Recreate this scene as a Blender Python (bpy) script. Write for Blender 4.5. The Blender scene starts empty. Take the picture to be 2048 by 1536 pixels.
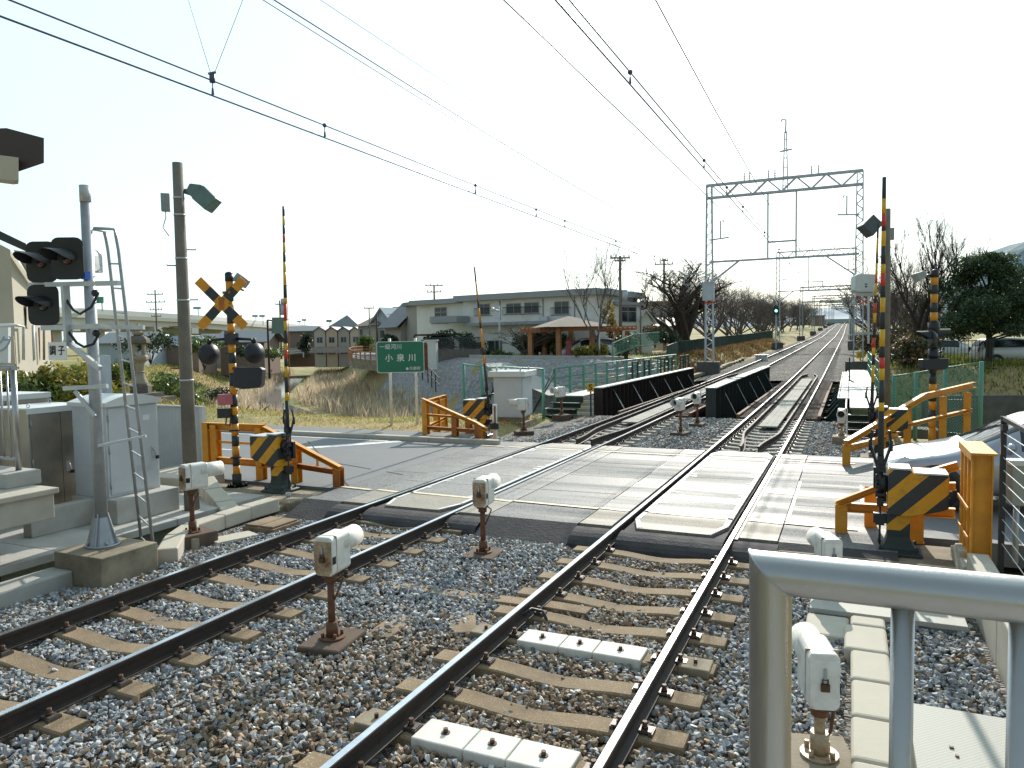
import bpy, bmesh, math, random
import numpy as np
from mathutils import Vector, Matrix
random.seed(7); RNG = np.random.default_rng(11)
SC = bpy.context.scene; COL = SC.collection
PI = math.pi; rad = math.radians
# ------------------------------------------------------------------ camera
YAW, PITCH, ROLL, CH, CF = .4277, .0594, -.0167, 2.608, 1483.
c_f = Vector((-math.sin(YAW)*math.cos(PITCH), math.cos(YAW)*math.cos(PITCH), -math.sin(PITCH)))
_r0 = Vector((math.cos(YAW), math.sin(YAW), 0)); _u0 = _r0.cross(c_f)
c_r = _r0*math.cos(ROLL)+_u0*math.sin(ROLL); c_u = -_r0*math.sin(ROLL)+_u0*math.cos(ROLL)
cd = bpy.data.cameras.new('camera'); cam = bpy.data.objects.new('camera', cd); COL.objects.link(cam)
cd.sensor_width = 36; cd.lens = 36*CF/2048; cd.clip_start = .05; cd.clip_end = 6000
mx = Matrix.Identity(4)
for i in range(3): mx[i][0], mx[i][1], mx[i][2] = c_r[i], c_u[i], -c_f[i]
mx[2][3] = CH; cam.matrix_world = mx; SC.camera = cam
def ray(x, y): return c_f*CF+c_r*(x-1024)-c_u*(y-768)
def pz(x, y, z=0.):           # survey: point of the plane at height z seen at a photo position
    d = ray(x, y); t = (z-CH)/d.z; return Vector((d.x*t, d.y*t, z))
def pd(x, y, dist):           # survey: point at a given depth
    d = ray(x, y)/CF*dist; return Vector((d.x, d.y, CH+d.z))
def lin(c):
    if isinstance(c, (int, float)): c = (c, c, c)
    return (c[0], c[1], c[2], 1.)
# ------------------------------------------------------------------ materials
M = {}
def newmat(name):
    m = bpy.data.materials.new(name); m.use_nodes = True
    nt = m.node_tree; b = nt.nodes['Principled BSDF']; M[name] = m
    return m, nt, b
def nd(nt, t, **kw):
    n = nt.nodes.new(t)
    for k, v in kw.items():
        if k in n.inputs.keys() if hasattr(n.inputs, 'keys') else False: n.inputs[k].default_value = v
        else: setattr(n, k, v)
    return n
def noise(nt, co, scale, detail=4, rough=.6):
    n = nt.nodes.new('ShaderNodeTexNoise'); n.inputs['Scale'].default_value = scale
    n.inputs['Detail'].default_value = detail; n.inputs['Roughness'].default_value = rough
    nt.links.new(co, n.inputs['Vector']); return n
def ramp(nt, fac, stops):
    r = nt.nodes.new('ShaderNodeValToRGB'); e = r.color_ramp.elements
    while len(e) > 1: e.remove(e[-1])
    e[0].position = stops[0][0]; e[0].color = lin(stops[0][1])
    for p, c in stops[1:]: q = e.new(p); q.color = lin(c)
    nt.links.new(fac, r.inputs[0]); return r
def mixc(nt, fac, a, b, mode='MIX'):
    n = nt.nodes.new('ShaderNodeMix'); n.data_type = 'RGBA'; n.blend_type = mode
    for s, v in ((n.inputs[0], fac), (n.inputs[6], a), (n.inputs[7], b)):
        if hasattr(v, 'is_linked') or hasattr(v, 'links'): nt.links.new(v, s)
        else: s.default_value = lin(v) if s.type == 'RGBA' else v
    return n.outputs[2]
def coords(nt, kind='Object'):
    return nt.nodes.new('ShaderNodeTexCoord').outputs[kind]
def bump(nt, b, h, strength, dist=.01):
    n = nt.nodes.new('ShaderNodeBump'); n.inputs['Strength'].default_value = strength
    n.inputs['Distance'].default_value = dist; nt.links.new(h, n.inputs['Height'])
    nt.links.new(n.outputs[0], b.inputs['Normal'])
def mat(name, c, rough=.6, metal=0., var=.12, scale=6., bmp=0., bscale=40., dirt=None, dscale=2., damt=.5, spec=.5):
    """painted / stone / metal surface with uneven tone, optional dirt colour in patches and fine bump"""
    m, nt, b = newmat(name); co = coords(nt)
    n1 = noise(nt, co, scale)
    c = (c, c, c) if isinstance(c, (int, float)) else c
    r = ramp(nt, n1.outputs[0], [(.3, tuple(x*(1-var) for x in c)), (.7, tuple(min(1, x*(1+var)) for x in c))])
    out = r.outputs[0]
    if dirt is not None:
        n2 = noise(nt, co, dscale, 6, .7)
        f = ramp(nt, n2.outputs[0], [(.5-.12*damt, 0.), (.62+.25*(1-damt), 1.)])
        mm = nt.nodes.new('ShaderNodeMath'); mm.operation = 'MULTIPLY'; mm.inputs[1].default_value = min(1, damt+.2)
        nt.links.new(f.outputs[0], mm.inputs[0]); out = mixc(nt, mm.outputs[0], out, dirt)
    nt.links.new(out, b.inputs['Base Color'])
    rr = ramp(nt, n1.outputs[0], [(.2, max(.02, rough*.85)), (.8, min(1, rough*1.15))])
    nt.links.new(rr.outputs[0], b.inputs['Roughness'])
    b.inputs['Metallic'].default_value = metal; b.inputs['Specular IOR Level'].default_value = spec
    if bmp: bump(nt, b, noise(nt, co, bscale, 5).outputs[0], bmp)
    return m
def stripes(name, c1, c2, per, d, off=0., frac=.5, rough=.5, dirt=(.1, .06, .03)):
    m, nt, b = newmat(name); co = coords(nt)
    v = nt.nodes.new('ShaderNodeVectorMath'); v.operation = 'DOT_PRODUCT'; v.inputs[1].default_value = d
    nt.links.new(co, v.inputs[0])
    a = nt.nodes.new('ShaderNodeMath'); a.operation = 'MULTIPLY_ADD'; a.inputs[1].default_value = 1/per; a.inputs[2].default_value = off+100
    f = nt.nodes.new('ShaderNodeMath'); f.operation = 'FRACT'; g = nt.nodes.new('ShaderNodeMath'); g.operation = 'GREATER_THAN'; g.inputs[1].default_value = frac
    nt.links.new(v.outputs['Value'], a.inputs[0]); nt.links.new(a.outputs[0], f.inputs[0]); nt.links.new(f.outputs[0], g.inputs[0])
    n2 = noise(nt, co, 9., 6, .7); fr = ramp(nt, n2.outputs[0], [(.52, 0.), (.8, .6)])
    o = mixc(nt, g.outputs[0], c1, c2); o = mixc(nt, fr.outputs[0], o, dirt)
    nt.links.new(o, b.inputs['Base Color']); b.inputs['Roughness'].default_value = rough
    return m
# ------------------------------------------------------------------ mesh builder
class MB:
    def __init__(s): s.v = []; s.f = []; s.m = []; s.s = []
    def add(s, vs, fs, mi=0, sm=False):
        o = len(s.v); s.v += [tuple(v) for v in vs]; s.f += [tuple(i+o for i in f) for f in fs]
        s.m += [mi]*len(fs); s.s += [sm]*len(fs); return s
    def bx(s, x0, x1, y0, y1, z0, z1, mi=0):
        return s.add([(x0,y0,z0),(x1,y0,z0),(x1,y1,z0),(x0,y1,z0),(x0,y0,z1),(x1,y0,z1),(x1,y1,z1),(x0,y1,z1)],
                     [(0,3,2,1),(4,5,6,7),(0,1,5,4),(1,2,6,5),(2,3,7,6),(3,0,4,7)], mi)
    def box(s, c, d, rz=0., mi=0, R=None):
        R = R if R is not None else Matrix.Rotation(rz, 3, 'Z'); c = Vector(c); vs = []
        for z in (-1, 1):
            for x, y in ((-1,-1),(1,-1),(1,1),(-1,1)): vs.append(c+R@Vector((x*d[0]/2, y*d[1]/2, z*d[2]/2)))
        return s.add(vs, [(0,3,2,1),(4,5,6,7),(0,1,5,4),(1,2,6,5),(2,3,7,6),(3,0,4,7)], mi)
    def bar(s, p, q, w, h=None, mi=0, up=(0,0,1)):
        h = h or w; p = Vector(p); q = Vector(q); d = (q-p).normalized(); u = Vector(up)
        if abs(d.dot(u)) > .99: u = Vector((0,1,0))
        a = d.cross(u).normalized(); u = a.cross(d); vs = []
        for e in (p, q):
            for i, j in ((-1,-1),(1,-1),(1,1),(-1,1)): vs.append(e+a*(i*w/2)+u*(j*h/2))
        return s.add(vs, [(0,1,2,3),(7,6,5,4),(0,4,5,1),(1,5,6,2),(2,6,7,3),(3,7,4,0)], mi)
    def tube(s, pts, r, n=8, mi=0, caps=True, sm=True):
        P = [Vector(p) for p in pts]; rs = r if isinstance(r, (list, tuple)) else [r]*len(P); vs = []; fs = []; a = None
        for i, p in enumerate(P):
            d = (P[min(i+1, len(P)-1)]-P[max(i-1, 0)]).normalized()
            if a is None:
                a = d.orthogonal().normalized()
            else: a = (a-d*a.dot(d)).normalized()
            b = d.cross(a)
            for k in range(n):
                t = 2*PI*k/n; vs.append(p+a*(rs[i]*math.cos(t))+b*(rs[i]*math.sin(t)))
        for i in range(len(P)-1):
            for k in range(n):
                k2 = (k+1) % n; fs.append((i*n+k, i*n+k2, (i+1)*n+k2, (i+1)*n+k))
        s.add(vs, fs, mi, sm)
        if caps:
            o = len(s.v)-len(vs); L = (len(P)-1)*n
            s.f += [tuple(o+k for k in reversed(range(n))), tuple(o+L+k for k in range(n))]; s.m += [mi]*2; s.s += [False]*2
        return s
    def cyl(s, c, r, z0, z1, n=16, mi=0, r2=None):
        return s.tube([(c[0], c[1], z0), (c[0], c[1], z1)], [r, r if r2 is None else r2], n, mi)
    def lathe(s, prof, c=(0,0,0), n=20, mi=0, R=None, sm=True):
        vs = []; fs = []; R = R or Matrix.Identity(3); c = Vector(c)
        for r, z in prof:
            for k in range(n): t = 2*PI*k/n; vs.append(c+R@Vector((r*math.cos(t), r*math.sin(t), z)))
        for i in range(len(prof)-1):
            for k in range(n): k2 = (k+1) % n; fs.append((i*n+k, i*n+k2, (i+1)*n+k2, (i+1)*n+k))
        s.add(vs, fs, mi, sm); o = len(s.v)-len(vs); L = (len(prof)-1)*n
        if prof[0][0] > 1e-4: s.f.append(tuple(o+k for k in reversed(range(n)))); s.m.append(mi); s.s.append(False)
        if prof[-1][0] > 1e-4: s.f.append(tuple(o+L+k for k in range(n))); s.m.append(mi); s.s.append(False)
        return s
    def prism(s, poly, z0, z1, mi=0, fr=None):
        """poly in local 2D; fr=(origin, ax, ay, az) frame, extruded along az from z0 to z1"""
        o, ax, ay, az = [Vector(v) for v in (fr or ((0,0,0),(1,0,0),(0,1,0),(0,0,1)))]; n = len(poly)
        vs = [o+ax*x+ay*y+az*z for z in (z0, z1) for x, y in poly]
        fs = [tuple(reversed(range(n))), tuple(range(n, 2*n))]+[(i, (i+1) % n, n+(i+1) % n, n+i) for i in range(n)]
        return s.add(vs, fs, mi)
    def quad(s, *p, mi=0): return s.add(p, [tuple(range(len(p)))], mi)
    def ball(s, c, r, n=10, mi=0, sq=(1,1,1)):
        prof = [(max(1e-5, math.sin(PI*i/n)), -math.cos(PI*i/n)) for i in range(n+1)]
        return s.lathe([(r*a, r*b) for a, b in prof], c, n*2, mi, Matrix.Diagonal(sq))
    def mesh(s, name, mats):
        me = bpy.data.meshes.new(name); me.from_pydata(s.v, [], s.f); me.update()
        for m in (mats if isinstance(mats, (list, tuple)) else [mats]): me.materials.append(M[m] if isinstance(m, str) else m)
        me.polygons.foreach_set('material_index', s.m); me.polygons.foreach_set('use_smooth', s.s); return me
    def build(s, name, mats, parent=None, W=None, bevel=0., seg=2, kind=None, fixn=True):
        """W=(x,y,z): geometry was given in world coordinates, parent origin is W"""
        if W is not None: s.v = [(v[0]-W[0], v[1]-W[1], v[2]-W[2]) for v in s.v]
        me = s.mesh(name, mats)
        if fixn:
            bm = bmesh.new(); bm.from_mesh(me); bmesh.ops.recalc_face_normals(bm, faces=bm.faces); bm.to_mesh(me); bm.free()
        o = bpy.data.objects.new(name, me); COL.objects.link(o)
        if parent is not None: o.parent = parent
        if bevel:
            b = o.modifiers.new('bevel', 'BEVEL'); b.width = bevel; b.segments = seg; b.limit_method = 'ANGLE'; b.angle_limit = rad(35)
        if kind: o['kind'] = kind
        return o
def tag(o, label=None, cat=None, group=None, kind=None):
    if label: o['label'] = label
    if cat: o['category'] = cat
    if group: o['group'] = group
    if kind: o['kind'] = kind
    return o
def root(name, label, cat, loc=(0,0,0), rz=0., group=None):
    o = bpy.data.objects.new(name, None); COL.objects.link(o); o.empty_display_size = .2
    o.location = loc; o.rotation_euler = (0, 0, rz); return tag(o, label, cat, group)
def kids(o): return [c for c in bpy.data.objects if c.parent == o]
def copy_tree(o, loc=None, rz=None, label=None, group=None, parent=None, scale=None):
    c = o.copy(); COL.objects.link(c); c.parent = parent
    if loc is not None: c.location = loc
    if rz is not None: c.rotation_euler = (0, 0, rz)
    if label: c['label'] = label
    if group: c['group'] = group
    if scale is not None: c.scale = scale if isinstance(scale, (tuple, list)) else (scale,)*3
    for k in kids(o): copy_tree(k, parent=c)
    return c
def struct(name, mb, mats, **k): return mb.build(name, mats, kind='structure', **k)
def lettering(txt, size, origin, ax, ay, m, parent, depth=.002, name='lettering', align='CENTER', W=None, spacing=1., bold=.012):
    cu = bpy.data.curves.new('t', 'FONT'); cu.body = txt; cu.size = size; cu.align_x = align; cu.align_y = 'CENTER'; cu.extrude = depth; cu.offset = bold*size; cu.space_character = spacing
    ob = bpy.data.objects.new('t', cu); COL.objects.link(ob)
    dg = bpy.context.evaluated_depsgraph_get(); me = bpy.data.meshes.new_from_object(ob.evaluated_get(dg))
    bpy.data.objects.remove(ob); bpy.data.curves.remove(cu)
    ax = Vector(ax).normalized(); ay = Vector(ay).normalized(); az = ax.cross(ay); o = Vector(origin)-(Vector(W) if W else Vector())
    T = Matrix(((ax.x, ay.x, az.x, o.x), (ax.y, ay.y, az.y, o.y), (ax.z, ay.z, az.z, o.z), (0,0,0,1)))
    me.transform(T); me.name = name; me.materials.clear(); me.materials.append(M[m])
    r = bpy.data.objects.new(name, me); COL.objects.link(r); r.parent = parent; return r
def npmesh(name, V, F, mats, cols=None, smooth=False, mi=None, attr='Col'):
    """big mesh from numpy arrays; F (n,k) all faces with k corners"""
    me = bpy.data.meshes.new(name); n, k = F.shape
    me.vertices.add(len(V)); me.vertices.foreach_set('co', V.astype(np.float32).ravel())
    me.loops.add(n*k); me.loops.foreach_set('vertex_index', F.astype(np.int32).ravel())
    me.polygons.add(n); me.polygons.foreach_set('loop_start', np.arange(0, n*k, k, dtype=np.int32))
    if mi is not None: me.polygons.foreach_set('material_index', mi.astype(np.int32))
    me.polygons.foreach_set('use_smooth', np.full(n, smooth))
    if cols is not None:
        a = me.color_attributes.new(attr, 'FLOAT_COLOR', 'POINT'); c = np.ones((len(V), 4), np.float32); c[:, :cols.shape[1]] = cols
        a.data.foreach_set('color', c.ravel())
    for m in (mats if isinstance(mats, (list, tuple)) else [mats]): me.materials.append(M[m])
    me.update(calc_edges=True); me.validate(); return me
def addmesh(name, me, parent=None, loc=(0,0,0)):
    o = bpy.data.objects.new(name, me); COL.objects.link(o); o.location = loc; o.parent = parent; return o
def attrmat(name, rough=.8, gain=1., trans=0., bmp=0., bscale=60., nvar=.2, nscale=30.):
    """surface whose tone comes from the per-leaf / per-stone colour attribute, with fine noise on top"""
    m, nt, b = newmat(name); a = nt.nodes.new('ShaderNodeVertexColor'); a.layer_name = 'Col'; co = coords(nt)
    n = noise(nt, co, nscale, 4); r = ramp(nt, n.outputs[0], [(.25, 1-nvar), (.75, 1+nvar)])
    o = mixc(nt, 1., a.outputs[0], r.outputs[0], 'MULTIPLY'); nt.links.new(o, b.inputs['Base Color'])
    b.inputs['Roughness'].default_value = rough
    if bmp: bump(nt, b, noise(nt, co, bscale, 4).outputs[0], bmp)
    if trans:
        t = nt.nodes.new('ShaderNodeBsdfTranslucent'); nt.links.new(o, t.inputs[0])
        x = nt.nodes.new('ShaderNodeMixShader'); x.inputs[0].default_value = trans
        nt.links.new(b.outputs[0], x.inputs[1]); nt.links.new(t.outputs[0], x.inputs[2])
        nt.links.new(x.outputs[0], nt.nodes['Material Output'].inputs[0])
    return m
# track vertical profile: level through the crossing, climbing beyond the bridge
_ty = np.array([-50, 0, 20, 30, 44, 61, 100, 125, 180, 220, 290, 370, 570, 900.])
_tz = np.array([0, 0, 0, .07, .2, .44, 1.0, 1.38, 2.15, 3.2, 4.9, 6.9, 10.6, 12.])
def tz(y): return float(np.mean([np.interp(y+k, _ty, _tz) for k in (-8, -4, 0, 4, 8)])) if y > 14 else 0.
TA, TB = -6.278, -2.146
def col_of(x, y, z=0.):          # photo column of a world point
    v = Vector((x, y, z-CH)); return 1024+CF*v.dot(c_r)/max(.1, v.dot(c_f))
def pY(x, y, Y): d = ray(x, y); t = Y/d.y; return Vector((d.x*t, Y, CH+d.z*t))
def pX(x, y, X): d = ray(x, y); t = X/d.x; return Vector((X, d.y*t, CH+d.z*t))
# ------------------------------------------------------------------ world and sun
SUN_AZ, SUN_EL = math.atan2(.995, -.10), rad(29)
w = bpy.data.worlds.new('World'); SC.world = w; w.use_nodes = True; wn = w.node_tree
sky = wn.nodes.new('ShaderNodeTexSky'); sky.sky_type = 'NISHITA'; sky.sun_disc = False
sky.sun_elevation = SUN_EL; sky.sun_rotation = -rad(5.7); sky.air_density = 1.; sky.dust_density = 1.2; sky.ozone_density = 1.
bg = wn.nodes['Background']; bg.inputs[1].default_value = .055
wn.links.new(sky.outputs[0], bg.inputs[0])
# thin bright winter haze: strong on the sun's side of the sky, with added fill light kept behind the camera
hz = wn.nodes.new('ShaderNodeBackground'); hz.inputs[0].default_value = (.73, .955, 1.0, 1)
tc = wn.nodes.new('ShaderNodeTexCoord'); dp = wn.nodes.new('ShaderNodeVectorMath'); dp.operation = 'DOT_PRODUCT'
dp.inputs[1].default_value = (math.cos(SUN_AZ)*math.cos(SUN_EL), math.sin(SUN_AZ)*math.cos(SUN_EL), math.sin(SUN_EL))
wn.links.new(tc.outputs['Generated'], dp.inputs[0])
mr = wn.nodes.new('ShaderNodeMapRange'); mr.inputs['From Min'].default_value = .22; mr.inputs['From Max'].default_value = .70; mr.inputs['To Min'].default_value = .38; mr.inputs['To Max'].default_value = 1.0
mr.interpolation_type = 'SMOOTHSTEP'
wn.links.new(dp.outputs['Value'], mr.inputs[0]); wn.links.new(mr.outputs[0], hz.inputs[1])
ad = wn.nodes.new('ShaderNodeAddShader'); wn.links.new(bg.outputs[0], ad.inputs[0]); wn.links.new(hz.outputs[0], ad.inputs[1])
wn.links.new(ad.outputs[0], wn.nodes['World Output'].inputs[0])
sd = bpy.data.lights.new('sun', 'SUN'); so = bpy.data.objects.new('sun', sd); COL.objects.link(so)
sd.energy = 5.; sd.angle = rad(.55); sd.color = (1., .94, .84)
sdir = Vector((math.cos(SUN_AZ)*math.cos(SUN_EL), math.sin(SUN_AZ)*math.cos(SUN_EL), math.sin(SUN_EL)))
so.rotation_euler = sdir.to_track_quat('Z', 'Y').to_euler(); so.location = sdir*50
SC.view_settings.view_transform = 'Standard'; SC.view_settings.look = 'None'; SC.view_settings.exposure = 0; SC.view_settings.gamma = 1
SC.render.engine = 'CYCLES'; SC.cycles.max_bounces = 6; SC.cycles.diffuse_bounces = 3; SC.cycles.glossy_bounces = 3; SC.cycles.transparent_max_bounces = 6
SC.cycles.use_denoising = True; SC.cycles.caustics_reflective = False; SC.cycles.caustics_refractive = False
SC.cycles.sample_clamp_indirect = 6
# ------------------------------------------------------------------ palette
mat('stainless', (.41, .405, .40), .30, 1., .06, 3., .05, 300.)
mat('stainless_door', (.40, .36, .30), .42, 1., .25, 1.2, .04, 200.)
mat('galv', (.40, .42, .44), .5, .55, .12, 8., .03)
mat('galv_pale', (.55, .57, .58), .5, .35, .10, 5.)
mat('steel_paint', (.46, .51, .56), .5, .25, .12, 2.)
mat('concrete', (.44, .425, .395), .85, 0, .12, 3., .25, 60., (.30, .27, .22), 1.6, .4)
mat('concrete_pale', (.50, .455, .375), .85, 0, .10, 4., .2, 70., (.42, .38, .30), 2.2, .35)
mat('concrete_old', (.30, .25, .18), .9, 0, .25, 3., .4, 50., (.13, .10, .06), 2., .6)
mat('concrete_pole', (.20, .175, .145), .85, 0, .18, 4., .2, 50., (.10, .085, .07), 1.2, .5)
mat('concrete_dark', (.12, .115, .105), .9, 0, .3, 2., .3, 40.)
mat('rail_side', (.042, .028, .022), .72, .1, .35, 8., .15, 60., (.022, .018, .02), 3., .5)
mat('rail_top', (.68, .68, .70), .20, 1., .10, 12.)
mat('bolt', (.10, .055, .035), .6, .3, .3, 30.)
mat('clip_plate', (.14, .12, .11), .45, .5, .2, 30.)
mat('asphalt', (.135, .142, .152), .72, 0, .18, 1.2, .5, 160., (.17, .168, .16), .35, .55, spec=.6)
mat('asphalt_dark', (.05, .046, .05), .92, 0, .35, 5., 1., 26., (.10, .09, .085), 3., .5)
mat('mark_white', (.72, .72, .70), .6, 0, .12, 9., .2, 120., (.35, .34, .33), 7., .5)
mat('mark_cream', (.76, .64, .42), .6, 0, .12, 9., .2, 120., (.50, .42, .30), 8., .5)
mat('orange', (.72, .31, .022), .48, 0, .10, 5., .05, 80., (.34, .11, .02), 3., .35)
mat('orange_rust', (.50, .17, .03), .6, 0, .25, 8., .1, 60., (.13, .04, .015), 4., .7)
mat('yellow', (.74, .43, .012), .45, 0, .08, 8., 0, 40., (.36, .18, .03), 6., .3)
mat('orange_band', (.70, .285, .012), .45, 0, .10, 6., 0, 40., (.32, .12, .03), 5., .3)
mat('red', (.62, .045, .03), .45, 0, .1, 8.)
mat('black', (.016, .017, .022), .42, 0, .2, 6.)
mat('black_matt', (.035, .038, .036), .75, 0, .2, 6.)
mat('dark_green', (.018, .036, .032), .5, 0, .2, 6., 0, 40., (.03, .02, .015), 4., .4)
mat('band_black', (.028, .036, .040), .45, 0, .15, 6.)
mat('white_paint', (.78, .77, .72), .42, 0, .07, 8., .03, 60., (.38, .24, .12), 5., .32)
mat('white_clean', (.82, .82, .80), .4, 0, .03, 6.)
mat('white_rusty', (.50, .38, .24), .5, 0, .2, 8., 0, 40., (.16, .07, .03), 7., .8)
mat('rust', (.16, .072, .036), .8, 0, .35, 12., .2, 60., (.05, .028, .02), 5., .6)
mat('cab_grey', (.56, .58, .60), .42, .0, .05, 2., 0, 40., (.40, .42, .42), 1.5, .3)
mat('cab_white', (.66, .67, .66), .4, 0, .04, 3.)
mat('green_paint', (.10, .30, .23), .5, 0, .12, 5., 0, 40., (.12, .10, .06), 5., .3)
mat('green_dark', (.012, .045, .036), .55, 0, .2, 4., .05, 60., (.015, .016, .014), 3., .5)
mat('girder', (.020, .030, .030), .6, 0, .25, 3., .08, 60., (.035, .022, .016), 2., .6)
mat('girder_top', (.27, .32, .30), .6, 0, .15, 3., .1, 60.)
mat('sign_green', (.012, .165, .095), .4, 0, .04, 3.)
mat('sign_white', (.80, .80, .78), .45, 0, .02, 4.)
mat('ink', (.012, .012, .012), .6, 0, 0., 4.)
mat('brown_eave', (.060, .040, .034), .6, 0, .12, 2.)
mat('beige_wall', (.52, .47, .38), .85, 0, .06, .6, .1, 30., (.40, .36, .30), .8, .3)
mat('peach_wall', (.58, .45, .33), .85, 0, .05, .8, .1, 30.)
mat('white_wall', (.88, .87, .82), .85, 0, .05, .5, .1, 20., (.48, .46, .42), .5, .4)
mat('grey_wall', (.40, .37, .33), .85, 0, .08, .6, .1, 20.)
mat('brown_wall', (.26, .19, .15), .85, 0, .1, 1.)
mat('blue_wall', (.40, .47, .52), .8, 0, .06, .8)
mat('roof_grey', (.155, .165, .18), .5, 0, .15, 1.5, .3, 12.)
mat('roof_dark', (.055, .058, .065), .5, 0, .2, 2., .2, 10.)
mat('roof_blue', (.055, .085, .14), .45, 0, .15, 2., .2, 10.)
mat('roof_edge', (.34, .36, .38), .6, 0, .06, 1.)
mat('roof_shingle', (.23, .185, .15), .85, 0, .18, 2., .3, 14.)
mat('window_frame', (.42, .42, .42), .5, .2, .05, 4.)
mat('wood_post', (.42, .19, .095), .65, 0, .2, 5., .1, 40.)
mat('stone', (.33, .29, .235), .9, 0, .18, 5., .3, 30., (.16, .135, .11), 2.5, .5)
mat('stone_dark', (.13, .115, .10), .9, 0, .25, 5., .4, 30., (.07, .06, .055), 3., .5)
mat('viaduct', (.50, .50, .47), .85, 0, .06, .1, 0, 40., (.40, .39, .36), .05, .4)
mat('viaduct_wall', (.66, .68, .68), .7, 0, .05, .2)
mat('haze_blue', (.33, .40, .46), .9, 0, .12, .02)  # distance haze put into the base colour of far things
mat('tyre', (.018, .018, .019), .8, 0, .1, 20.)
mat('alloy', (.62, .62, .62), .3, .8, .05, 9.)
mat('car_silver', (.40, .42, .47), .24, .5, .02, 2., spec=.6)
mat('car_white', (.72, .73, .74), .25, .15, .02, 2., spec=.6)
mat('car_dark', (.03, .03, .034), .3, 0, .1, 3.)
mat('car_blue', (.30, .36, .44), .25, .4, .05, 3.)
mat('bark', (.062, .048, .040), .95, 0, .35, 6., .6, 20.)
mat('bark_grey', (.115, .095, .085), .95, 0, .3, 5., .6, 20.)
mat('earth', (.17, .125, .075), .95, 0, .3, 1., .6, 14.)
mat('dirt_path', (.40, .33, .23), .95, 0, .15, .6, .5, 12.)
mat('trough_gap', (.015, .015, .014), .95)
mat('rubber', (.05, .052, .056), .6, 0, .2, 5.)
mat('wire', (.085, .095, .16), .5, .2, .1, 5.)
mat('wire_faint', (.28, .32, .40), .6, 0, .1, 5.)
mat('insulator', (.60, .62, .66), .35, 0, .05, 9.)
mat('pink', (.50, .14, .17), .5, 0, .1, 8.)
mat('lamp_green', (.12, .19, .17), .45, 0, .12, 5.)
mat('cover_white', (.70, .68, .62), .7, 0, .08, 5., .1, 70., (.46, .38, .28), 6., .25)
mat('block_dark', (.12, .08, .055), .9, 0, .3, 8., .3, 50., (.05, .035, .025), 3., .5)
mat('gantry_far', (.30, .35, .40), .6, 0, .1, 1.)
mat('lamp_dark', (.07, .08, .085), .5, 0, .15, 5.)
mat('mark_worn', (.50, .50, .48), .6, 0, .2, 9., .2, 120., (.28, .28, .27), 7., .6)
mat('lamp_grey', (.30, .33, .32), .45, 0, .1, 5.)
mat('blue_plastic', (.03, .12, .55), .4)
stripes('warn', (.72, .34, .012), (.030, .037, .042), .30, (.72, 0, -.72), .12)
stripes('warn_b', (.72, .34, .012), (.030, .037, .042), .30, (.72, 0, -.72), .12)
for nm in ('stainless', 'stainless_door'):
    nt = M[nm].node_tree; b = nt.nodes['Principled BSDF']; co = coords(nt); mp = nt.nodes.new('ShaderNodeMapping'); mp.inputs['Scale'].default_value = (3, 3, 90) if nm == 'stainless_door' else (40, 40, 6); nt.links.new(co, mp.inputs[0])
    n1 = noise(nt, mp.outputs[0], 4., 6, .7); n2 = noise(nt, co, 7., 6, .75); r1 = ramp(nt, n1.outputs[0], [(.3, .25), (.7, .42)]); r2 = ramp(nt, n2.outputs[0], [(.45, 0.), (.8, .16)])
    mm = nt.nodes.new('ShaderNodeMath'); mm.operation = 'ADD'; nt.links.new(r1.outputs[0], mm.inputs[0]); nt.links.new(r2.outputs[0], mm.inputs[1]); nt.links.new(mm.outputs[0], b.inputs['Roughness'])
# glass
for nm, c, r in (('glass_dark', (.020, .026, .032), .06), ('glass_house', (.035, .045, .055), .12), ('lens_red', (.07, .008, .006), .2), ('lens_dark', (.012, .012, .014), .12)):
    mat(nm, c, r, 0, .25, 1.2, spec=.8)
m, nt, b = newmat('signal_green'); b.inputs['Base Color'].default_value = (.02, .5, .35, 1); b.inputs['Emission Color'].default_value = (.25, 1, .75, 1); b.inputs['Emission Strength'].default_value = 6
m, nt, b = newmat('water'); b.inputs['Base Color'].default_value = (.10, .11, .11, 1); b.inputs['Roughness'].default_value = .08
bump(nt, b, noise(nt, coords(nt), 3., 3).outputs[0], .1, .02)
# ground of the whole place: dry grass, green grass and bare earth in patches
m, nt, b = newmat('ground'); co = coords(nt)
n1 = noise(nt, co, .09, 5); n2 = noise(nt, co, .7, 5, .65); n3 = noise(nt, co, 9., 5, .7)
g = ramp(nt, n3.outputs[0], [(.25, (.08, .10, .025)), (.5, (.17, .20, .045)), (.78, (.31, .31, .09))])
o_ = ramp(nt, n3.outputs[0], [(.25, (.20, .14, .065)), (.5, (.37, .275, .125)), (.8, (.54, .43, .22))])
e_ = ramp(nt, n3.outputs[0], [(.3, (.07, .048, .032)), (.7, (.20, .15, .10))])
f1 = ramp(nt, n1.outputs[0], [(.44, 0.), (.60, 1.)]); f2 = ramp(nt, n2.outputs[0], [(.55, 0.), (.72, .8)])
x = mixc(nt, f1.outputs[0], o_.outputs[0], g.outputs[0]); x = mixc(nt, f2.outputs[0], x, e_.outputs[0])
nt.links.new(x, b.inputs['Base Color']); b.inputs['Roughness'].default_value = .95; bump(nt, b, n3.outputs[0], .9, .06)
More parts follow.
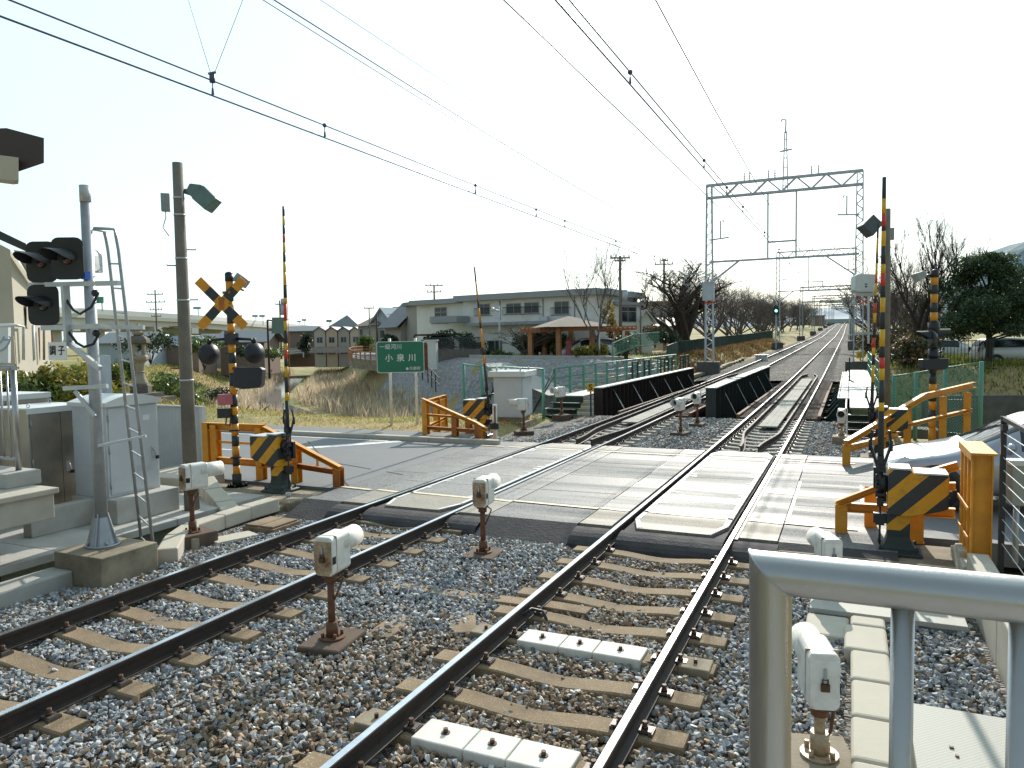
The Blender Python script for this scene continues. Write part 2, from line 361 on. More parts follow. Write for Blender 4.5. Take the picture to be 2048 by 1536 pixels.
# ballast bed under and between the loose stones, also the far ballast
m, nt, b = newmat('ballast_bed'); co = coords(nt)
v = nt.nodes.new('ShaderNodeTexVoronoi'); v.inputs['Scale'].default_value = 19; nt.links.new(co, v.inputs['Vector'])
v2 = nt.nodes.new('ShaderNodeTexVoronoi'); v2.inputs['Scale'].default_value = 19; v2.distance = 'EUCLIDEAN'; v2.feature = 'DISTANCE_TO_EDGE'; nt.links.new(co, v2.inputs['Vector'])
sep = nt.nodes.new('ShaderNodeSeparateColor'); nt.links.new(v.outputs['Color'], sep.inputs[0])
r = ramp(nt, sep.outputs[0], [(0., (.09, .075, .06)), (.4, (.20, .185, .165)), (.75, (.28, .28, .28)), (1., (.42, .41, .40))])
e = ramp(nt, v2.outputs['Distance'], [(0., .12), (.12, 1.)]); n1 = noise(nt, co, .5, 3); rt = ramp(nt, n1.outputs[0], [(.4, (1, 1, 1)), (.65, (.95, .78, .62))])
x = mixc(nt, 1., r.outputs[0], e.outputs[0], 'MULTIPLY'); x = mixc(nt, 1., x, rt.outputs[0], 'MULTIPLY')
nt.links.new(x, b.inputs['Base Color']); b.inputs['Roughness'].default_value = .9; bump(nt, b, v2.outputs['Distance'], 1., .04)
m, nt, b = newmat('ballast_far'); co = coords(nt)
v = nt.nodes.new('ShaderNodeTexVoronoi'); v.inputs['Scale'].default_value = 8.; nt.links.new(co, v.inputs['Vector']); sep = nt.nodes.new('ShaderNodeSeparateColor'); nt.links.new(v.outputs['Color'], sep.inputs[0])
r = ramp(nt, sep.outputs[0], [(0., (.035, .032, .03)), (.45, (.10, .095, .088)), (.8, (.19, .185, .18)), (1., (.36, .35, .33))]); n1 = noise(nt, co, .35, 5, .7); rt = ramp(nt, n1.outputs[0], [(.35, (.75, .72, .68)), (.65, (1.15, 1.08, 1.0))])
nt.links.new(mixc(nt, 1., r.outputs[0], rt.outputs[0], 'MULTIPLY'), b.inputs['Base Color']); b.inputs['Roughness'].default_value = .95; bump(nt, b, v.outputs['Distance'], 1., .09)
# speckled concrete of the sleepers and of the crossing panels
def speckled(name, lo, hi, spk, sc, thr, rough, stain=None, sscale=.8, wear=False):
    m, nt, b = newmat(name); co = coords(nt)
    n = noise(nt, co, 3., 5); r = ramp(nt, n.outputs[0], [(.3, lo), (.7, hi)])
    v = nt.nodes.new('ShaderNodeTexVoronoi'); v.inputs['Scale'].default_value = sc; nt.links.new(co, v.inputs['Vector'])
    se = nt.nodes.new('ShaderNodeSeparateColor'); nt.links.new(v.outputs['Color'], se.inputs[0])
    f = ramp(nt, se.outputs[0], [(thr, 0.), (min(.999, thr+.02), 1.)]); x = mixc(nt, f.outputs[0], r.outputs[0], spk)
    if stain:
        s_ = noise(nt, co, sscale, 5, .65); f2 = ramp(nt, s_.outputs[0], [(.45, 0.), (.7, .75)]); x = mixc(nt, f2.outputs[0], x, stain)
    if wear:                              # darker wheel tracks running across the tracks, and stains
        mp = nt.nodes.new('ShaderNodeMapping'); mp.inputs['Scale'].default_value = (.12, 1.5, 1); nt.links.new(co, mp.inputs[0])
        t_ = noise(nt, mp.outputs[0], 1., 4, .6); f3 = ramp(nt, t_.outputs[0], [(.38, (.86, .86, .87)), (.56, (1., 1., 1.)), (.75, (1.08, 1.08, 1.07))]); x = mixc(nt, 1., x, f3.outputs[0], 'MULTIPLY')
        s2 = noise(nt, co, 2.3, 7, .75); f4 = ramp(nt, s2.outputs[0], [(.30, (.74, .73, .72)), (.44, (1., 1., 1.))]); x = mixc(nt, .8, x, f4.outputs[0], 'MULTIPLY')
        rr = ramp(nt, t_.outputs[0], [(.4, rough*.8), (.7, min(1, rough*1.2))]); nt.links.new(rr.outputs[0], b.inputs['Roughness'])
    nt.links.new(x, b.inputs['Base Color'])
    if not wear: b.inputs['Roughness'].default_value = rough
    bump(nt, b, v.outputs['Distance'], .35, .006); return m
speckled('sleeper', (.25, .175, .10), (.325, .235, .145), (.48, .40, .28), 150., .90, .9, (.10, .065, .04), 1.4)
speckled('sleeper_grey', (.34, .32, .28), (.42, .40, .36), (.5, .48, .42), 90., .9, .9, (.22, .2, .17), .8)
speckled('sleeper_wood', (.11, .075, .055), (.17, .12, .09), (.06, .04, .03), 30., .8, .9, (.05, .035, .03), .8)
speckled('panel', (.22, .22, .215), (.29, .285, .28), (.12, .12, .115), 55., .70, .74, (.20, .19, .175), .6, True)
speckled('panel_tan', (.30, .265, .215), (.36, .325, .27), (.20, .175, .14), 70., .75, .7, (.24, .20, .15), 1.2, True)
speckled('road_patch', (.165, .167, .17), (.215, .215, .215), (.08, .08, .08), 60., .6, .75, (.21, .21, .205), .5, True)
# stone pitching of the river bank
m, nt, b = newmat('pitching'); co = coords(nt)
v = nt.nodes.new('ShaderNodeTexVoronoi'); v.inputs['Scale'].default_value = 2.6; v.feature = 'DISTANCE_TO_EDGE'; nt.links.new(co, v.inputs['Vector'])
e = ramp(nt, v.outputs['Distance'], [(0., (.13, .13, .135)), (.10, (.25, .25, .255)), (.5, (.33, .33, .335))]); n = noise(nt, co, 4., 6, .7)
x = mixc(nt, .65, e.outputs[0], ramp(nt, n.outputs[0], [(.3, (.07, .07, .075)), (.7, (.48, .48, .48))]).outputs[0]); nt.links.new(x, b.inputs['Base Color'])
b.inputs['Roughness'].default_value = .9; bump(nt, b, v.outputs['Distance'], .8, .08)
attrmat('stones', .75, nvar=.28, nscale=45., bmp=.3, bscale=70.)
attrmat('leaf', .45, trans=.35, nvar=.1); attrmat('blade', .7, trans=.5, nvar=.1); attrmat('twig', .95, nvar=.2, nscale=8.)
m, nt, b = newmat('tread'); co = coords(nt)
ck = nt.nodes.new('ShaderNodeTexChecker'); ck.inputs['Scale'].default_value = 60; nt.links.new(co, ck.inputs['Vector'])
x = mixc(nt, ck.outputs['Fac'], (.46, .45, .40), (.37, .36, .32)); nt.links.new(x, b.inputs['Base Color']); b.inputs['Roughness'].default_value = .7; bump(nt, b, ck.outputs['Fac'], .4, .004)
# ------------------------------------------------------------------ terrain with the river valley
RIV = [(500, 0), (60, 30), (20, 34.5), (-4, 35.1), (-30, 41), (-50, 56), (-80, 95), (-120, 150), (-220, 290), (-500, 600)]
def riv(x, y):
    """signed distance to the river's middle; positive on the far bank"""
    best = 1e9; sg = 1
    for (ax, ay), (bx_, by) in zip(RIV[:-1], RIV[1:]):
        dx, dy = bx_-ax, by-ay; L = dx*dx+dy*dy; t = max(0, min(1, ((x-ax)*dx+(y-ay)*dy)/L))
        ex, ey = x-ax-dx*t, y-ay-dy*t; d = math.hypot(ex, ey)
        if d < best: best = d; sg = 1 if (dx*ey-dy*ex) < 0 else -1
    return best*sg
def sm(a, b, x): t = max(0., min(1., (x-a)/(b-a))); return t*t*(3-2*t)
def terr(x, y):
    d = riv(x, y)
    hn = -.03+.45*sm(60, 130, math.hypot(x, y))*(x < 0)
    hf = .55+tz(min(max(y, 0), 420))*.9+.35*sm(-9, -16, x)*sm(75, 55, y)
    k = 5.5; t = sm(k, 12.4+4.6*sm(-9.5, -17, x) if d < 0 else 11.2, abs(d)); h = (hn if d < 0 else hf)*t-3.15*(1-t)
    if d > 0 and -11.5 < x < 2.2 and y > 40:      # railway formation beyond the bridge
        f = sm(-11.5, -9.6, x)*(1-sm(.9, 2.2, x))*sm(43, 45, y); h = h*(1-f)+(tz(y)-.42)*f
    if y < 24.9 and -9.6 < x < 2.4: h = min(h, -.42)
    if x < -8.6 and y < 10.75: h = min(h, -.40)
    if 10.6 < y < 16.75: h = min(h, -.06)
    return h
def axis(*seg):
    out = []
    for a, b, st in seg: out += list(np.arange(a, b, st))
    return np.array(out+[seg[-1][1]])
xs = axis((-2500, -600, 200), (-600, -160, 30), (-160, -60, 4), (-60, 12, 1.), (12, 60, 4), (60, 400, 30), (400, 2500, 200))
ys = axis((-300, -20, 35), (-20, 10, 2), (10, 72, 1.), (72, 130, 2.5), (130, 420, 12), (420, 1000, 60), (1000, 4000, 300))
nx, ny = len(xs), len(ys); V = np.zeros((nx*ny, 3))
for i, x in enumerate(xs):
    for j, y in enumerate(ys): V[i*ny+j] = (x, y, terr(x, y)+(RNG.normal(0, .035) if abs(riv(x, y)) > 12 or True else 0)*(x < -12 and y > 17.8 or y > 47))
I, J = np.meshgrid(np.arange(nx-1), np.arange(ny-1), indexing='ij'); a = (I*ny+J).ravel()
F = np.stack([a, a+ny, a+ny+1, a+1], 1)
tag(addmesh('ground', npmesh('ground', V, F, 'ground', smooth=True)), kind='structure')
# river water: a narrow channel along the bed
mb = MB(); L = [Vector((x, y, -3.02)) for x, y in RIV[2:7]]
for p, q in zip(L[:-1], L[1:]):
    n = (q-p).cross(Vector((0,0,1))).normalized()*2.1; o = n*-1.1
    mb.quad(p+n+o, q+n+o, q-n+o, p-n+o)
struct('river_water', mb, 'water')
# ------------------------------------------------------------------ road over the crossing
mb = MB(); mb.bx(-70, -8.38, 10.72, 16.62, -.30, -.012); mb.bx(.55, 60, 10.72, 16.5, -.30, -.012)
struct('road', mb, 'asphalt')
mb = MB(); mb.bx(-70, -8.9, 16.82, 17.75, -.3, .085); struct('footpath', mb, 'asphalt')
mb = MB(); x = -66.
while x < -9.1: mb.bx(x, x+1.99, 16.62, 16.82, -.3, .10); x += 2
struct('kerb', mb, 'concrete_pale', bevel=.02)
# crossing deck: asphalt fill between the tracks, concrete panels beside and between the rails
mb = MB()
for x0, x1 in ((-8.38, -7.62), (-4.94, -3.50), (-.80, .55)):
    mb.bx(x0, x1, 9.86, 17.28, -.30, -.014)
for x0, x1 in ((-8.38, -7.62), (-4.94, -3.50), (-.80, .55)):      # asphalt skirts down to the ballast
    mb.add([(x0,9.86,-.014),(x1,9.86,-.014),(x1,9.2,-.26),(x0,9.2,-.26)], [(0,3,2,1)], 1); mb.add([(x0,17.28,-.014),(x1,17.28,-.014),(x1,17.6,-.24),(x0,17.6,-.24)], [(0,1,2,3)], 1)
struct('crossing_asphalt', mb, ['road_patch', 'asphalt_dark'])
mb = MB()
for c in (TA, TB):                      # rounded dark apron in front of the panels
    for x0, x1 in ((c-1.34, c-.79), (c-.68, c+.68), (c+.79, c+1.34)):
        prev = None
        for k in range(7):
            t = k/6; y = 9.80-.42*math.sin(t*PI/2); z = -.035-.20*(1-math.cos(t*PI/2)); cur = ((x0-.01, y, z), (x1+.01, y, z))
            if prev: mb.quad(prev[0], prev[1], cur[1], cur[0])
            prev = cur
    mb.bx(c-1.34, c-.79, 9.79, 17.3, -.3, -.05); mb.bx(c-.68, c+.68, 9.79, 17.3, -.3, -.05); mb.bx(c+.79, c+1.34, 9.79, 17.3, -.3, -.05)
struct('crossing_apron', mb, 'asphalt_dark')
mb = MB()
Y = [9.86, 10.78, 11.8, 12.85, 13.9, 14.95, 16.0, 16.62, 17.3]
for c in (TA, TB):
    for x0, x1 in ((c-1.33, c-.86), (c+.86, c+1.33)):
        for y0, y1 in zip(Y[:-1], Y[1:]): mb.bx(x0, x1, y0+.008, y1-.008, -.06, -.008, 1 if y1 < 10.9 or y0 > 16.5 else 0)
    for i, (y0, y1) in enumerate(zip(Y[:-1], Y[1:])):
        if i == 0: P = [(-.50, y0), (.50, y0), (.655, y0+.5), (.655, y1-.008), (-.655, y1-.008), (-.655, y0+.5)]
        elif i == len(Y)-2: P = [(-.655, y0+.008), (.655, y0+.008), (.655, y1-.45), (.50, y1), (-.50, y1), (-.655, y1-.45)]
        else: P = [(-.655, y0+.008), (.655, y0+.008), (.655, y1-.008), (-.655, y1-.008)]
        mb.prism([(c+x, y) for x, y in P], -.06, -.006, 1 if i in (0, len(Y)-2) else 0)
struct('crossing_deck', mb, ['panel', 'panel_tan'])
mb = MB()                                # grey rubber flange strips beside the outer faces of the rails
for c in (TA, TB):
    for s in (-1, 1): mb.bx(c+s*.795-.03 if s > 0 else c-.795-.03, c+s*.795+.055 if s > 0 else c-.795+.03, 9.8, 17.3, -.12, -.018)
struct('crossing_rubber', mb, 'rubber')
# painted lines
def stripe_line(mb, p, q, wd, z, mi=0, gaps=0.):
    p = Vector((p[0], p[1], z)); q = Vector((q[0], q[1], z)); n = (q-p).cross(Vector((0,0,1))).normalized()*wd/2; L = (q-p).length; k = max(1, int(L/.5)); d = (q-p)/k
    for i in range(k):
        if random.random() < gaps: continue
        a = p+d*i; b_ = a+d*1.0; j = lambda: n*(random.uniform(.86, 1.08)); mb.quad(a-j(), b_-j(), b_+j(), a+j(), mi=mi)
mb = MB()
for x0, x1 in ((-8.38, -7.70), (-7.60, -7.15), (-6.92, -5.63), (-5.41, -4.95), (-4.95, -3.5), (-3.48, -3.01), (-2.79, -1.49), (-1.28, -.82), (-.80, .12)):
    stripe_line(mb, (x0, 10.86), (x1, 10.80), .10, -.001, 0, .04)
    stripe_line(mb, (x0, 16.40), (x1, 16.36), .10, -.001, 0, .04)
struct('edge_marking', mb, 'mark_cream', fixn=False)
mb = MB()
for c in (TA, TB):                       # worn white border of the panels
    for s in (-1, 1):
        stripe_line(mb, (c+s*.615, 10.4), (c+s*.615, 16.8), .07, -.001); stripe_line(mb, (c+s*.47, 9.90), (c+s*.62, 10.36), .06, -.001); stripe_line(mb, (c+s*.47, 17.26), (c+s*.62, 16.85), .06, -.001)
        y = 10.9
        while y < 16.4:                  # comb-like flaking of the white border
            if random.random() < .55: stripe_line(mb, (c+s*.58, y), (c+s*random.uniform(.44, .56), y+random.uniform(-.02, .02)), random.uniform(.05, .16), -.0015, 1)
            y += .22
stripe_line(mb, (-12.7, 14.35), (-10.75, 16.45), .34, -.008); stripe_line(mb, (-60, 16.36), (-11.1, 16.40), .13, -.008); stripe_line(mb, (-16, 11.35), (-11.6, 10.98), .13, -.008)
stripe_line(mb, (-.78, 11.0), (-.78, 16.2), .05, -.009, gaps=.3); stripe_line(mb, (-3.46, 11.0), (-3.46, 16.2), .05, -.009, gaps=.4)
stripe_line(mb, (-60, 13.8), (-14, 13.8), .1, -.008); stripe_line(mb, (.2, 12.0), (.2, 14.6), .04, -.007, gaps=.3)
struct('road_marking', mb, ['mark_white', 'mark_worn'], fixn=False)
mb = MB()
for (x0, y0, x1, y1) in ((-8.3, 10.95, -13.2, 15.7), (-8.0, 12.3, -10.5, 13.1)):       # tar seams
    stripe_line(mb, (x0, y0), (x1, y1), .03, -.006, gaps=.2)
for yy in (11.9, 13.4, 14.9): stripe_line(mb, (-4.9, yy), (-3.55, yy+.05), .018, -.009, gaps=.15)
for yy in (12.1, 13.6, 15.0): stripe_line(mb, (-.78, yy), (.35, yy+.05), .018, -.009, gaps=.1)
for yy in (12.6, 14.4): stripe_line(mb, (-8.36, yy), (-7.6, yy), .018, -.009, gaps=.1)
struct('tar_seam', mb, 'asphalt_dark', fixn=False)
# ballast bed sheets
mb = MB()
def bed(x0, x1, y0, y1, z):
    nxx = max(1, int((x1-x0)/1.2)); nyy = max(1, int((y1-y0)/1.5))
    for i in range(nxx):
        for j in range(nyy):
            a = x0+(x1-x0)*i/nxx; b_ = x0+(x1-x0)*(i+1)/nxx; c = y0+(y1-y0)*j/nyy; d = y0+(y1-y0)*(j+1)/nyy
            mb.quad((a,c,z+tz(c)), (b_,c,z+tz(c)), (b_,d,z+tz(d)), (a,d,z+tz(d)))
bed(-8.95, 1.9, -3, 9.9, -.232); bed(-9.3, .75, 17.2, 25.68, -.228)
struct('ballast_bed', mb, 'ballast_bed', fixn=False)
mb = MB()
for i in range(130):
    y0 = 44.55+i*3.5; y1 = y0+3.5; z0, z1 = tz(y0), tz(y1)
    for a, b_, za, zb in ((-9.6, -8.0, -.5, -.20), (-8.0, -4.9, -.20, -.175), (-4.9, -3.5, -.175, -.175), (-3.5, -.55, -.175, -.20), (-.55, .9, -.20, -.5)):
        mb.quad((a,y0,z0+za), (b_,y0,z0+zb), (b_,y1,z1+zb), (a,y1,z1+za))
struct('ballast_far', mb, 'ballast_far', fixn=False)
mb = MB(); mb.bx(-10.6, 2.4, 24.9, 25.7, -3.4, -.25); mb.bx(-10.6, 2.4, 44.52, 45.3, -3.4, -.12)
struct('bridge_abutment', mb, 'concrete_dark')
# ------------------------------------------------------------------ loose ballast stones
def stone_proto(n):
    bm = bmesh.new()
    for _ in range(n):
        v = Vector((random.gauss(0,1), random.gauss(0,1), random.gauss(0,1))).normalized()
        bm.verts.new(Vector((v.x, v.y*random.uniform(.7, .95), v.z*random.uniform(.55, .85)))*random.uniform(.85, 1.1))
    r = bmesh.ops.convex_hull(bm, input=bm.verts)
    bmesh.ops.delete(bm, geom=[g for g in r['geom_interior'] if isinstance(g, bmesh.types.BMVert)], context='VERTS')
    bmesh.ops.triangulate(bm, faces=bm.faces); bm.verts.ensure_lookup_table(); bm.verts.index_update()
    V = np.array([v.co[:] for v in bm.verts]); F = np.array([[v.index for v in f.verts] for f in bm.faces]); bm.free(); return V, F
PROTO = [stone_proto(random.choice((9, 11, 13))) for _ in range(16)]
SLP = .6; SL_B, SL_A = 4.37, 4.65
def lvl(x, y):
    h = -.205
    if x < -7.75: h = -.205-.05*sm(-7.75, -8.6, x)
    if -5.0 < x < -3.4: h = -.175
    if x > -.9: h = -.19
    return h
def scatter(name, x0, x1, y0, y1, dens, size, keep, kind_label):
    n = int((x1-x0)*(y1-y0)*dens); P = np.stack([RNG.uniform(x0, x1, n), RNG.uniform(y0, y1, n)], 1)
    VV = []; FF = []; CC = []; off = 0; pi = RNG.integers(0, len(PROTO), n)
    for k in range(n):
        x, y = P[k]
        z = keep(x, y)
        if z is None: continue
        pv, pf = PROTO[pi[k]]; s = size*RNG.uniform(.62, 1.25)*(1.25 if RNG.random() < .1 else 1)
        q = RNG.normal(size=4); q /= np.linalg.norm(q); q = (q*np.array([1, .35, .35, 1])); q /= np.linalg.norm(q); w_, a, b_, c = q
        R = np.array([[1-2*(b_*b_+c*c), 2*(a*b_-c*w_), 2*(a*c+b_*w_)], [2*(a*b_+c*w_), 1-2*(a*a+c*c), 2*(b_*c-a*w_)], [2*(a*c-b_*w_), 2*(b_*c+a*w_), 1-2*(a*a+b_*b_)]])
        VV.append(pv@R.T*s+np.array([x, y, z+RNG.uniform(-.012, .022)])); FF.append(pf+off); off += len(pv)
        br = .22+.75*max(0, 1-abs(x-TB)/1.5)*(y < 9.8)+.6*max(0, 1-abs(x-(TB-1.7))/1.3)*(y < 6.)+.12*(y > 17)
        u = RNG.random(); g = RNG.uniform(.17, .44)
        if u < br*.85: c_ = np.array([.27, .195, .13])*RNG.uniform(.55, 1.45)
        elif u > .90: c_ = np.array([.62, .61, .58])*RNG.uniform(.8, 1.15)
        else: c_ = np.array([g*.97, g*1.01, g*1.06])
        CC.append(np.tile(c_, (len(pv), 1)))
    me = npmesh(name, np.concatenate(VV), np.concatenate(FF), 'stones', np.concatenate(CC))
    return tag(addmesh(name, me), kind_label, 'ballast', kind='stuff')
def on_rail(x):
    return any(abs(x-c-s*.75) < .085 for c in (TA, TB) for s in (-1, 1))
def keep_near(x, y):
    if on_rail(x): return None
    if y > 9.2 and (x > -8.38): return None
    for c, o in ((TA, SL_A), (TB, SL_B)):
        if abs(x-c) < 1.17:
            f = (y-o)/SLP; f -= round(f)
            if abs(f*SLP) < .125 and RNG.random() > .03: return None
            if abs(f*SLP) < .16: return lvl(x, y)-.01
    if -8.72 < x < -7.85 and 5.68 < y < 6.55: return None
    if -.02 < x < .36 and y < 8.0: return None
    if .36 < x < 1.08 and y < 5.95: return None
    if x > 1.06+.012*(9-y) or x < -8.62: return None
    return lvl(x, y)
scatter('ballast', -8.8, 1.25, 2.3, 9.6, 980, .0300, keep_near, 'loose grey and brown crushed stone heaped around the sleepers')
def keep_far(x, y):
    if on_rail(x) or y < 17.45: return None
    for c in (TA, TB):
        if abs(x-c) < 1.17:
            f = (y-17.75)/SLP; f -= round(f)
            if abs(f*SLP) < .12: return None
    return lvl(x, y)
scatter('ballast', -9.3, .7, 17.4, 25.6, 300, .044, keep_far, 'loose grey crushed stone between the crossing and the bridge')
# ------------------------------------------------------------------ two running tracks
PROF = [(-.0635,-.153),(.0635,-.153),(.0635,-.143),(.010,-.125),(.008,-.045),(.0325,-.036),(.0325,-.006),(.027,0),(-.027,0),(-.0325,-.006),(-.0325,-.036),(-.008,-.045),(-.010,-.125),(-.0635,-.143)]
def sweep(mb, off, ys_, prof=PROF, sc=1., zoff=0., zf=tz):
    n = len(prof); vs = []; fs = []; ms = []
    for y in ys_:
        ox = off(y) if callable(off) else off
        for px_, pz_ in prof: vs.append((ox+px_*sc, y, pz_*sc+zoff+zf(y)))
    for i in range(len(ys_)-1):
        for k in range(n): k2 = (k+1) % n; fs.append((i*n+k, i*n+k2, (i+1)*n+k2, (i+1)*n+k)); ms.append(1 if k == 7 else 0)
    o = len(mb.v); mb.v += vs; mb.f += [tuple(j+o for j in f) for f in fs]; mb.m += ms; mb.s += [False]*len(fs)
    mb.f += [tuple(o+k for k in range(n)), tuple(o+(len(ys_)-1)*n+k for k in reversed(range(n)))]; mb.m += [0, 0]; mb.s += [False]*2
YS = [-4., 6, 14]+list(np.arange(18, 130, 4.))+list(np.arange(130, 560, 14.))
def sleeper_mesh(name, mat_, ln=2.3, wd=.225, sag=.045, ztop=-.16, hgt=.17):
    mb = MB(); xs_ = np.linspace(-ln/2, ln/2, 15); vs = []; fs = []
    for x in xs_:
        u = min(1, abs(x)/.62); z = ztop-sag*(1-u*u*(3-2*u)); hw = wd/2
        vs += [(x,-hw-.02,ztop-hgt), (x,hw+.02,ztop-hgt), (x,hw,z-.012), (x,hw-.014,z), (x,-hw+.014,z), (x,-hw,z-.012)]
    for i in range(len(xs_)-1):
        for k in range(6): k2 = (k+1) % 6; fs.append((i*6+k, i*6+k2, (i+1)*6+k2, (i+1)*6+k))
    fs += [tuple(range(6)), tuple(reversed(range(len(vs)-6, len(vs))))]
    return mb.add(vs, fs).mesh(name, mat_)
def clip_mesh():
    mb = MB(); mb.box((.045,0,-.138), (.095,.085,.02), mi=1); mb.box((.085,0,-.15), (.03,.11,.03), mi=1); mb.cyl((.035,0), .018, -.13, -.078, 8, 0); mb.cyl((.035,0), .027, -.125, -.108, 6, 0)
    return mb.mesh('rail_clip', ['bolt', 'clip_plate'])
S_CONC = sleeper_mesh('sleeper', 'sleeper'); S_FAR = sleeper_mesh('sleeper', 'sleeper_grey'); S_WOOD = sleeper_mesh('sleeper', 'sleeper_wood', 2.5, .20, 0, -.155, .2); CLIP = clip_mesh()
bm = bmesh.new(); bm.from_mesh(CLIP); bmesh.ops.scale(bm, vec=(-1,1,1), verts=bm.verts); bmesh.ops.reverse_faces(bm, faces=bm.faces); CLIPM = CLIP.copy(); bm.to_mesh(CLIPM); bm.free()
for c, y0, nm, lab in ((TB, SL_B, 'B', 'railway track carrying the white concrete cover blocks, beside the grey concrete trough'), (TA, SL_A, 'A', 'railway track running past the signal mast and its concrete plinth')):
    t = root('railway_track', lab, 'railway track', (c, 0, 0))
    for s in (-1, 1):
        mb = MB(); sweep(mb, s*.7725, YS); mb.build('rail', ['rail_side', 'rail_top'], t)
    for s in (-1, 1):                   # guard rails over the bridge, flared at both ends
        g = lambda y: s*(.20+.25*sm(18.2, 21.2, y)-.27*sm(46.2, 49., y))
        mb = MB(); sweep(mb, g, [18.2+k*.4 for k in range(9)]+[24, 30, 36, 42, 45.5]+[46+k*.4 for k in range(8)], zoff=-.01); mb.build('guard_rail', ['rail_side', 'rail_side'], t)
    ysl = [y0+SLP*k for k in range(-6, 9)]
    for y in ysl:
        if y < 1.2 or y > 9.75: continue
        o = addmesh('sleeper', S_CONC, t, (0, y, 0))
        if y > 2.5:
            for s in (-1, 1):
                for me, q in ((CLIP, 1), (CLIPM, -1)):
                    addmesh('rail_clip', me, o, (s*.7725+q*.055, 0, 0))
    for k in range(13):
        y = 17.75+SLP*k; o = addmesh('sleeper', S_FAR, t, (0, y, tz(y)+.012)); 
        for s in (-1, 1):
            for me, q in ((CLIP, 1), (CLIPM, -1)): addmesh('rail_clip', me, o, (s*.7725+q*.055, 0, -.012))
    for k in range(44):
        y = 25.9+.425*k; addmesh('sleeper', S_WOOD, t, (0, y, tz(y)))
    mb = MB()
    for k in range(100):
        y = 45.2+.6*k
        for vx in (-1.15, .82): mb.bx(vx, vx+.33, y-.1, y+.1, tz(y)-.3, tz(y)-.155)
        mb.bx(-.70, .70, y-.1, y+.1, tz(y)-.3, tz(y)-.178+.006*random.random())
    o = mb.build('sleeper', 'sleeper_grey', t); o['kind'] = 'stuff'
    for k in range(3):
        mb = MB()
        for j, (a, b_) in enumerate(((-.26,-.09),(-.085,.085),(.09,.26))):
            ya = 22.6+k*7.3+.02; yb = ya+7.26; mb.add([(a,ya,-.09+tz(ya)),(b_,ya,-.09+tz(ya)),(b_,ya,-.05+tz(ya)),(a,ya,-.05+tz(ya)),(a,yb,-.09+tz(yb)),(b_,yb,-.09+tz(yb)),(b_,yb,-.05+tz(yb)),(a,yb,-.05+tz(yb))], [(0,1,2,3),(7,6,5,4),(0,4,5,1),(1,5,6,2),(2,6,7,3),(3,7,4,0)])
        mb.build('walking_plank', 'sleeper_grey', t)
# cable cover blocks and bolts on the near track
for y, lab in ((SL_B, 'white concrete cable cover of three bolted blocks, cut by the bottom edge of the photo'), (SL_B+3*SLP, 'white concrete cable cover of three bolted blocks with a bent black cable at both ends')):
    r = root('cable_cover', lab, 'cable cover', (TB, y, -.155), group='white concrete cable covers between the rails')
    for k, (a, b_) in enumerate(((-.60, -.20), (-.192, .118), (.126, .55))):
        mb = MB(); mb.bx(a, b_, -.145, .145, -.09, .028); o = mb.build('cover_block', 'cover_white', r, bevel=.012)
        mb = MB(); mb.cyl(((a+b_)/2, 0), .017, .028, .062, 8); mb.cyl(((a+b_)/2, 0), .032, .028, .034, 10); mb.build('bolt', 'bolt', o)
    for a, b_ in ((-1.10, -.86), (.86, 1.12)):
        mb = MB(); mb.bx(a, b_, -.12, .12, -.06, .022); o = mb.build('end_block', 'concrete_old', r, bevel=.012)
        mb = MB(); mb.cyl(((a+b_)/2, 0), .016, .022, .055, 8); mb.build('bolt', 'bolt', o)
    if y > 5:
        mb = MB(); mb.tube([(-.60, -.02, -.03), (-.72, -.04, -.01), (-.80, .10, .02), (-.80, .30, .06), (-.72, .50, .08), (-.62, .55, .05), (-.55, .50, -.03)], .016, 8); mb.tube([(.55, -.06, -.03), (.66, -.09, .0), (.76, -.06, .02)], .016, 8); mb.build('cable', 'black', r)
# scattered low concrete troughs lids between the two tracks
tl = root('trough_lid', 'line of tan concrete trough lids half buried in ballast between the tracks', 'trough lid', (-3.6, 7.0, -.17))
for k in range(4):
    mb = MB(); mb.box((-.95+.62*k, .02*k-.03*(k == 1), -.012+.004*(k % 2)), (.60, .20, .05), .05*(-1)**k); mb.build('lid', 'sleeper', tl, bevel=.008)
for x, y, rz, lab in ((-4.05, 5.95, .1, 'tan concrete slab half buried behind the rusty sensor post'), (-3.45, 6.3, .5, 'small tan concrete slab lying in ballast beside the trough lids')):
    mb = MB(); mb.box((0,0,0), (.26,.55,.06)); o = mb.build('concrete_slab', 'sleeper', bevel=.01); o.location = (x, y, -.185); o.rotation_euler = (0,0,rz); tag(o, lab, 'concrete slab')
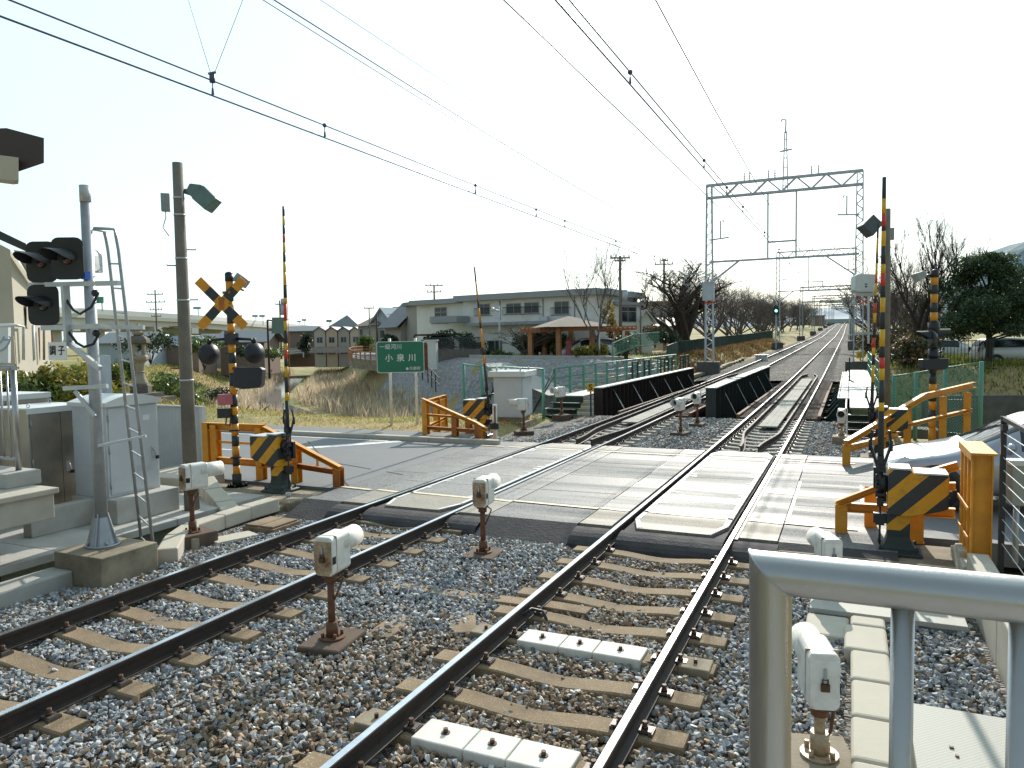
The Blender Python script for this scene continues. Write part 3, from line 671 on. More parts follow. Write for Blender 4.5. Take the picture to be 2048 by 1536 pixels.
# ------------------------------------------------------------------ obstacle sensors: white lens heads on rusty posts
def make_sensor(h=.62, rusty=True, name='obstacle_sensor'):
    r = root(name, 'x', 'obstacle sensor')
    mb = MB(); mb.prism([(-.19,-.24),(.19,-.24),(.19,.24),(-.19,.24)], -.14, .052); mb.build('base_block', 'block_dark' if rusty else 'concrete_old', r, bevel=.02)
    mb = MB(); mb.cyl((0,0), .105, .05, .068, 16); mb.cyl((0,0), .05, .065, .19, 12); mb.cyl((0,0), .030, .16, h, 12)
    for k in range(4): a = PI/4+k*PI/2; mb.cyl((.08*math.cos(a), .08*math.sin(a)), .014, .065, .105, 6)
    mb.build('post', 'rust' if rusty else 'white_rusty', r)
    mb = MB(); mb.prism([(-.085,h+.025),(-.062,h),(.062,h),(.085,h+.025),(.085,h+.295),(.062,h+.32),(-.062,h+.32),(-.085,h+.295)], -.19, .10, fr=((0,0,0),(1,0,0),(0,0,1),(0,-1,0)))
    head = mb.build('housing', 'white_paint', r, bevel=.012)
    mb = MB(); mb.prism([(-.076,h+.05),(-.05,h+.01),(.05,h+.01),(.076,h+.05),(.076,h+.285),(-.076,h+.285)], .101, .112, fr=((0,0,0),(1,0,0),(0,0,1),(0,-1,0))); mb.build('rear_door', 'white_rusty' if rusty else 'white_paint', head)
    mb = MB(); mb.bx(-.088,.088,-.035,-.030,h+.03,h+.322); mb.bx(.0855,.0875,-.10,-.05,h+.10,h+.16,1); mb.build('seam', ['white_rusty', 'ink'], head)
    Rx = Matrix.Rotation(-PI/2, 3, 'X')
    mb = MB(); mb.lathe([(.092, -.09), (.092, .22), (.081, .22), (.078, .06), (.0001, .06)], (0, .185, h+.215), 20, 0, Rx); mb.build('lens_hood', 'white_paint', head)
    mb = MB(); mb.lathe([(.070, .0), (.05, .03), (.0001, .035)], (0, .25, h+.215), 16, 0, Rx); mb.build('lens', 'lens_dark', head)
    mb = MB(); mb.box((0, -.122, h+.14), (.045, .018, .04)); mb.tube([(-.014, -.122, h+.16), (-.014, -.122, h+.185), (.014, -.122, h+.185), (.014, -.122, h+.16)], .005, 6); mb.box((0, -.118, h+.215), (.014, .012, .06), mi=1); mb.build('padlock', ['bolt', 'galv'], head)
    mb = MB(); mb.box((.0, .0, h-.01), (.10, .12, .03)); mb.cyl((0,0), .05, h-.07, h-.02, 10); mb.tube([(.03,.03,h-.0),(.09,.05,h-.05),(.06,.0,h-.16),(.028,.0,h-.22)], .010, 6); mb.build('bracket', 'rust', r)
    return r
sensor = make_sensor(.595)
GS = 'white lens sensors on posts along the tracks'
def put_sensor(first, x, y, z, rz, label, src=None, sc=1.12):
    if first: sensor.location = (x, y, z); sensor.rotation_euler = (0, 0, rz); sensor.scale = (1.12,)*3; sensor['label'] = label; sensor['group'] = GS; return sensor
    return copy_tree(src or sensor, (x, y, z), rz, label, GS, scale=sc)
SCN = 1.12
put_sensor(True, -4.33, 5.40, -.17, .12, 'rusty-backed white lens sensor nearest the lower left, between the two tracks')
put_sensor(False, -4.30, 8.45, -.19, .12, 'white lens sensor on a rusty post between the tracks just before the crossing apron')
put_sensor(False, -8.80, 20.1, -.15, 2.2, 'white lens sensor in front of the grey relay cabinet, hood turned left')
put_sensor(False, -9.03, 23.9, -.05, 2.7, 'white lens sensor beside the green bridge stairs, lens facing the crossing')
put_sensor(False, -4.32, 20.9, -.12, 2.9, 'white lens sensor between the tracks just beyond the crossing, nearer of two')
put_sensor(False, -4.28, 23.2, -.12, 3.1, 'white lens sensor between the tracks right in front of the middle bridge girder')
s2 = make_sensor(.36, False)
tag(s2, 'white lens sensor with padlock on a white post behind the steel handrail', None, GS); s2.location = (-.155, 5.08, -.19); s2.rotation_euler = (0, 0, .26); s2.scale = (1.15,)*3
put_sensor(False, -.17, 8.35, -.27, .35, 'white sensor seen just over the top of the steel handrail, near the barrier machine', s2)
put_sensor(False, -.17, 20.72, -.05, 3.1, 'pale twin-lens sensor at the foot of the dark green stairs by the right rail', s2)
sl = put_sensor(False, -8.42, 7.52, -.08, -.28, 'white lens sensor on a concrete block in front of the tall brown utility pole')
# a taller concrete block under the one beside the pole
mb = MB(); mb.bx(-8.60, -8.22, 7.33, 7.70, -.34, -.06); tag(mb.build('sensor_plinth', 'concrete_old', None, bevel=.02), 'weathered concrete block carrying the sensor beside the tall brown pole', 'plinth')
# ------------------------------------------------------------------ barrier machines
CM = {'k': 0, 'y': 1, 'r': 2, 'g': 3, 'o': 4}
def make_barrier(label, loc, side, bands, lean=(0., 0.), hang=True, rz=0., mats=('warn', 'dark_green')):
    """side=+1: housing towards +x and the arm on the -x side"""
    r = root('barrier_machine', label, 'barrier', loc, rz, 'level crossing barrier machines with raised arms')
    S = lambda x: x*side
    mb = MB(); mb.box((0,-.05,-.16), (.84, .66, .2)); mb.build('base', 'concrete_old', r, bevel=.03)
    mb = MB(); prof = [(.26,.24,0),(.255,.23,.025),(.19,.16,.06),(.145,.12,.12),(.125,.105,.20),(.12,.10,.40)]
    for (a, b_, z0), (c, d, z1) in zip(prof[:-1], prof[1:]):
        mb.add([(-a,-b_,z0),(a,-b_,z0),(a,b_,z0),(-a,b_,z0),(-c,-d,z1),(c,-d,z1),(c,d,z1),(-c,d,z1)], [(0,1,5,4),(1,2,6,5),(2,3,7,6),(3,0,4,7)])
    for x in (-.20, .20):
        for y in (-.17, .17): mb.cyl((x, y), .018, .03, .10, 6)
    mb.build('pedestal', mats[1], r)
    mb = MB(); mb.bx(-.125, .125, -.105, .105, .28, .50); mb.build('neck', mats[0], r)
    mb = MB(); P = [(S(-.12), .47), (S(.12), .47), (S(.44), .56), (S(.52), .60), (S(.52), .99), (S(.15), .99), (S(.13), 1.03), (S(-.12), 1.03)]
    mb.prism(P, -.19, .19, fr=((0,0,0),(1,0,0),(0,0,1),(0,-1,0))); h = mb.build('housing', mats[0], r, bevel=.018)
    mb = MB(); mb.bx(min(S(.16), S(.51)), max(S(.16), S(.51)), -.20, .20, .992, 1.012); mb.bx(min(S(-.11), S(.12)), max(S(-.11), S(.12)), -.18, .18, 1.033, 1.055); mb.build('top_cover', 'galv_pale', h)
    mb = MB(); ax = S(-.20)
    mb.lathe([(.11, -.05), (.11, .05)], (S(-.165), 0, .83), 16, 0, Matrix.Rotation(PI/2, 3, 'Y')); mb.lathe([(.05, -.05), (.05, .05)], (ax, 0, .83), 12, 0, Matrix.Rotation(PI/2, 3, 'Y'))
    for z in (.70, .80, .90, 1.0): mb.box((ax, -.03, z), (.10, .12, .03)); mb.cyl((ax+.045, -.07), .012, z-.03, z+.05, 6); mb.cyl((ax-.045, -.07), .012, z-.03, z+.05, 6)
    for z in (.60, 1.12): mb.box((ax, 0, z), (.075, .09, .10))
    mb.box((ax, 0, .40), (.15, .10, .12)); mb.box((ax, 0, .34), (.10, .07, .06)); mb.box((ax+.04, .09, .74), (.06, .06, .3)); mb.box((ax-.05, .10, .88), (.05, .05, .26))
    for s in (-1, 1): mb.bar((ax+s*.03, .03, 1.02), (ax+s*.115, .05, 1.30), .03, .03); mb.bar((ax+s*.115, .05, 1.30), (ax+s*.09, .04, 1.48), .025); mb.cyl((ax+s*.115, .05), .022, 1.22, 1.36, 8)
    mb.build('arm_bracket', 'black', r)
    z0, z1 = bands[0][0], bands[-1][1]; cur = lambda z: (ax+lean[0]*(z-.83), lean[1]*(z-.83), z)
    mb = MB(); mb.tube([(ax, 0, .0), (ax, 0, .62)], .012, 8, 0); mb.tube([cur(.60), cur(z0)], .034, 10, 0)
    for a, b_, c in bands:
        ra = .037-.016*(a-1)/4; rb = .037-.016*(b_-1)/4; mb.tube([cur(a), cur(b_)], [ra, rb], 10, CM[c])
    mb.build('arm', ['black_matt', 'yellow', 'red', 'band_black', 'orange_band'], r)
    if hang:
        mb = MB(); mb.tube([cur(1.5)[:1]+(cur(1.5)[1]+.05, 1.5), (cur(2.6)[0]+S(-.05), .03+cur(2.6)[1], 2.6), cur(z1-.5)], .006, 5)
        for z in (1.9, 2.5, 3.1, 3.7): mb.tube([cur(z), (cur(z)[0]+S(-.05), cur(z)[1]+.03, z)], .005, 5)
        mb.build('tension_wire', 'orange_rust', r)
    return r
def bandlist(y0, z_at, seq):
    out = []
    for a, b_, c in seq: out.append((z_at(b_), z_at(a), c))
    return sorted(out)
zr = lambda y: 4.55-(y-345)*.00612
make_barrier('barrier machine with yellow-black striped box and tall raised arm just beyond the steel handrail', (.56, 10.12, -.06), 1, bandlist(0, zr, [(345,387,'g'),(387,416,'y'),(416,441,'r'),(441,450,'k'),(450,480,'y'),(480,515,'g'),(515,533,'y'),(533,558,'r'),(558,581,'k'),(581,610,'y'),(610,644,'k'),(644,678,'y'),(678,700,'k'),(700,722,'r'),(722,745,'y'),(745,790,'g'),(790,807,'y'),(807,905,'k')]), (.0, .0), False)
zl = lambda y: 5.10-(y-401)*.00897
make_barrier('barrier machine with striped box by the left orange fence, tall raised arm', (-9.42, 10.42, -.06), -1, bandlist(0, zl, [(401,420,'g'),(420,438,'y'),(438,455,'g'),(455,472,'r'),(472,492,'y'),(492,510,'g'),(510,530,'y'),(530,556,'y'),(556,581,'k'),(581,591,'y'),(591,627,'r'),(627,646,'y'),(646,672,'k'),(672,685,'y'),(685,702,'r'),(702,718,'k'),(718,739,'y'),(739,770,'k'),(770,786,'y'),(786,845,'k')]), (.012, .01))
zf = lambda y: 4.71-(y-531)*.0141
make_barrier('far barrier machine beside the grey relay cabinet, its orange-black raised arm leaning left', (-9.38, 18.55, -.06), -1, bandlist(0, zf, [(531,560,'g'),(560,595,'o'),(595,612,'k'),(612,640,'o'),(640,652,'k'),(652,690,'o'),(690,705,'k'),(705,722,'o'),(722,775,'k')]), (-.085, -.02))
zq = lambda y: 5.11-(y-440)*.0110
make_barrier('far barrier machine behind the right one, thin raised arm beside the concrete pole', (.66, 18.42, -.06), 1, bandlist(0, zq, [(440,470,'k'),(470,500,'y'),(500,520,'k'),(520,548,'y'),(548,560,'r'),(560,585,'y'),(585,600,'k'),(600,620,'r'),(620,640,'y'),(640,670,'k'),(670,690,'r'),(690,705,'y'),(705,725,'k'),(725,760,'y'),(760,800,'k')]), (.02, .0))
# small G plate beside the left machine
mb = MB(); mb.box((0,0,0), (.085,.006,.12)); g = mb.build('letter_plate', 'sign_white', None, bevel=.003); g.location = (-8.93, 10.06, -.05); g.rotation_euler = (0, 0, .75); tag(g, 'tiny white plate with letter G at the foot of the left barrier machine', 'plate')
lettering('G', .09, (0,-.004,0), (1,0,0), (0,0,1), 'ink', g)
# ------------------------------------------------------------------ orange guard fences
def fence(label, posts, rails, loc, name='guard_fence', mt='orange', pw=.15, thin=()):
    r = root(name, label, 'guard fence', loc, 0, 'orange steel guard fences at the crossing corners')
    for x, y, z0, z1, m in posts:
        mb = MB(); w = pw/2; t = .012                                        # H-section post
        mb.bx(x-w, x+w, y-w, y-w+t, z0, z1); mb.bx(x-w, x+w, y+w-t, y+w, z0, z1); mb.bx(x-t/2, x+t/2, y-w+t, y+w-t, z0, z1); mb.bx(x-w-.01, x+w+.01, y-w-.01, y+w+.01, z0, z0+.012)
        mb.build('post', m or mt, r, W=loc)
    for p, q, h, m in rails:
        mb = MB(); P, Q = Vector(p), Vector(q); mb.bar(P, Q, .012, h); d = (Q-P).normalized(); n = d.cross(Vector((0,0,1))).normalized(); u = n.cross(d)
        mb.bar(P+n*.035+u*h/2, Q+n*.035+u*h/2, .10, .010); mb.bar(P+n*.035-u*h/2, Q+n*.035-u*h/2, .10, .010)
        mb.build('rail', m or mt, r, W=loc)
    for p, q in thin:
        mb = MB(); mb.bar(p, q, .02, .045); mb.build('thin_rail', mt, r, W=loc)
    return r
y = 10.93
fence('orange guard fence with sloping top rail around the left warning post', [(-11.72,y,-.1,1.05,None),(-11.50,y,-.1,1.02,None),(-10.34,y,-.1,1.0,None),(-9.48,y,-.1,.70,'orange'),(-8.48,y-.04,-.1,.33,'orange_rust')],
      [((-11.78,y,.99),(-10.22,y,1.0),.13,None),((-10.22,y,1.0),(-8.40,y-.05,.33),.075,None),((-11.5,y,.32),(-9.5,y,.31),.12,None),((-9.48,y,.32),(-8.5,y-.04,.26),.085,'orange_rust')], (-11.72, y, -.05), thin=[((-11.5,y,.68),(-10.0,y,.68)),((-8.98,y,.3),(-8.98,y,.54))])
fence('rust-stained orange guard fence in front of the far left barrier machine', [(-10.48,17.3,-.1,1.02,None),(-9.52,17.2,-.1,.66,'orange_rust'),(-8.62,16.98,-.1,.40,'orange_rust'),(-8.78,17.1,-.1,.42,'orange_rust'),(-10.78,18.4,-.1,.98,None),(-11.05,19.3,-.1,.97,None),(-9.48,17.9,-.1,.5,'orange_rust')],
      [((-10.56,17.3,1.03),(-8.72,17.02,.44),.085,None),((-8.74,17.02,.44),(-8.42,16.9,.33),.09,None),((-10.48,17.36,.97),(-11.1,19.4,.94),.10,None),((-10.48,17.3,.27),(-8.8,17.1,.26),.08,'orange_rust'),((-10.48,17.3,.62),(-9.5,17.2,.60),.05,None),((-10.48,17.36,.3),(-11.1,19.4,.30),.08,None)], (-10.48, 17.3, -.05))
fence('orange guard fence running up to the louvred screen by the near right barrier', [(-.08,10.66,-.06,.36,None),(.28,11.12,-.03,.52,None),(.80,10.64,-.06,.36,None)],
      [((-.14,10.62,.37),(.36,10.62,.62),.075,None),((.36,10.62,.62),(1.24,10.58,.97),.09,None),((-.08,10.66,.33),(1.22,10.62,.36),.11,None),((.86,10.63,.67),(1.22,10.62,.70),.085,None)], (-.08, 10.66, -.05))
fence('orange guard fence with sloping rail beyond the silver car, before the mesh fence', [(-.04,16.2,-.06,.40,None),(.66,17.9,-.06,.72,None),(1.22,19.1,-.06,.95,None),(2.1,20.9,-.06,1.05,None),(2.75,22.0,-.06,1.08,None)],
      [((-.08,16.1,.45),(.62,17.8,.72),.10,None),((.62,17.8,.72),(1.55,19.75,1.12),.12,None),((1.55,19.75,1.12),(2.9,22.3,1.26),.13,None),((0,16.25,.33),(1.0,18.6,.36),.11,None),((1.0,18.6,.52),(2.8,22.1,.62),.07,None)], (-.04, 16.2, -.05))
# louvred orange screen and its kerb
r = root('louvre_screen', 'orange screen of four upright plates with a flat top cap on a concrete kerb', 'guard screen', (1.28, 10.05, .05))
for k in range(4):
    yy = 10.05-k*.27; mb = MB(); mb.bx(1.20, 1.40, yy-.012, yy+.012, .05, 1.30); mb.bx(1.20, 1.22, yy-.06, yy-.012, .05, 1.30); mb.bx(1.385, 1.40, yy-.06, yy-.012, .05, 1.30); mb.build('upright', 'orange', r, W=r.location)
mb = MB(); mb.bx(1.185, 1.43, 9.14, 10.16, 1.30, 1.325); mb.bx(1.185, 1.197, 9.14, 10.16, 1.24, 1.30); mb.build('top_cap', 'orange', r, W=r.location)
mb = MB(); mb.bx(1.17, 1.185, 9.23, 10.05, .36, .40); mb.bx(1.17, 1.185, 9.23, 10.05, .68, .72); mb.build('tie_rail', 'orange', r, W=r.location)
# ------------------------------------------------------------------ crossing warning posts
BL = [('o',.22),('k',.24),('o',.24),('k',.24),('o',.27),('k',.27)]
def banded_pole(mb, x, y, z0, z1, r_, bands):
    for a, b_, mi in bands: mb.cyl((x, y), r_, a, b_, 18, mi)
def zx(yp): return 3.92-(yp-548)*.0094+.0
r = root('crossing_signal', 'yellow-black crossing warning post with crossbuck and round dark lamps on the left', 'crossing signal', (-10.55, 10.5, -.1))
L = r.location
ys_ = [(562,583,1),(583,602,0),(602,625,1),(625,646,0),(646,664,1),(664,686,0),(686,704,1),(704,725,0),(725,744,1),(744,770,0),(770,788,1),(788,812,0),(812,828,1),(828,846,0),(846,870,1),(870,891,0),(891,914,1),(914,931,0),(931,952,1)]
bands = [(zx(b_), zx(a), c) for a, b_, c in ys_]
mb = MB(); banded_pole(mb, -10.55, 10.5, 0, 0, .066, bands); mb.build('post', ['band_black', 'orange_band'], r, W=L)
mb = MB(); mb.cyl((-10.55,10.5), .085, -.08, .16, 18); mb.cyl((-10.55,10.5), .20, -.1, -.075, 20)
for k in range(6): a = k*PI/3; mb.cyl((-10.55+.16*math.cos(a), 10.5+.16*math.sin(a)), .018, -.075, -.02, 6)
mb.build('base_flange', 'dark_green', r, W=L)
mb = MB(); mb.cyl((-10.55,10.5), .075, zx(562), zx(548), 18); mb.lathe([(.075,0),(.06,.03),(.001,.05)], (-10.55,10.5,zx(548)), 16); mb.build('pole_cap', 'black', r, W=L)
na = rad(-62); fx = Vector((-math.sin(na), math.cos(na), 0)); fn = Vector((math.cos(na), math.sin(na), 0)); cxm = Vector((-10.55, 10.5, 3.37))+fn*.10-fx*.12
for i, sgn in enumerate((1, -1)):
    d = (fx*sgn+Vector((0,0,1.06))).normalized(); u = d.cross(fn); hw = .085; c = cxm+fn*(.012*i)
    segs = [(-.60,-.36,1),(-.36,-.13,0),(-.13,.13,1),(.13,.36,0),(.36,.60,1)]; mb = MB()
    for a, b_, mi in segs: mb.prism([(a,-hw),(b_,-hw),(b_,hw),(a,hw)], -.005, .005, mi, fr=(c,d,u,fn))
    mb.build('crossbuck_board', ['band_black', 'orange_band'], r, W=L)
mb = MB(); mb.box(cxm-fn*.05, (.14,.1,.22), na); mb.bx(-10.64,-10.46,10.41,10.59,3.55,3.60); mb.build('board_clamp', 'orange_rust', r, W=L)
# work lamp at the head of the post
mb = MB(); p = pd(478, 558, 14.0); mb.tube([(-10.55,10.5,3.78), p+Vector((-.03,0,.02))], .025, 8); mb.build('lamp_arm', 'black', r, W=L)
def floodlight(mb, a, b_, w0, w1, dpt, mi=0):
    d = (b_-a).normalized(); s = d.cross(c_f).normalized(); t = c_f
    vs = []
    for p, w_ in ((a, w0), (b_, w1)):
        for i, j in ((-1,-1),(1,-1),(1,1),(-1,1)): vs.append(p+s*(i*w_/2)+t*(j*dpt/2))
    mb.add(vs, [(0,1,2,3),(7,6,5,4),(0,4,5,1),(1,5,6,2),(2,6,7,3),(3,7,4,0)], mi)
mb = MB(); floodlight(mb, pd(472,553,13.9), pd(494,569,13.9), .17, .17, .16); o = mb.build('work_lamp', 'lamp_grey', r, W=L, bevel=.01)
mb = MB(); floodlight(mb, pd(493,568,13.9), pd(497,571,13.9), .18, .20, .20); mb.build('lamp_rim', 'brown_eave', o, W=(0,0,0))
mb = MB(); mb.tube([(-10.55,10.5,3.62), pd(470,574,13.9), pd(487,581,13.8)], .018, 6); mb.build('hook', 'orange_rust', r, W=L)
# lamp arms with two round lamps turned towards the road
arm = Vector((fx.x, fx.y, 0)); mb = MB()
for s in (-1, 1): mb.tube([Vector((-10.55,10.5,2.72))+arm*(.05*s), Vector((-10.55,10.5,2.70))+arm*(.36*s), Vector((-10.55,10.5,2.64))+arm*(.40*s)], .028, 8)
mb.bx(-10.64,-10.46,10.41,10.59,2.62,2.82); mb.build('lamp_bracket', 'black', r, W=L)
lz = 2.42
for s in (-1, 1):
    c = Vector((-10.55, 10.5, lz+.02))+arm*(.42*s); an = rad(160); R3 = (Matrix.Rotation(an, 3, 'Z')@Matrix.Rotation(PI/2, 3, 'Y'))
    mb = MB(); mb.lathe([(.205,.02),(.205,.0),(.19,-.03),(.12,-.09),(.06,-.13),(.0005,-.14)], c, 28, 0, R3); mb.cyl((c.x, c.y), .03, c.z+.19, c.z+.28, 8); o = mb.build('lamp', 'black', r, W=L)
    mb = MB(); prev = None; ax_ = R3@Vector((0,0,1)); e1 = Vector((0,0,1)); e2 = ax_.cross(e1)
    for k in range(13):
        t = -PI*.62+PI*1.24*k/12; dl = .26*max(.25, math.cos(t*.75)); rr = .135; q = c+e1*(rr*math.cos(t))+e2*(rr*math.sin(t)); cur = (q+ax_*.02, q+ax_*dl)
        if prev: mb.quad(prev[0], prev[1], cur[1], cur[0])
        prev = cur
    mb.build('lamp_hood', 'lamp_grey', o, W=L, fixn=False)
# speaker, red box, small junction box
sp = pd(499, 755, 13.4); mb = MB(); mb.tube([pd(466,737,13.9), pd(498,737,13.5), pd(499,748,13.4)], .028, 8); mb.build('speaker_arm', 'black', r, W=L)
mb = MB(); prof = []
for a, b_ in ((-.26,-.175),(-.25,.16),(-.20,.185),(.22,.185),(.27,.15),(.25,-.13),(.20,-.185),(-.10,-.21)): prof.append((a, b_))
mb.prism(prof, -.10, .12, fr=(sp, c_r, c_u, -c_f)); mb.build('loudspeaker', 'black', r, W=L, bevel=.02)
mb = MB(); p = pd(451, 799, 13.9); mb.box(p, (.26,.12,.20), rad(35)); mb.build('telephone_box', 'pink', r, W=L, bevel=.012)
mb = MB(); p = pd(449, 826, 13.9); mb.box(p, (.24,.12,.18), rad(35)); mb.tube([p+Vector((.05,0,-.05)), p+Vector((.04,-.02,-.22)), p+Vector((.12,0,-.24)), p+Vector((.14,.02,-.05))], .014, 6); mb.build('junction_box', 'black', r, W=L, bevel=.01)
for yp in (664, 706, 781, 861, 915): 
    mb = MB(); p = pd(461+ (yp-700)*.05, yp, 13.95); mb.box(p, (.19,.05,.03), rad(40)); mb.build('clamp', 'black', r, W=L)
# right warning post, seen from behind
def zq2(yp): return 4.09-(yp-545)*.0124
r = root('crossing_signal', 'yellow-black crossing warning post on the right in front of the dark evergreen tree', 'crossing signal', (1.88, 20.97, -.05)); L = r.location; X0, Y0 = 1.88, 20.97
ys_ = [(555,570,1),(570,588,0),(588,605,1),(605,624,0),(624,642,1),(642,700,0),(700,745,0),(745,766,0),(766,783,1),(783,801,0),(801,818,1),(818,840,0),(840,855,1),(855,885,1)]
mb = MB(); banded_pole(mb, X0, Y0, 0, 0, .083, [(zq2(b_), zq2(a), c) for a, b_, c in ys_]); mb.build('post', ['band_black', 'orange_band'], r, W=L)
mb = MB(); mb.cyl((X0,Y0), .09, zq2(555), zq2(543), 16); mb.lathe([(.09,0),(.07,.03),(.001,.05)], (X0,Y0,zq2(543)), 14); mb.build('pole_cap', 'black', r, W=L)
mb = MB(); mb.tube([(X0,Y0,zq2(551)), pd(1850,551,18.2)], .03, 8); mb.build('lamp_arm', 'black', r, W=L)
mb = MB(); floodlight(mb, pd(1847,548,18.2), pd(1830,556,18.2), .15, .22, .25); mb.build('work_lamp', 'lamp_grey', r, W=L, bevel=.012)
for nm, x, yp, wd in (('lamp', 1871, 670, .30), ('lamp', 1862, 674, .24)):
    c = pd(x, yp, 18.3+(.25 if x > 1865 else -.1)); R3 = Matrix.Rotation(rad(15 if x > 1865 else 195), 3, 'Z')@Matrix.Rotation(PI/2, 3, 'Y')
    mb = MB(); mb.lathe([(.19,.02),(.19,.0),(.17,-.05),(.08,-.13),(.0005,-.15)], c, 24, 0, R3); o = mb.build('lamp', 'black', r, W=L)
    mb = MB(); prev = None; ax_ = R3@Vector((0,0,1)); e1 = Vector((0,0,1)); e2 = ax_.cross(e1)
    for k in range(11):
        t = -PI*.6+PI*1.2*k/10; dl = .34*max(.2, math.cos(t*.75)); q = c+e1*(.15*math.cos(t))+e2*(.15*math.sin(t)); cur = (q+ax_*.02, q+ax_*dl)
        if prev: mb.quad(prev[0], prev[1], cur[1], cur[0])
        prev = cur
    mb.build('lamp_hood', 'black', o, W=L, fixn=False)
mb = MB(); mb.cyl((X0,Y0), .13, zq2(664), zq2(644), 14); mb.build('lamp_bracket', 'black', r, W=L)
mb = MB(); mb.cyl((X0,Y0), .12, zq2(720), zq2(697), 14); mb.build('speaker_bracket', 'black', r, W=L); mb = MB(); mb.ball((X0,Y0,zq2(643)), .09, 8); mb.build('lamp_knob', 'black', r, W=L)
mb = MB(); mb.prism([(-.31,.13),(.33,.15),(.32,-.05),(.24,-.13),(-.25,-.14),(-.30,-.06)], -.12, .12, fr=(pd(1866,729,18.2), c_r, c_u, -c_f)); mb.build('loudspeaker', 'black', r, W=L, bevel=.02)
# ------------------------------------------------------------------ left side: platform end, cabinets, mast, poles
mb = MB(); mb.bx(-13.5, -8.86, -2, 5.85, .52, .83); mb.bx(-13.5, -8.80, -2, 5.88, .83, .90); mb.bx(-13.5, -9.4, -2, 5.5, -.4, .52, 1); mb.bx(-13.5, -11.2, 5.5, 5.84, .2, .52, 1)
tag(mb.build('station_platform', ['concrete_pale', 'concrete_dark'], None, bevel=.012), 'end of the opposite station platform, pale overhanging concrete slab at the left edge', 'platform')
mb = MB(); mb.bx(-12.8, -9.28, 5.55, 5.98, .90, 1.08); kb = tag(mb.build('platform_kerb', 'concrete', None, bevel=.012), 'concrete kerb block under the steel railing at the left edge', 'kerb')
r = root('platform_railing', 'stainless steel railing with thin balusters at the left edge of the photo', 'railing', (-9.47, 5.82, 1.08)); L = r.location
mb = MB(); mb.tube([(-9.47,5.82,1.08),(-9.47,5.82,2.37)], .035, 12); mb.build('post', 'stainless', r, W=L)
mb = MB(); mb.tube([(-9.43,5.82,2.36),(-12.8,5.82,2.36)], .035, 12); mb.build('top_rail', 'stainless', r, W=L)
mb = MB(); mb.tube([(-9.47,5.82,1.22),(-12.8,5.82,1.22)], .02, 8); mb.build('bottom_rail', 'stainless', r, W=L)
for k in range(8): mb = MB(); mb.tube([(-9.60-.135*k,5.82,1.22),(-9.60-.135*k,5.82,2.34)], .013, 8); mb.build('baluster', 'stainless', r, W=L)
# platform canopy / station eave at the top left
r = root('station_canopy', 'dark brown canopy edge poking in at the top left above a pale beam', 'canopy', (-8.6, 5.2, 4.4)); L = r.location
A = pd(13,256,8); dpt = (pd(-30,272,8.9)-A); P = [pd(13,256,8), pd(88,276,8), pd(88,326,8), pd(38,343,8), pd(-60,372,8), pd(-160,340,8), pd(-160,262,8)]
mb = MB(); n = len(P); vs = [p for p in P]+[p+Vector((-2.2,.1,.0)) for p in P]; mb.add(vs, [tuple(range(n)), tuple(reversed(range(n,2*n)))]+[(i,(i+1)%n,n+(i+1)%n,n+i) for i in range(n)]); mb.build('roof_edge', 'brown_eave', r, W=L)
mb = MB(); Q = [pd(-160,290,7.9), pd(37,315,7.9), pd(37.5,360,7.9), pd(27,361,7.9), pd(-160,337,7.9)]; n = len(Q); vs = Q+[p+Vector((-.3,-.02,.0))*.4+c_f*.12 for p in Q]; mb.add(vs, [tuple(range(n)), tuple(reversed(range(n,2*n)))]+[(i,(i+1)%n,n+(i+1)%n,n+i) for i in range(n)]); mb.build('beam', 'beige_wall', r, W=L)
# walkway and troughs
mb = MB()
for k in range(9):
    y0 = 1.5+k*.92; mb.bx(-12.6, -9.2+.004*(k % 2), y0+.004, y0+.916, -.11, 0)
mb.bx(-12.6, -9.45, 1.5, 9.8, -.42, -.11)
tag(mb.build('concrete_walkway', 'concrete', None, bevel=.008), 'concrete slab walkway with joints below the left cabinets', 'walkway')
t = root('cable_trough', 'grey concrete cable trough along the ballast at the lower left, ending at the mast plinth', 'cable trough', (-8.6, 4, -.05))
for k in range(5):
    y0 = 1.0+k*.95; mb = MB(); mb.bx(-8.80, -8.42, y0+.006, y0+.944, -.30, -.05); mb.build('trough_segment', 'concrete', t, W=t.location, bevel=.025)
t = root('cable_trough', 'pale concrete trough bending round the brown pole up to the walkway', 'cable trough', (-8.5, 7.2, -.1))
pts = [(-8.0,6.72,-.12),(-8.45,7.25,-.10),(-8.72,7.75,-.10),(-8.80,8.35,-.10),(-8.84,8.95,-.10),(-8.78,9.55,-.08)]
for a, b_ in zip(pts[:-1], pts[1:]): mb = MB(); d = (Vector(b_)-Vector(a)); mb.bar(Vector(a)+d*.01, Vector(b_)-d*.01, .26, .22); mb.build('trough_segment', 'concrete_pale', t, W=t.location, bevel=.02)
t = root('cable_trough', 'pale concrete trough sloping down behind the lens sensor towards the ballast', 'cable trough', (-9.2, 9.1, 0))
pts = [(-10.3,9.45,.28),(-9.75,9.15,.10),(-9.3,8.95,-.04),(-8.9,8.75,-.17)]
for a, b_ in zip(pts[:-1], pts[1:]): mb = MB(); d = (Vector(b_)-Vector(a)); mb.bar(Vector(a)+d*.012, Vector(b_)-d*.012, .30, .22); mb.build('trough_segment', 'concrete_pale', t, W=t.location, bevel=.02)
mb = MB(); mb.bx(-11.9,-8.62,9.72,10.78,-.45,-.075); mb.bx(-9.25,-8.7,9.55,9.85,-.4,-.12); tag(mb.build('concrete_ledge', 'concrete_old', None, bevel=.03), 'old stained concrete ledge under the left warning post and barrier machine', 'concrete ledge')
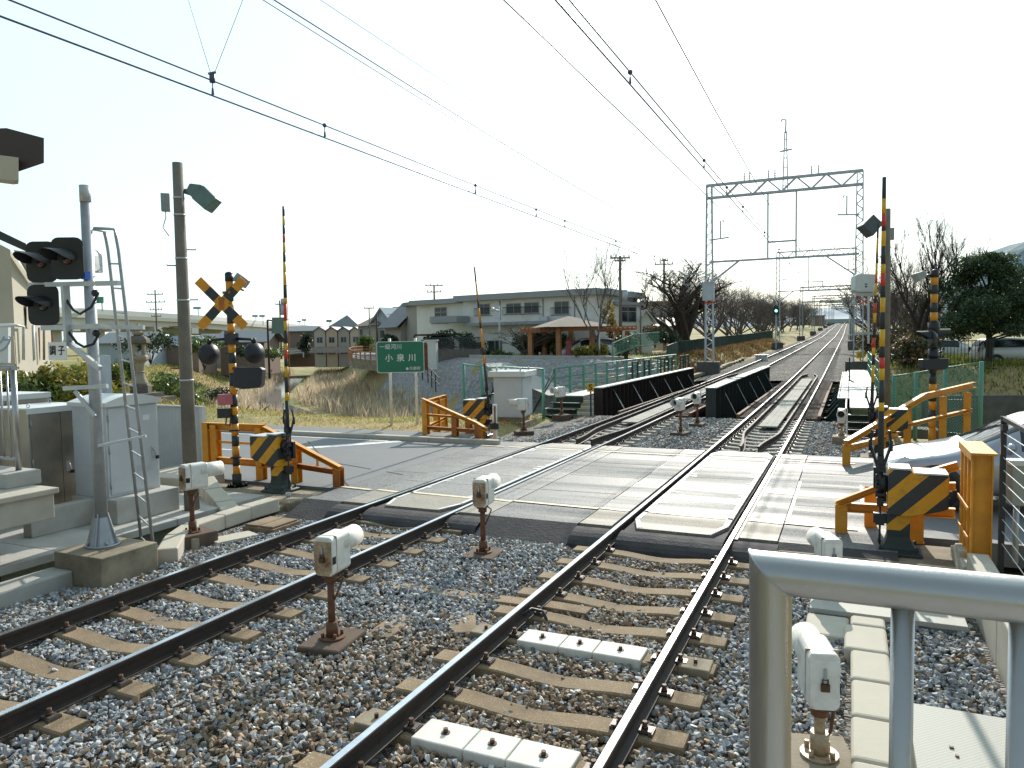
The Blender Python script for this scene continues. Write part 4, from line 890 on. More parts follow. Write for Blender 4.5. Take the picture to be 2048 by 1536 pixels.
mb = MB(); mb.bx(-8.32,-7.72,8.35,8.95,-.26,-.13); mb.bx(-8.29,-8.03,8.38,8.92,-.13,-.10); mb.bx(-8.01,-7.75,8.38,8.92,-.13,-.10)
tag(mb.build('handhole_box', 'sleeper', None, bevel=.008), 'square tan concrete box with two lids beside the ballast near the pole', 'cable box')
mb = MB(); mb.box((0,0,0), (.62,.34,.05), 0); o = mb.build('concrete_slab', 'concrete_pale', None, bevel=.01); o.location = (-8.1,7.95,-.19); o.rotation_euler = (0,0,1.2); tag(o, 'flat pale slab on the ballast between the pole and the left rail', 'concrete slab')
mb = MB(); mb.bx(-10.36,-10.18,6.38,7.33,0,.36); tag(mb.build('concrete_block', 'concrete', None, bevel=.012), 'upright concrete block in front of the stainless cabinet', 'concrete block')
mb = MB(); mb.bx(-10.7,-9.72,7.34,8.45,0,.36); tag(mb.build('cabinet_base', 'concrete', None, bevel=.012), 'concrete base under the tall pale grey cabinet', 'concrete base')
mb = MB(); mb.bx(-13.2,-11.0,8.6,10.3,-.3,.12); mb.bx(-12.0,-10.75,9.4,10.4,.0,.25); tag(mb.build('concrete_step', 'concrete_pale', None, bevel=.02), 'low concrete blocks at the foot of the white corrugated panel', 'concrete step')
# cabinets
def cabinet(name, label, x0, x1, y0, y1, z0, z1, mt, md, lid='flat', split=.5, handle=True):
    r = root(name, label, 'cabinet', (x1, (y0+y1)/2, z0)); L = r.location
    mb = MB(); mb.bx(x0, x1, y0, y1, z0, z1); mb.build('body', mt, r, W=L, bevel=.006)
    ys_ = [y0+.03, y0+.03+(y1-y0-.06)*split, y1-.03] if split else [y0+.03, y1-.03]
    for a, b_ in zip(ys_[:-1], ys_[1:]):
        mb = MB(); mb.bx(x1+.001, x1+.014, a+.004, b_-.004, z0+.04, z1-.07); d = mb.build('door', md, r, W=L, bevel=.003)
    if handle:
        mb = MB(); yy = ys_[1]+.08 if split else y1-.12; zz = z0+(z1-z0)*.42; mb.box((x1+.022,yy,zz), (.016,.06,.16)); mb.tube([(x1+.03,yy,zz+.05),(x1+.06,yy,zz+.03),(x1+.055,yy+.02,zz-.06)], .012, 6, 0); mb.box((x1+.045,yy+.05,zz-.09), (.02,.05,.05), mi=1); mb.build('handle', ['galv_pale', 'black'], d, W=L)
    for zz in (z0+.18, (z0+z1)/2, z1-.22):
        mb = MB(); mb.tube([(x1+.012,y0+.035,zz-.05),(x1+.012,y0+.035,zz+.05)], .009, 6); mb.build('hinge', 'galv', d, W=L)
    mb = MB(); mb.bx(x1+.0145, x1+.017, y1-.28, y1-.16, z1-.30, z1-.22); mb.build('data_plate', 'sign_white' if mt != 'stainless' else 'galv', d, W=L)
    mb = MB(); zz = z0+(z1-z0)*.22; [mb.bx(x1+.0145, x1+.022, y1-.42, y1-.14, zz+k*.03, zz+k*.03+.012) for k in range(2 if mt == 'stainless' else 4)]; mb.build('vent', md, d, W=L)
    if lid == 'flat':
        mb = MB(); mb.bx(x0-.03, x1+.035, y0-.02, y1+.02, z1, z1+.03); mb.bx(x1-.0, x1+.035, y0-.02, y1+.02, z1-.06, z1); mb.build('lid', 'cab_white', r, W=L, bevel=.004)
        for x, y in ((x1-.05, y0+.05), (x0+.1, y1-.1)): mb = MB(); mb.lathe([(.028*math.cos(t)+.0 if False else .001, 0) for t in (0,)]+[(.001, .001)], (x,y,z1+.03), 4); mb.tube([Vector((x+.03*math.cos(t), y, z1+.065+.03*math.sin(t))) for t in np.linspace(0, 2*PI, 11)], .008, 6); mb.cyl((x,y), .014, z1+.03, z1+.045, 8); mb.build('lifting_eye', 'galv_pale', r, W=L)
    if lid == 'arch':
        mb = MB(); pr = [(y0-.04+(y1-y0+.08)*k/12, .10*math.sin(PI*k/12)) for k in range(13)]; poly = [(a, z1+.02+b_) for a, b_ in pr]+[(y1+.04, z1-.04), (y0-.04, z1-.04)]
        mb.prism(poly, x0-.05, x1+.06, fr=((0,0,0),(0,1,0),(0,0,1),(1,0,0))); mb.build('lid', 'cab_white', r, W=L)
    return r
cabinet('equipment_cabinet', 'brushed stainless cabinet with two doors and a padlock behind the left railing', -11.85, -11.0, 6.93, 7.87, .12, 1.69, 'stainless', 'stainless_door', split=.52)
cabinet('equipment_cabinet', 'stainless cabinet farther back, only its pale flat lid showing', -13.0, -12.15, 6.6, 8.02, .1, 1.84, 'stainless', 'stainless_door', handle=False)
cabinet('relay_cabinet', 'tall pale grey cabinet with an arched lid beside the signal mast', -10.72, -9.98, 7.42, 8.32, .36, 1.76, 'cab_grey', 'cab_grey', 'arch', 0)
# white corrugated panel
mb = MB(); xs_ = np.arange(-13.9, -12.0, .05); pts = [(x, 11.06+(.018 if i % 2 else -.018)) for i, x in enumerate(xs_)]
for (a, ya), (b_, yb) in zip(pts[:-1], pts[1:]): mb.add([(a,ya,.0),(b_,yb,.0),(b_,yb,1.34),(a,ya,1.34),(a,ya+.02,.0),(b_,yb+.02,.0),(b_,yb+.02,1.34),(a,ya+.02,1.34)], [(0,1,2,3),(7,6,5,4),(3,2,6,7)])
r = root('screen_panel', 'pale corrugated metal screen panel behind the brown pole', 'panel', (-13, 11.06, 0)); mb.build('sheet', 'cab_grey', r, W=r.location, fixn=False)
mb = MB(); mb.bx(-12.02,-11.94,11.02,11.12,-.1,1.36); mb.bx(-13.96,-13.88,11.02,11.12,-.1,1.36); mb.bx(-13.9,-12,11.03,11.10,1.34,1.37); mb.build('frame', 'galv_pale', r, W=r.location)
mb = MB(); mb.bx(-14.2,-11.8,10.98,11.2,-.2,.06); mb.build('footing', 'concrete_pale', r, W=r.location)
# ------------------------------------------------------------------ signal mast with three black signal heads
r = root('signal_mast', 'grey steel signal mast with three black signal heads, ladder and station name plate', 'signal mast', (-8.45, 6.16, .14)); L = r.location; MX, MY = -8.45, 6.16
mb = MB(); mb.cyl((MX,MY), .078, .14, 4.36, 18, 0, .060); mb.cyl((MX,MY), .064, 4.36, 4.56, 18, 1); mb.build('mast', ['galv', 'galv_pale'], r, W=L)
mb = MB(); mb.cyl((MX,MY), .20, .14, .165, 20); mb.lathe([(.17,.165),(.085,.50)], (MX,MY,0), 8, 0, sm=False)
for k in range(4): a = k*PI/2+.5; mb.prism([(.06,.165),(.19,.165),(.085,.55),(.06,.55)], -.007, .007, fr=((MX,MY,0),(math.cos(a),math.sin(a),0),(0,0,1),(-math.sin(a),math.cos(a),0))); mb.cyl((MX+.165*math.cos(a+.7), MY+.165*math.sin(a+.7)), .016, .165, .21, 6)
mb.build('base_flange', 'galv', r, W=L)
yb = 5.98
def chan(p, q, h, nm='bracket'): m_ = MB(); m_.bar(p, q, .05, h); m_.build(nm, 'galv_pale', r, W=L)
chan(pY(60,570,yb), pY(238,566,6.1), .055); chan(pY(85,656,yb), pY(205,652,6.05), .06); chan(pY(190,654,6.1), pY(288,655,6.3), .05)
chan(pY(130,572,yb), pY(137,682,yb), .085, 'hanger'); chan(pY(130,680,yb), pY(200,737,6.05), .06, 'brace')
chan(pY(128,777,yb), pY(215,772,6.15), .05); chan(pY(150,782,yb), pY(190,832,6.1), .04, 'brace'); chan(pY(196,892,6.1), pY(292,872,6.45), .03)
HA = rad(27); HX = Vector((math.cos(HA), math.sin(HA), 0)); HN = Vector((math.sin(HA), -math.cos(HA), 0)); HD = Vector((math.sin(HA-.35), -math.cos(HA-.35), -.07))
def sighead(x, yp, Y_, w_, h_):
    c = pY(x, yp, Y_); mb = MB(); pts = []
    for cx_, cz_, a0 in ((w_/2-.09, h_/2-.09, 0), (-w_/2+.09, h_/2-.09, 90), (-w_/2+.09, -h_/2+.09, 180), (w_/2-.09, -h_/2+.09, 270)):
        for k in range(5): a = rad(a0+k*22.5); pts.append((cx_+.09*math.cos(a), cz_+.09*math.sin(a)))
    mb.prism(pts, -.006, .006, fr=(c, HX, (0,0,1), HN)); b_ = mb.build('signal_head', 'black_matt', r, W=L)
    mb = MB(); prev = None
    for k in range(13):
        t = -PI*.55+PI*1.1*k/12; dl = .30*(max(0, math.cos(t*.85))**.6)+.02; q = c+HX*(.115*math.sin(t))+HN*.008+Vector((0,0,.115*math.cos(t))); cur = (q, q+HD*dl)
        if prev: mb.quad(prev[0], prev[1], cur[1], cur[0])
        prev = cur
    mb.build('hood', 'black', b_, W=L, fixn=False)
    mb = MB(); mb.lathe([(.055,0),(.04,.02),(.0005,.025)], c+HN*.008+Vector((0,0,-.02)), 18, 0, Matrix.Rotation(HA, 3, 'Z')@Matrix.Rotation(PI/2, 3, 'X')); mb.build('lens', 'lens_red' if yp < 560 else 'lens_dark', b_, W=L)
    return c
c1 = sighead(135, 517, 5.92, .375, .50); sighead(83, 524, 5.97, .365, .50); sighead(87, 610, 5.97, .375, .50)
mb = MB(); pr = [(.10*math.cos(t), .06+.10*math.sin(t)) for t in np.linspace(0, PI, 9)]+[(-.10,-.14),(.10,-.14)]
mb.prism(pr, -.16, .10, fr=(pd(176,521,9.28)-HN*.0, HX, (0,0,1), HN)); mb.build('lamp_housing', 'galv_pale', r, W=L, bevel=.006)
mb = MB(); mb.box(pY(171,551,6.05), (.08,.07,.09)); mb.build('connector', 'blue_plastic', r, W=L)
for a, m1, e in (((132,598),(160,628),(196,588)), ((138,664),(168,694),(198,668))):
    p, q, s = pY(*a, yb), pY(*m1, 6.0), pY(*e, 6.1); mb = MB(); mb.tube([p, p.lerp(q,.5)+Vector((0,0,-.04)), q, q.lerp(s,.55)+Vector((.02,0,-.05)), s], .016, 8); mb.ball(s+Vector((-.02,-.02,.01)), .045, 6); mb.build('cable', 'black', r, W=L)
c = pY(115, 702, 5.93); mb = MB(); mb.box(c, (.335,.010,.215)); pl = mb.build('name_plate', 'sign_white', r, W=L, bevel=.003)
lettering('調 子', .125, c+Vector((0,-.008,0)), (1,0,0), (0,0,1), 'ink', pl, W=L, spacing=1.0)
# ladder
l0, l1 = pz(284,1093,-.18), pz(310,1122,-.2); u0, u1 = pd(216,500,9.50), pd(237,500,9.22)
g0, g1 = pd(208,462,9.50), pd(228,458,9.22); m0 = Vector((MX,MY,4.05))
lad = []
for a, b_, g in ((l0,u0,g0),(l1,u1,g1)):
    mb = MB(); mb.tube([a, b_, b_.lerp(g,.5)+Vector((0,0,.03)), g, m0+(g-m0)*.25], .020, 8); mb.build('ladder_stile', 'galv', r, W=L)
for k in range(13):
    t = (k+.45)/13.0; mb = MB(); mb.tube([l0.lerp(u0,t), l1.lerp(u1,t)], .012, 6); mb.build('ladder_rung', 'galv_pale', r, W=L)
mb = MB(); mb.prism([(-8.76,5.74),(-7.92,5.74),(-7.92,6.52),(-8.76,6.52)], -.36, .14); tag(mb.build('mast_plinth', 'concrete_old', None, bevel=.012), 'big square concrete plinth under the signal mast', 'plinth')
# second short pipe beside the mast ladder and a grey post behind
mb = MB(); p = pd(213,795,13); mb.bx(p.x-.09,p.x+.09,p.y-.05,p.y+.05,-.1,2.46); tag(mb.build('steel_post', 'steel_paint', None), 'plain grey steel post right behind the signal mast', 'post')
# ------------------------------------------------------------------ tall brown concrete pole with floodlight
r = root('utility_pole', 'tall brown concrete pole with green floodlight and step bolts on the left', 'utility pole', (-9.5, 8.49, -.35)); L = r.location
mb = MB(); mb.tube([(-9.5,8.49,-.35),(-9.5,8.49,5.43)], [.118,.075], 20); mb.build('pole', 'concrete_pole', r, W=L)
for z in (4.88, 4.62, 3.95, 3.3, 2.05): mb = MB(); rr = .118-.043*(z+.35)/5.78; mb.cyl((-9.5,8.49), rr+.006, z, z+.025, 20); mb.build('band', 'galv_pale', r, W=L)
for k, z in enumerate((4.1, 3.85, 3.32, 2.9, 2.5, 2.25)):
    a = rad(45+180*(k % 2)); mb = MB(); mb.tube([(-9.5,8.49,z), (-9.5+.21*math.cos(a), 8.49+.21*math.sin(a), z), (-9.5+.21*math.cos(a), 8.49+.21*math.sin(a), z+.02)], .009, 6); mb.build('step_bolt', 'rust', r, W=L)
mb = MB(); mb.box(pd(331,405,11.7), (.13,.10,.28), rad(45)); mb.build('control_box', 'lamp_grey', r, W=L, bevel=.01)
mb = MB(); p = pd(331,420,11.7); mb.tube([p, p+Vector((0,0,-.12)), pd(326,455,11.7), pd(338,472,11.7)], .008, 6); mb.tube([pd(349,385,11.7), pd(366,383,11.7)], .02, 6); mb.build('wiring', 'galv', r, W=L)
mb = MB(); floodlight(mb, pd(364,382,11.6), pd(390,386,11.6), .05, .12, .12); floodlight(mb, pd(381,378,11.6), pd(402,388,11.55), .14, .26, .24); floodlight(mb, pd(401,387,11.55), pd(428,412,11.5), .27, .25, .28); mb.build('floodlight', 'lamp_green', r, W=L, bevel=.02)
# ------------------------------------------------------------------ stone lantern
r = root('stone_lantern', 'tall weathered stone lantern standing on a stepped base beyond the cabinets', 'stone lantern', (-32.2, 25.95, .0)); L = r.location; k_ = 37/1483.
zz = lambda yp: 2.608-(yp-688.5)*k_
def lan(name, prof, m, n=6): mb = MB(); mb.lathe([(a*k_, zz(b_)) for a, b_ in prof], (-32.2,25.95,0), n, 0, sm=False); return mb.build(name, m, r, W=L)
lan('finial', [(.1,642),(2,645),(8,649),(9,654),(6,658),(7,660),(12,661),(10,665),(7,667)][::-1], 'stone', 12)
lan('cap', [(7,667),(14,669),(21,676),(22,682),(16,685),(12,685)][::-1], 'stone_dark', 6)
for k in range(4):
    a = k*PI/2+.2; mb = MB(); c = Vector((-32.2+.30*math.cos(a), 25.95+.30*math.sin(a), (zz(685)+zz(706))/2)); mb.box(c, (.13,.13,zz(685)-zz(706)), a); mb.build('light_chamber', 'stone', r, W=L)
lan('platform', [(14,706),(16,708),(19,710),(18,715),(14,718),(10,722)][::-1], 'stone', 6)
lan('shaft', [(10,722),(8.5,732),(8,738),(10,740),(8,742),(9,750),(14,761),(14,764)][::-1], 'stone', 14)
lan('plinth', [(17,764),(20,768),(20,782)][::-1], 'stone_dark', 6)
mb = MB(); mb.box((-32.2,25.95,(zz(782)+zz(795))/2), (1.5,1.5,zz(782)-zz(795)), .2); mb.box((-32.2,25.95,(zz(795)-.2)/2), (2.3,2.3,zz(795)+.4), .2); mb.build('step_base', 'stone_dark', r, W=L)
# ------------------------------------------------------------------ stainless handrail close to the camera
C0 = pd(1541, 1145, 1.50); r = root('handrail', 'thick brushed stainless handrail with mitred corner filling the lower right', 'handrail', (C0.x, C0.y, C0.z-1.1)); L = r.location; R_ = .0420
def mitre_pipe(p0, p1, cut0, R, n=40):
    """pipe from the mitre plane at p0 to p1"""
    d = (p1-p0).normalized(); a = d.orthogonal().normalized(); b_ = d.cross(a); vs = []; fs = []
    for k in range(n):
        t = 2*PI*k/n; o = a*(R*math.cos(t))+b_*(R*math.sin(t)); s = -(o.dot(cut0))/(d.dot(cut0)); vs += [p0+o+d*s, p1+o]
    for k in range(n): k2 = (k+1) % n; fs.append((2*k, 2*k2, 2*k2+1, 2*k+1))
    return vs, fs
RE = C0+Vector((1.15, .0, 0)); cut = Vector((1, 0, -1)).normalized(); cutn = Vector((1, 0, 1)).normalized()
mb = MB(); v, f = mitre_pipe(C0, RE, Vector((1,0,1)).normalized(), R_); mb.add(v, f, 0, True); mb.build('top_rail', 'stainless', r, W=L)
mb = MB(); v, f = mitre_pipe(C0, C0+Vector((0,0,-1.15)), Vector((1,0,1)).normalized(), R_-.0008); mb.add(v, f, 0, True); mb.build('post', 'stainless', r, W=L)
mb = MB(); e1 = Vector((1,0,-1)).normalized(); e2 = Vector((0,1,0)); mb.tube([C0+e1*(R_*1.414*math.cos(t))+e2*(R_*math.sin(t)) for t in np.linspace(0, 2*PI, 41)], .0022, 6); mb.build('weld', 'galv', r, W=L)
for k, xp in enumerate((1805, 2044)):
    q = pY(xp, 1260, C0.y); mb = MB(); mb.tube([(q.x, C0.y, C0.z-.03), (q.x, C0.y, C0.z-1.1)], .0205, 20); mb.build('baluster', 'stainless', r, W=L)
mb = MB(); mb.bx(-.45, 2.2, -2.5, 1.9, .2, C0.z-1.14); mb.bx(-.55, 2.2, -2.5, 1.98, .78, .98) if False else None
tag(mb.build('platform_end', 'concrete', None), 'concrete platform end under the stainless handrail', 'platform')
# ------------------------------------------------------------------ trough with rounded lids, slabs and tread plates on the right
t = root('cable_trough', 'pale concrete trough of rounded blocks running beside the ballast behind the handrail', 'cable trough', (.18, 5, -.12)); L = t.location
yy = 3.2
for k, ln in enumerate((.62,.62,.60,.60,.62,.60,.60,.58)):
    if yy > 7.7: break
    mb = MB(); w0 = .145+.004*(k % 2); x0, x1 = (.18-w0, .18+w0) if k != 6 else (-.02, .33); mb.bx(x0, x1, yy+.006, min(7.72, yy+ln)-.006, -.36, -.085); mb.build('trough_block', 'concrete_pale', t, W=L, bevel=.035, seg=3); yy += ln
mb = MB(); mb.bx(-.36,.02,7.2,7.75,-.36,-.13); tag(mb.build('concrete_slab', 'concrete_pale', None, bevel=.03), 'short pale concrete block left of the trough end, under the rail top', 'concrete slab')
mb = MB(); mb.bx(.40,1.10,4.75,5.92,-.24,-.055); p = tag(mb.build('tread_plate', 'tread', None, bevel=.006), 'pale chequered tread plate on the gravel at the lower right corner', 'cover plate')
for x, y in ((.62,5.35),(.93,5.15)): mb = MB(); mb.box((x,y,-.05), (.025,.02,.012)); mb.cyl((x+.02,y-.10), .012, -.055,-.045,6); mb.build('lifting_slot', 'bolt', p)
for x0, x1, lab in ((-.34, .42, 'left one of two pale tread plates across the trough end'), (.43, 1.02, 'right one of two pale tread plates across the trough end')):
    mb = MB(); mb.bx(x0, x1, 7.80, 8.14, -.15, -.10); mb.bx(x0+.02, x1-.02, 7.83, 8.12, -.32, -.15, 1); tag(mb.build('tread_plate', ['tread', 'concrete'], None, bevel=.005), lab, 'cover plate')
mb = MB(); mb.bx(-.9,1.2,9.62,10.6,-.4,-.075); mb.bx(-.72,.0,9.25,9.62,-.4,-.17); tag(mb.build('concrete_apron', 'concrete_old', None, bevel=.03), 'old stained concrete apron around the foot of the near right barrier', 'concrete apron')
# right kerb wall and cable fence
mb = MB()
for k in range(8):
    y1 = 9.1-k*.9; mb.bx(1.16, 1.36, y1-.89, y1, -.45, .26+.0*k)
tag(mb.build('kerb_wall', 'concrete_pale', None, bevel=.015), 'low pale concrete wall running towards the camera at the right edge', 'wall')
mb = MB(); mb.bx(1.13,1.42,9.12,9.5,-.4,.10); mb.bx(1.13,1.42,9.51,9.86,-.4,.17); mb.bx(1.13,1.42,9.87,10.22,-.4,.05); tag(mb.build('screen_kerb', 'concrete_pale', None, bevel=.02), 'stepped concrete kerb carrying the orange louvred screen', 'kerb')
r = root('cable_fence', 'black post fence with thin taut steel cables at the right edge', 'cable fence', (1.46, 9.0, .26)); L = r.location
mb = MB(); mb.bx(1.425, 1.475, 8.97, 9.02, .0, 1.74); mb.bx(1.425,1.475,8.90,8.97,1.60,1.66); mb.build('post', 'black', r, W=L)
mb = MB(); mb.bx(1.425, 1.475, 5.4, 5.45, .0, 1.74); mb.build('post', 'black', r, W=L)
mb = MB(); mb.bar((1.45,9.0,1.72), (1.45,5.4,1.72), .04, .04); mb.build('top_rail', 'black', r, W=L)
for k in range(10): z = .42+k*.128; mb = MB(); mb.tube([(1.45,9.0,z),(1.45,5.42,z)], .004, 6); mb.build('cable', 'galv_pale', r, W=L)
r = root('meter_box', 'small pale grey meter box cut by the right edge behind the cables', 'meter box', (1.9, 8.7, .8)); L = r.location
p = pd(2034, 965, 8.3); mb = MB(); mb.box(p, (.16,.16,.50), .2); mb.build('case', 'lamp_grey', r, W=L, bevel=.01)
mb = MB(); mb.box(p+Vector((0,0,.23)), (.19,.19,.06), .2); mb.build('hood', 'cab_white', r, W=L, bevel=.005)
mb = MB(); mb.tube([p+Vector((0,0,-.25)), (p.x, p.y, .0)], .03, 8); mb.build('post', 'galv', r, W=L)
# ------------------------------------------------------------------ cars
def wheel(parent, x, y, rad_, side, W=None):
    mb = MB(); R = Matrix.Rotation(PI/2, 3, 'X'); mb.lathe([(rad_*.62,-.10),(rad_*.9,-.105),(rad_,-.07),(rad_,.07),(rad_*.9,.105),(rad_*.62,.10)], (x,y,rad_), 28, 0, R); w_ = mb.build('wheel', 'tyre', parent)
    mb = MB(); yo = y+side*-.075; mb.lathe([(rad_*.64,-.02),(rad_*.60,.02),(rad_*.52,.0),(rad_*.5,-.04),(.0005,-.04)], (x,yo,rad_), 24, 1, R if side > 0 else Matrix.Rotation(-PI/2, 3, 'X'))
    for k in range(10):
        a = 2*PI*k/10; d = Vector((math.cos(a),0,math.sin(a))); mb.bar(Vector((x,yo-side*.03,rad_))+d*.05, Vector((x,yo-side*.03,rad_))+d*rad_*.6, .028, .02, 0, up=(0,1,0))
    mb.lathe([(.055,-.02),(.05,.03),(.0005,.035)], (x,yo-side*.02,rad_), 12, 0, R if side > 0 else Matrix.Rotation(-PI/2, 3, 'X')); mb.build('rim', ['alloy', 'car_dark'], w_)
def make_car(name, label, st, wheels, wr, mt, loc, rz, group=None, cat='car', lamps=True):
    """st: (x, zlow, zbelt, ztop, wbelt, wtop, kind of the segment that follows)"""
    r = root(name, label, cat, loc, rz, group); vs = []; n = 11
    for x, zl, zb, zt, wb, wt, k in st:
        half = [(wb*.93, zl), (wb+.015, zl+(zb-zl)*.30), (wb+.02, zl+(zb-zl)*.72), (wb, zb), (wt, zt-.035), (wt*.80, zt)]
        sec = [(-y, z) for y, z in half]+[(0, zt+.02)]+[(y, z) for y, z in reversed(half)]
        vs += [(x, y, z) for y, z in sec]
    m = 13; body = MB(); B = ([], []); G = ([], [])
    fb, fm = [], []
    for i in range(len(st)-1):
        k = st[i][6]
        for j in range(m-1):
            gl = (k == 'cab' and j in (3, 8)) or (k in ('ws', 'rw') and j in (4, 5, 6, 7)) or (k == 'qt' and j in (3, 8))
            fb.append((i*m+j, i*m+j+1, (i+1)*m+j+1, (i+1)*m+j)); fm.append(1 if gl else 0)
        fb.append((i*m+m-1, i*m, (i+1)*m, (i+1)*m+m-1)); fm.append(2)
    fb += [tuple(range(m)), tuple(reversed(range((len(st)-1)*m, len(st)*m)))]; fm += [0, 0]
    body.v = vs; body.f = fb; body.m = fm; body.s = [True]*len(fb)
    b_ = body.build('body', [mt, 'glass_dark', 'car_dark'], r); sb = b_.modifiers.new('s', 'SUBSURF'); sb.levels = sb.render_levels = 2
    W_ = max(s[4] for s in st)
    for x in wheels:
        for s in (-1, 1):
            mb = MB(); mb.lathe([(wr+.055,-.10),(wr+.055,.012),(wr+.01,.014),(.001,.014)], (x, s*(W_+.012), wr), 28, 0, Matrix.Rotation(PI/2 if s < 0 else -PI/2, 3, 'X')); mb.build('wheel_arch', 'car_dark', r)
            wheel(r, x, s*(W_-.075), wr, -s if False else s*-1 if False else (1 if s < 0 else -1))
    return r
SED = [(0,.30,.50,.56,.55,.50,'b'),(.05,.22,.58,.64,.70,.62,'b'),(.22,.19,.68,.73,.80,.70,'b'),(.60,.18,.76,.82,.85,.74,'b'),(1.20,.18,.84,.91,.865,.76,'ws'),(1.95,.18,.90,1.36,.87,.62,'cab'),(2.15,.18,.90,1.41,.87,.61,'cab'),(2.95,.18,.92,1.43,.87,.61,'cab'),(3.35,.18,.93,1.38,.87,.60,'rw'),(3.95,.20,.95,1.02,.86,.70,'b'),(4.35,.24,.92,.98,.82,.70,'b'),(4.50,.34,.70,.76,.72,.62,'b')]
c1 = make_car('parked_car', 'silver saloon car waiting at the crossing behind the right orange fence', SED, (.82, 3.45), .315, 'car_silver', (.37, 13.27, -.012), 0)
for y in (-.80, .80):
    mb = MB(); s = 1 if y > 0 else -1; mb.add([(.10,y*.78,.58),(.16,y*.98,.60),(.55,y*1.055,.745),(.40,y*.93,.775),(.14,y*.80,.66)], [(0,1,2,3,4)]); mb.build('headlight', 'galv_pale', c1, fixn=False)
    mb = MB(); mb.ball((1.72, y*1.16, .98), .085, 8, 0, (.7,1.1,.8)); mb.build('mirror', 'car_silver', c1)
    mb = MB(); mb.tube([(1.17, -.1+y*.55, .945), (1.22, -.45+y*.55, .96)], .009, 6); mb.build('wiper', 'black', c1)
VAN = [(0,.34,.60,.68,.60,.52,'b'),(.06,.24,.72,.80,.76,.68,'b'),(.35,.20,.86,.93,.84,.74,'b'),(.85,.19,.96,1.04,.86,.76,'ws'),(1.60,.19,1.02,1.55,.87,.66,'cab'),(1.95,.19,1.02,1.66,.87,.66,'cab'),(2.9,.19,1.03,1.71,.87,.67,'cab'),(3.7,.19,1.04,1.68,.87,.67,'qt'),(4.25,.20,1.05,1.58,.86,.66,'rw'),(4.42,.24,1.02,1.15,.85,.70,'b'),(4.52,.34,.70,.78,.78,.70,'b')]
p = pd(1986, 729, 46); GV = 'cars parked beyond the trees on the right'
van = make_car('parked_car', 'silver minivan parked under the evergreen tree at the right edge', VAN, (.85, 3.55), .33, 'car_white', (p.x+3.2, p.y-.2, p.z-.02), rad(192), GV)
for s in (-1, 1): mb = MB(); mb.box((4.47, s*.74, .98), (.10,.12,.30)); mb.build('tail_light', 'lens_red', van)
p = pd(1920, 722, 52); copy_tree(van, (p.x+1.6, p.y+.5, p.z-.1), rad(170), 'pale minivan half hidden behind the evergreen trunk', GV)
# orange cones far right
cone = None
for k, (x, yp) in enumerate(((1981,676),(2017,668),(2040,686))):
    p = pd(x, yp+6, 60)
    if cone is None:
        cone = root('traffic_cone', 'orange traffic cone standing in the car park behind the minivan', 'traffic cone', p, 0, 'traffic cones in the car park'); mb = MB(); mb.lathe([(.17,0),(.05,.68),(.001,.7)], (0,0,.03), 12); mb.build('cone', 'red', cone); mb = MB(); mb.bx(-.2,.2,-.2,.2,0,.03); mb.build('foot', 'red', cone)
    else: copy_tree(cone, p)
# ------------------------------------------------------------------ concrete pole with floodlight on the right
p0 = (.88, 22.6); r = root('utility_pole', 'brown concrete pole with dark floodlight right behind the tall right barrier arm', 'utility pole', (p0[0], p0[1], -.1)); L = r.location
mb = MB(); mb.tube([(p0[0],p0[1],-.1),(p0[0],p0[1],5.96)], [.14,.09], 18); mb.build('pole', 'concrete_pole', r, W=L)
mb = MB(); floodlight(mb, pd(1752,440,19.9), pd(1745,448,19.9), .24, .30, .30); floodlight(mb, pd(1750,441,19.8), pd(1729,464,19.7), .36, .40, .40); mb.build('floodlight', 'lamp_dark', r, W=L, bevel=.02)
mb = MB(); mb.tube([pd(1752,446,20), pd(1776,448,20.2)], .035, 8); mb.build('lamp_arm', 'black', r, W=L)
mb = MB(); mb.box(pd(1782,468,20.2), (.16,.14,.32)); mb.build('control_box', 'lamp_grey', r, W=L, bevel=.01)
for k, yp in enumerate((560, 640, 670, 690, 700, 720, 738)):
    q = pd(1779, yp, 20.2); mb = MB(); mb.tube([(q.x-.28*(k % 2), q.y, q.z), (q.x+.28*((k+1) % 2), q.y, q.z)], .012, 6); mb.build('step_bolt', 'rust', r, W=L)
# ------------------------------------------------------------------ green chain link fences
def chainlink(name, label, pts, heights, z0s, mt='green_paint', pr=.045, sp=.09, midrail=True, group=None, wires=True):
    r = root(name, label, 'mesh fence', (pts[0][0], pts[0][1], z0s[0]), 0, group); L = r.location; top = []
    for (x, y), h, z in zip(pts, heights, z0s):
        mb = MB(); mb.tube([(x,y,z-.3),(x,y,z+h)], pr, 10); mb.build('post', mt, r, W=L); top.append(Vector((x,y,z+h-.03)))
    for (a, b_), (za, zb) in zip(zip(top[:-1], top[1:]), zip(z0s[:-1], z0s[1:])):
        mb = MB(); mb.tube([a, b_], .022, 8); mb.build('top_rail', mt, r, W=L)
        mb = MB(); A0 = Vector((a.x,a.y,za+.05)); B0 = Vector((b_.x,b_.y,zb+.05)); mb.tube([A0.lerp(a,.5), B0.lerp(b_,.5)], .006, 5); mb.tube([A0, B0], .006, 5)
        if wires:
            ln = (B0-A0).length; hh = a.z-A0.z; n = int((ln+hh)/sp)
            for s in (0, 1):
                for k in range(n):
                    u = k*sp; u0, v0 = (u, 0) if u < ln else (ln, u-ln); u1, v1 = (u-hh, hh) if u > hh else (0, u)
                    if s: u0, u1 = ln-u0, ln-u1
                    P = lambda u_, v_: A0.lerp(B0, u_/ln)+Vector((0,0,v_)); p, q = P(u0,v0), P(u1,v1)
                    if (q-p).length > .02: mb.bar(p, q, .009, .009)
        mb.build('mesh_panel', mt, r, W=L)
    return r
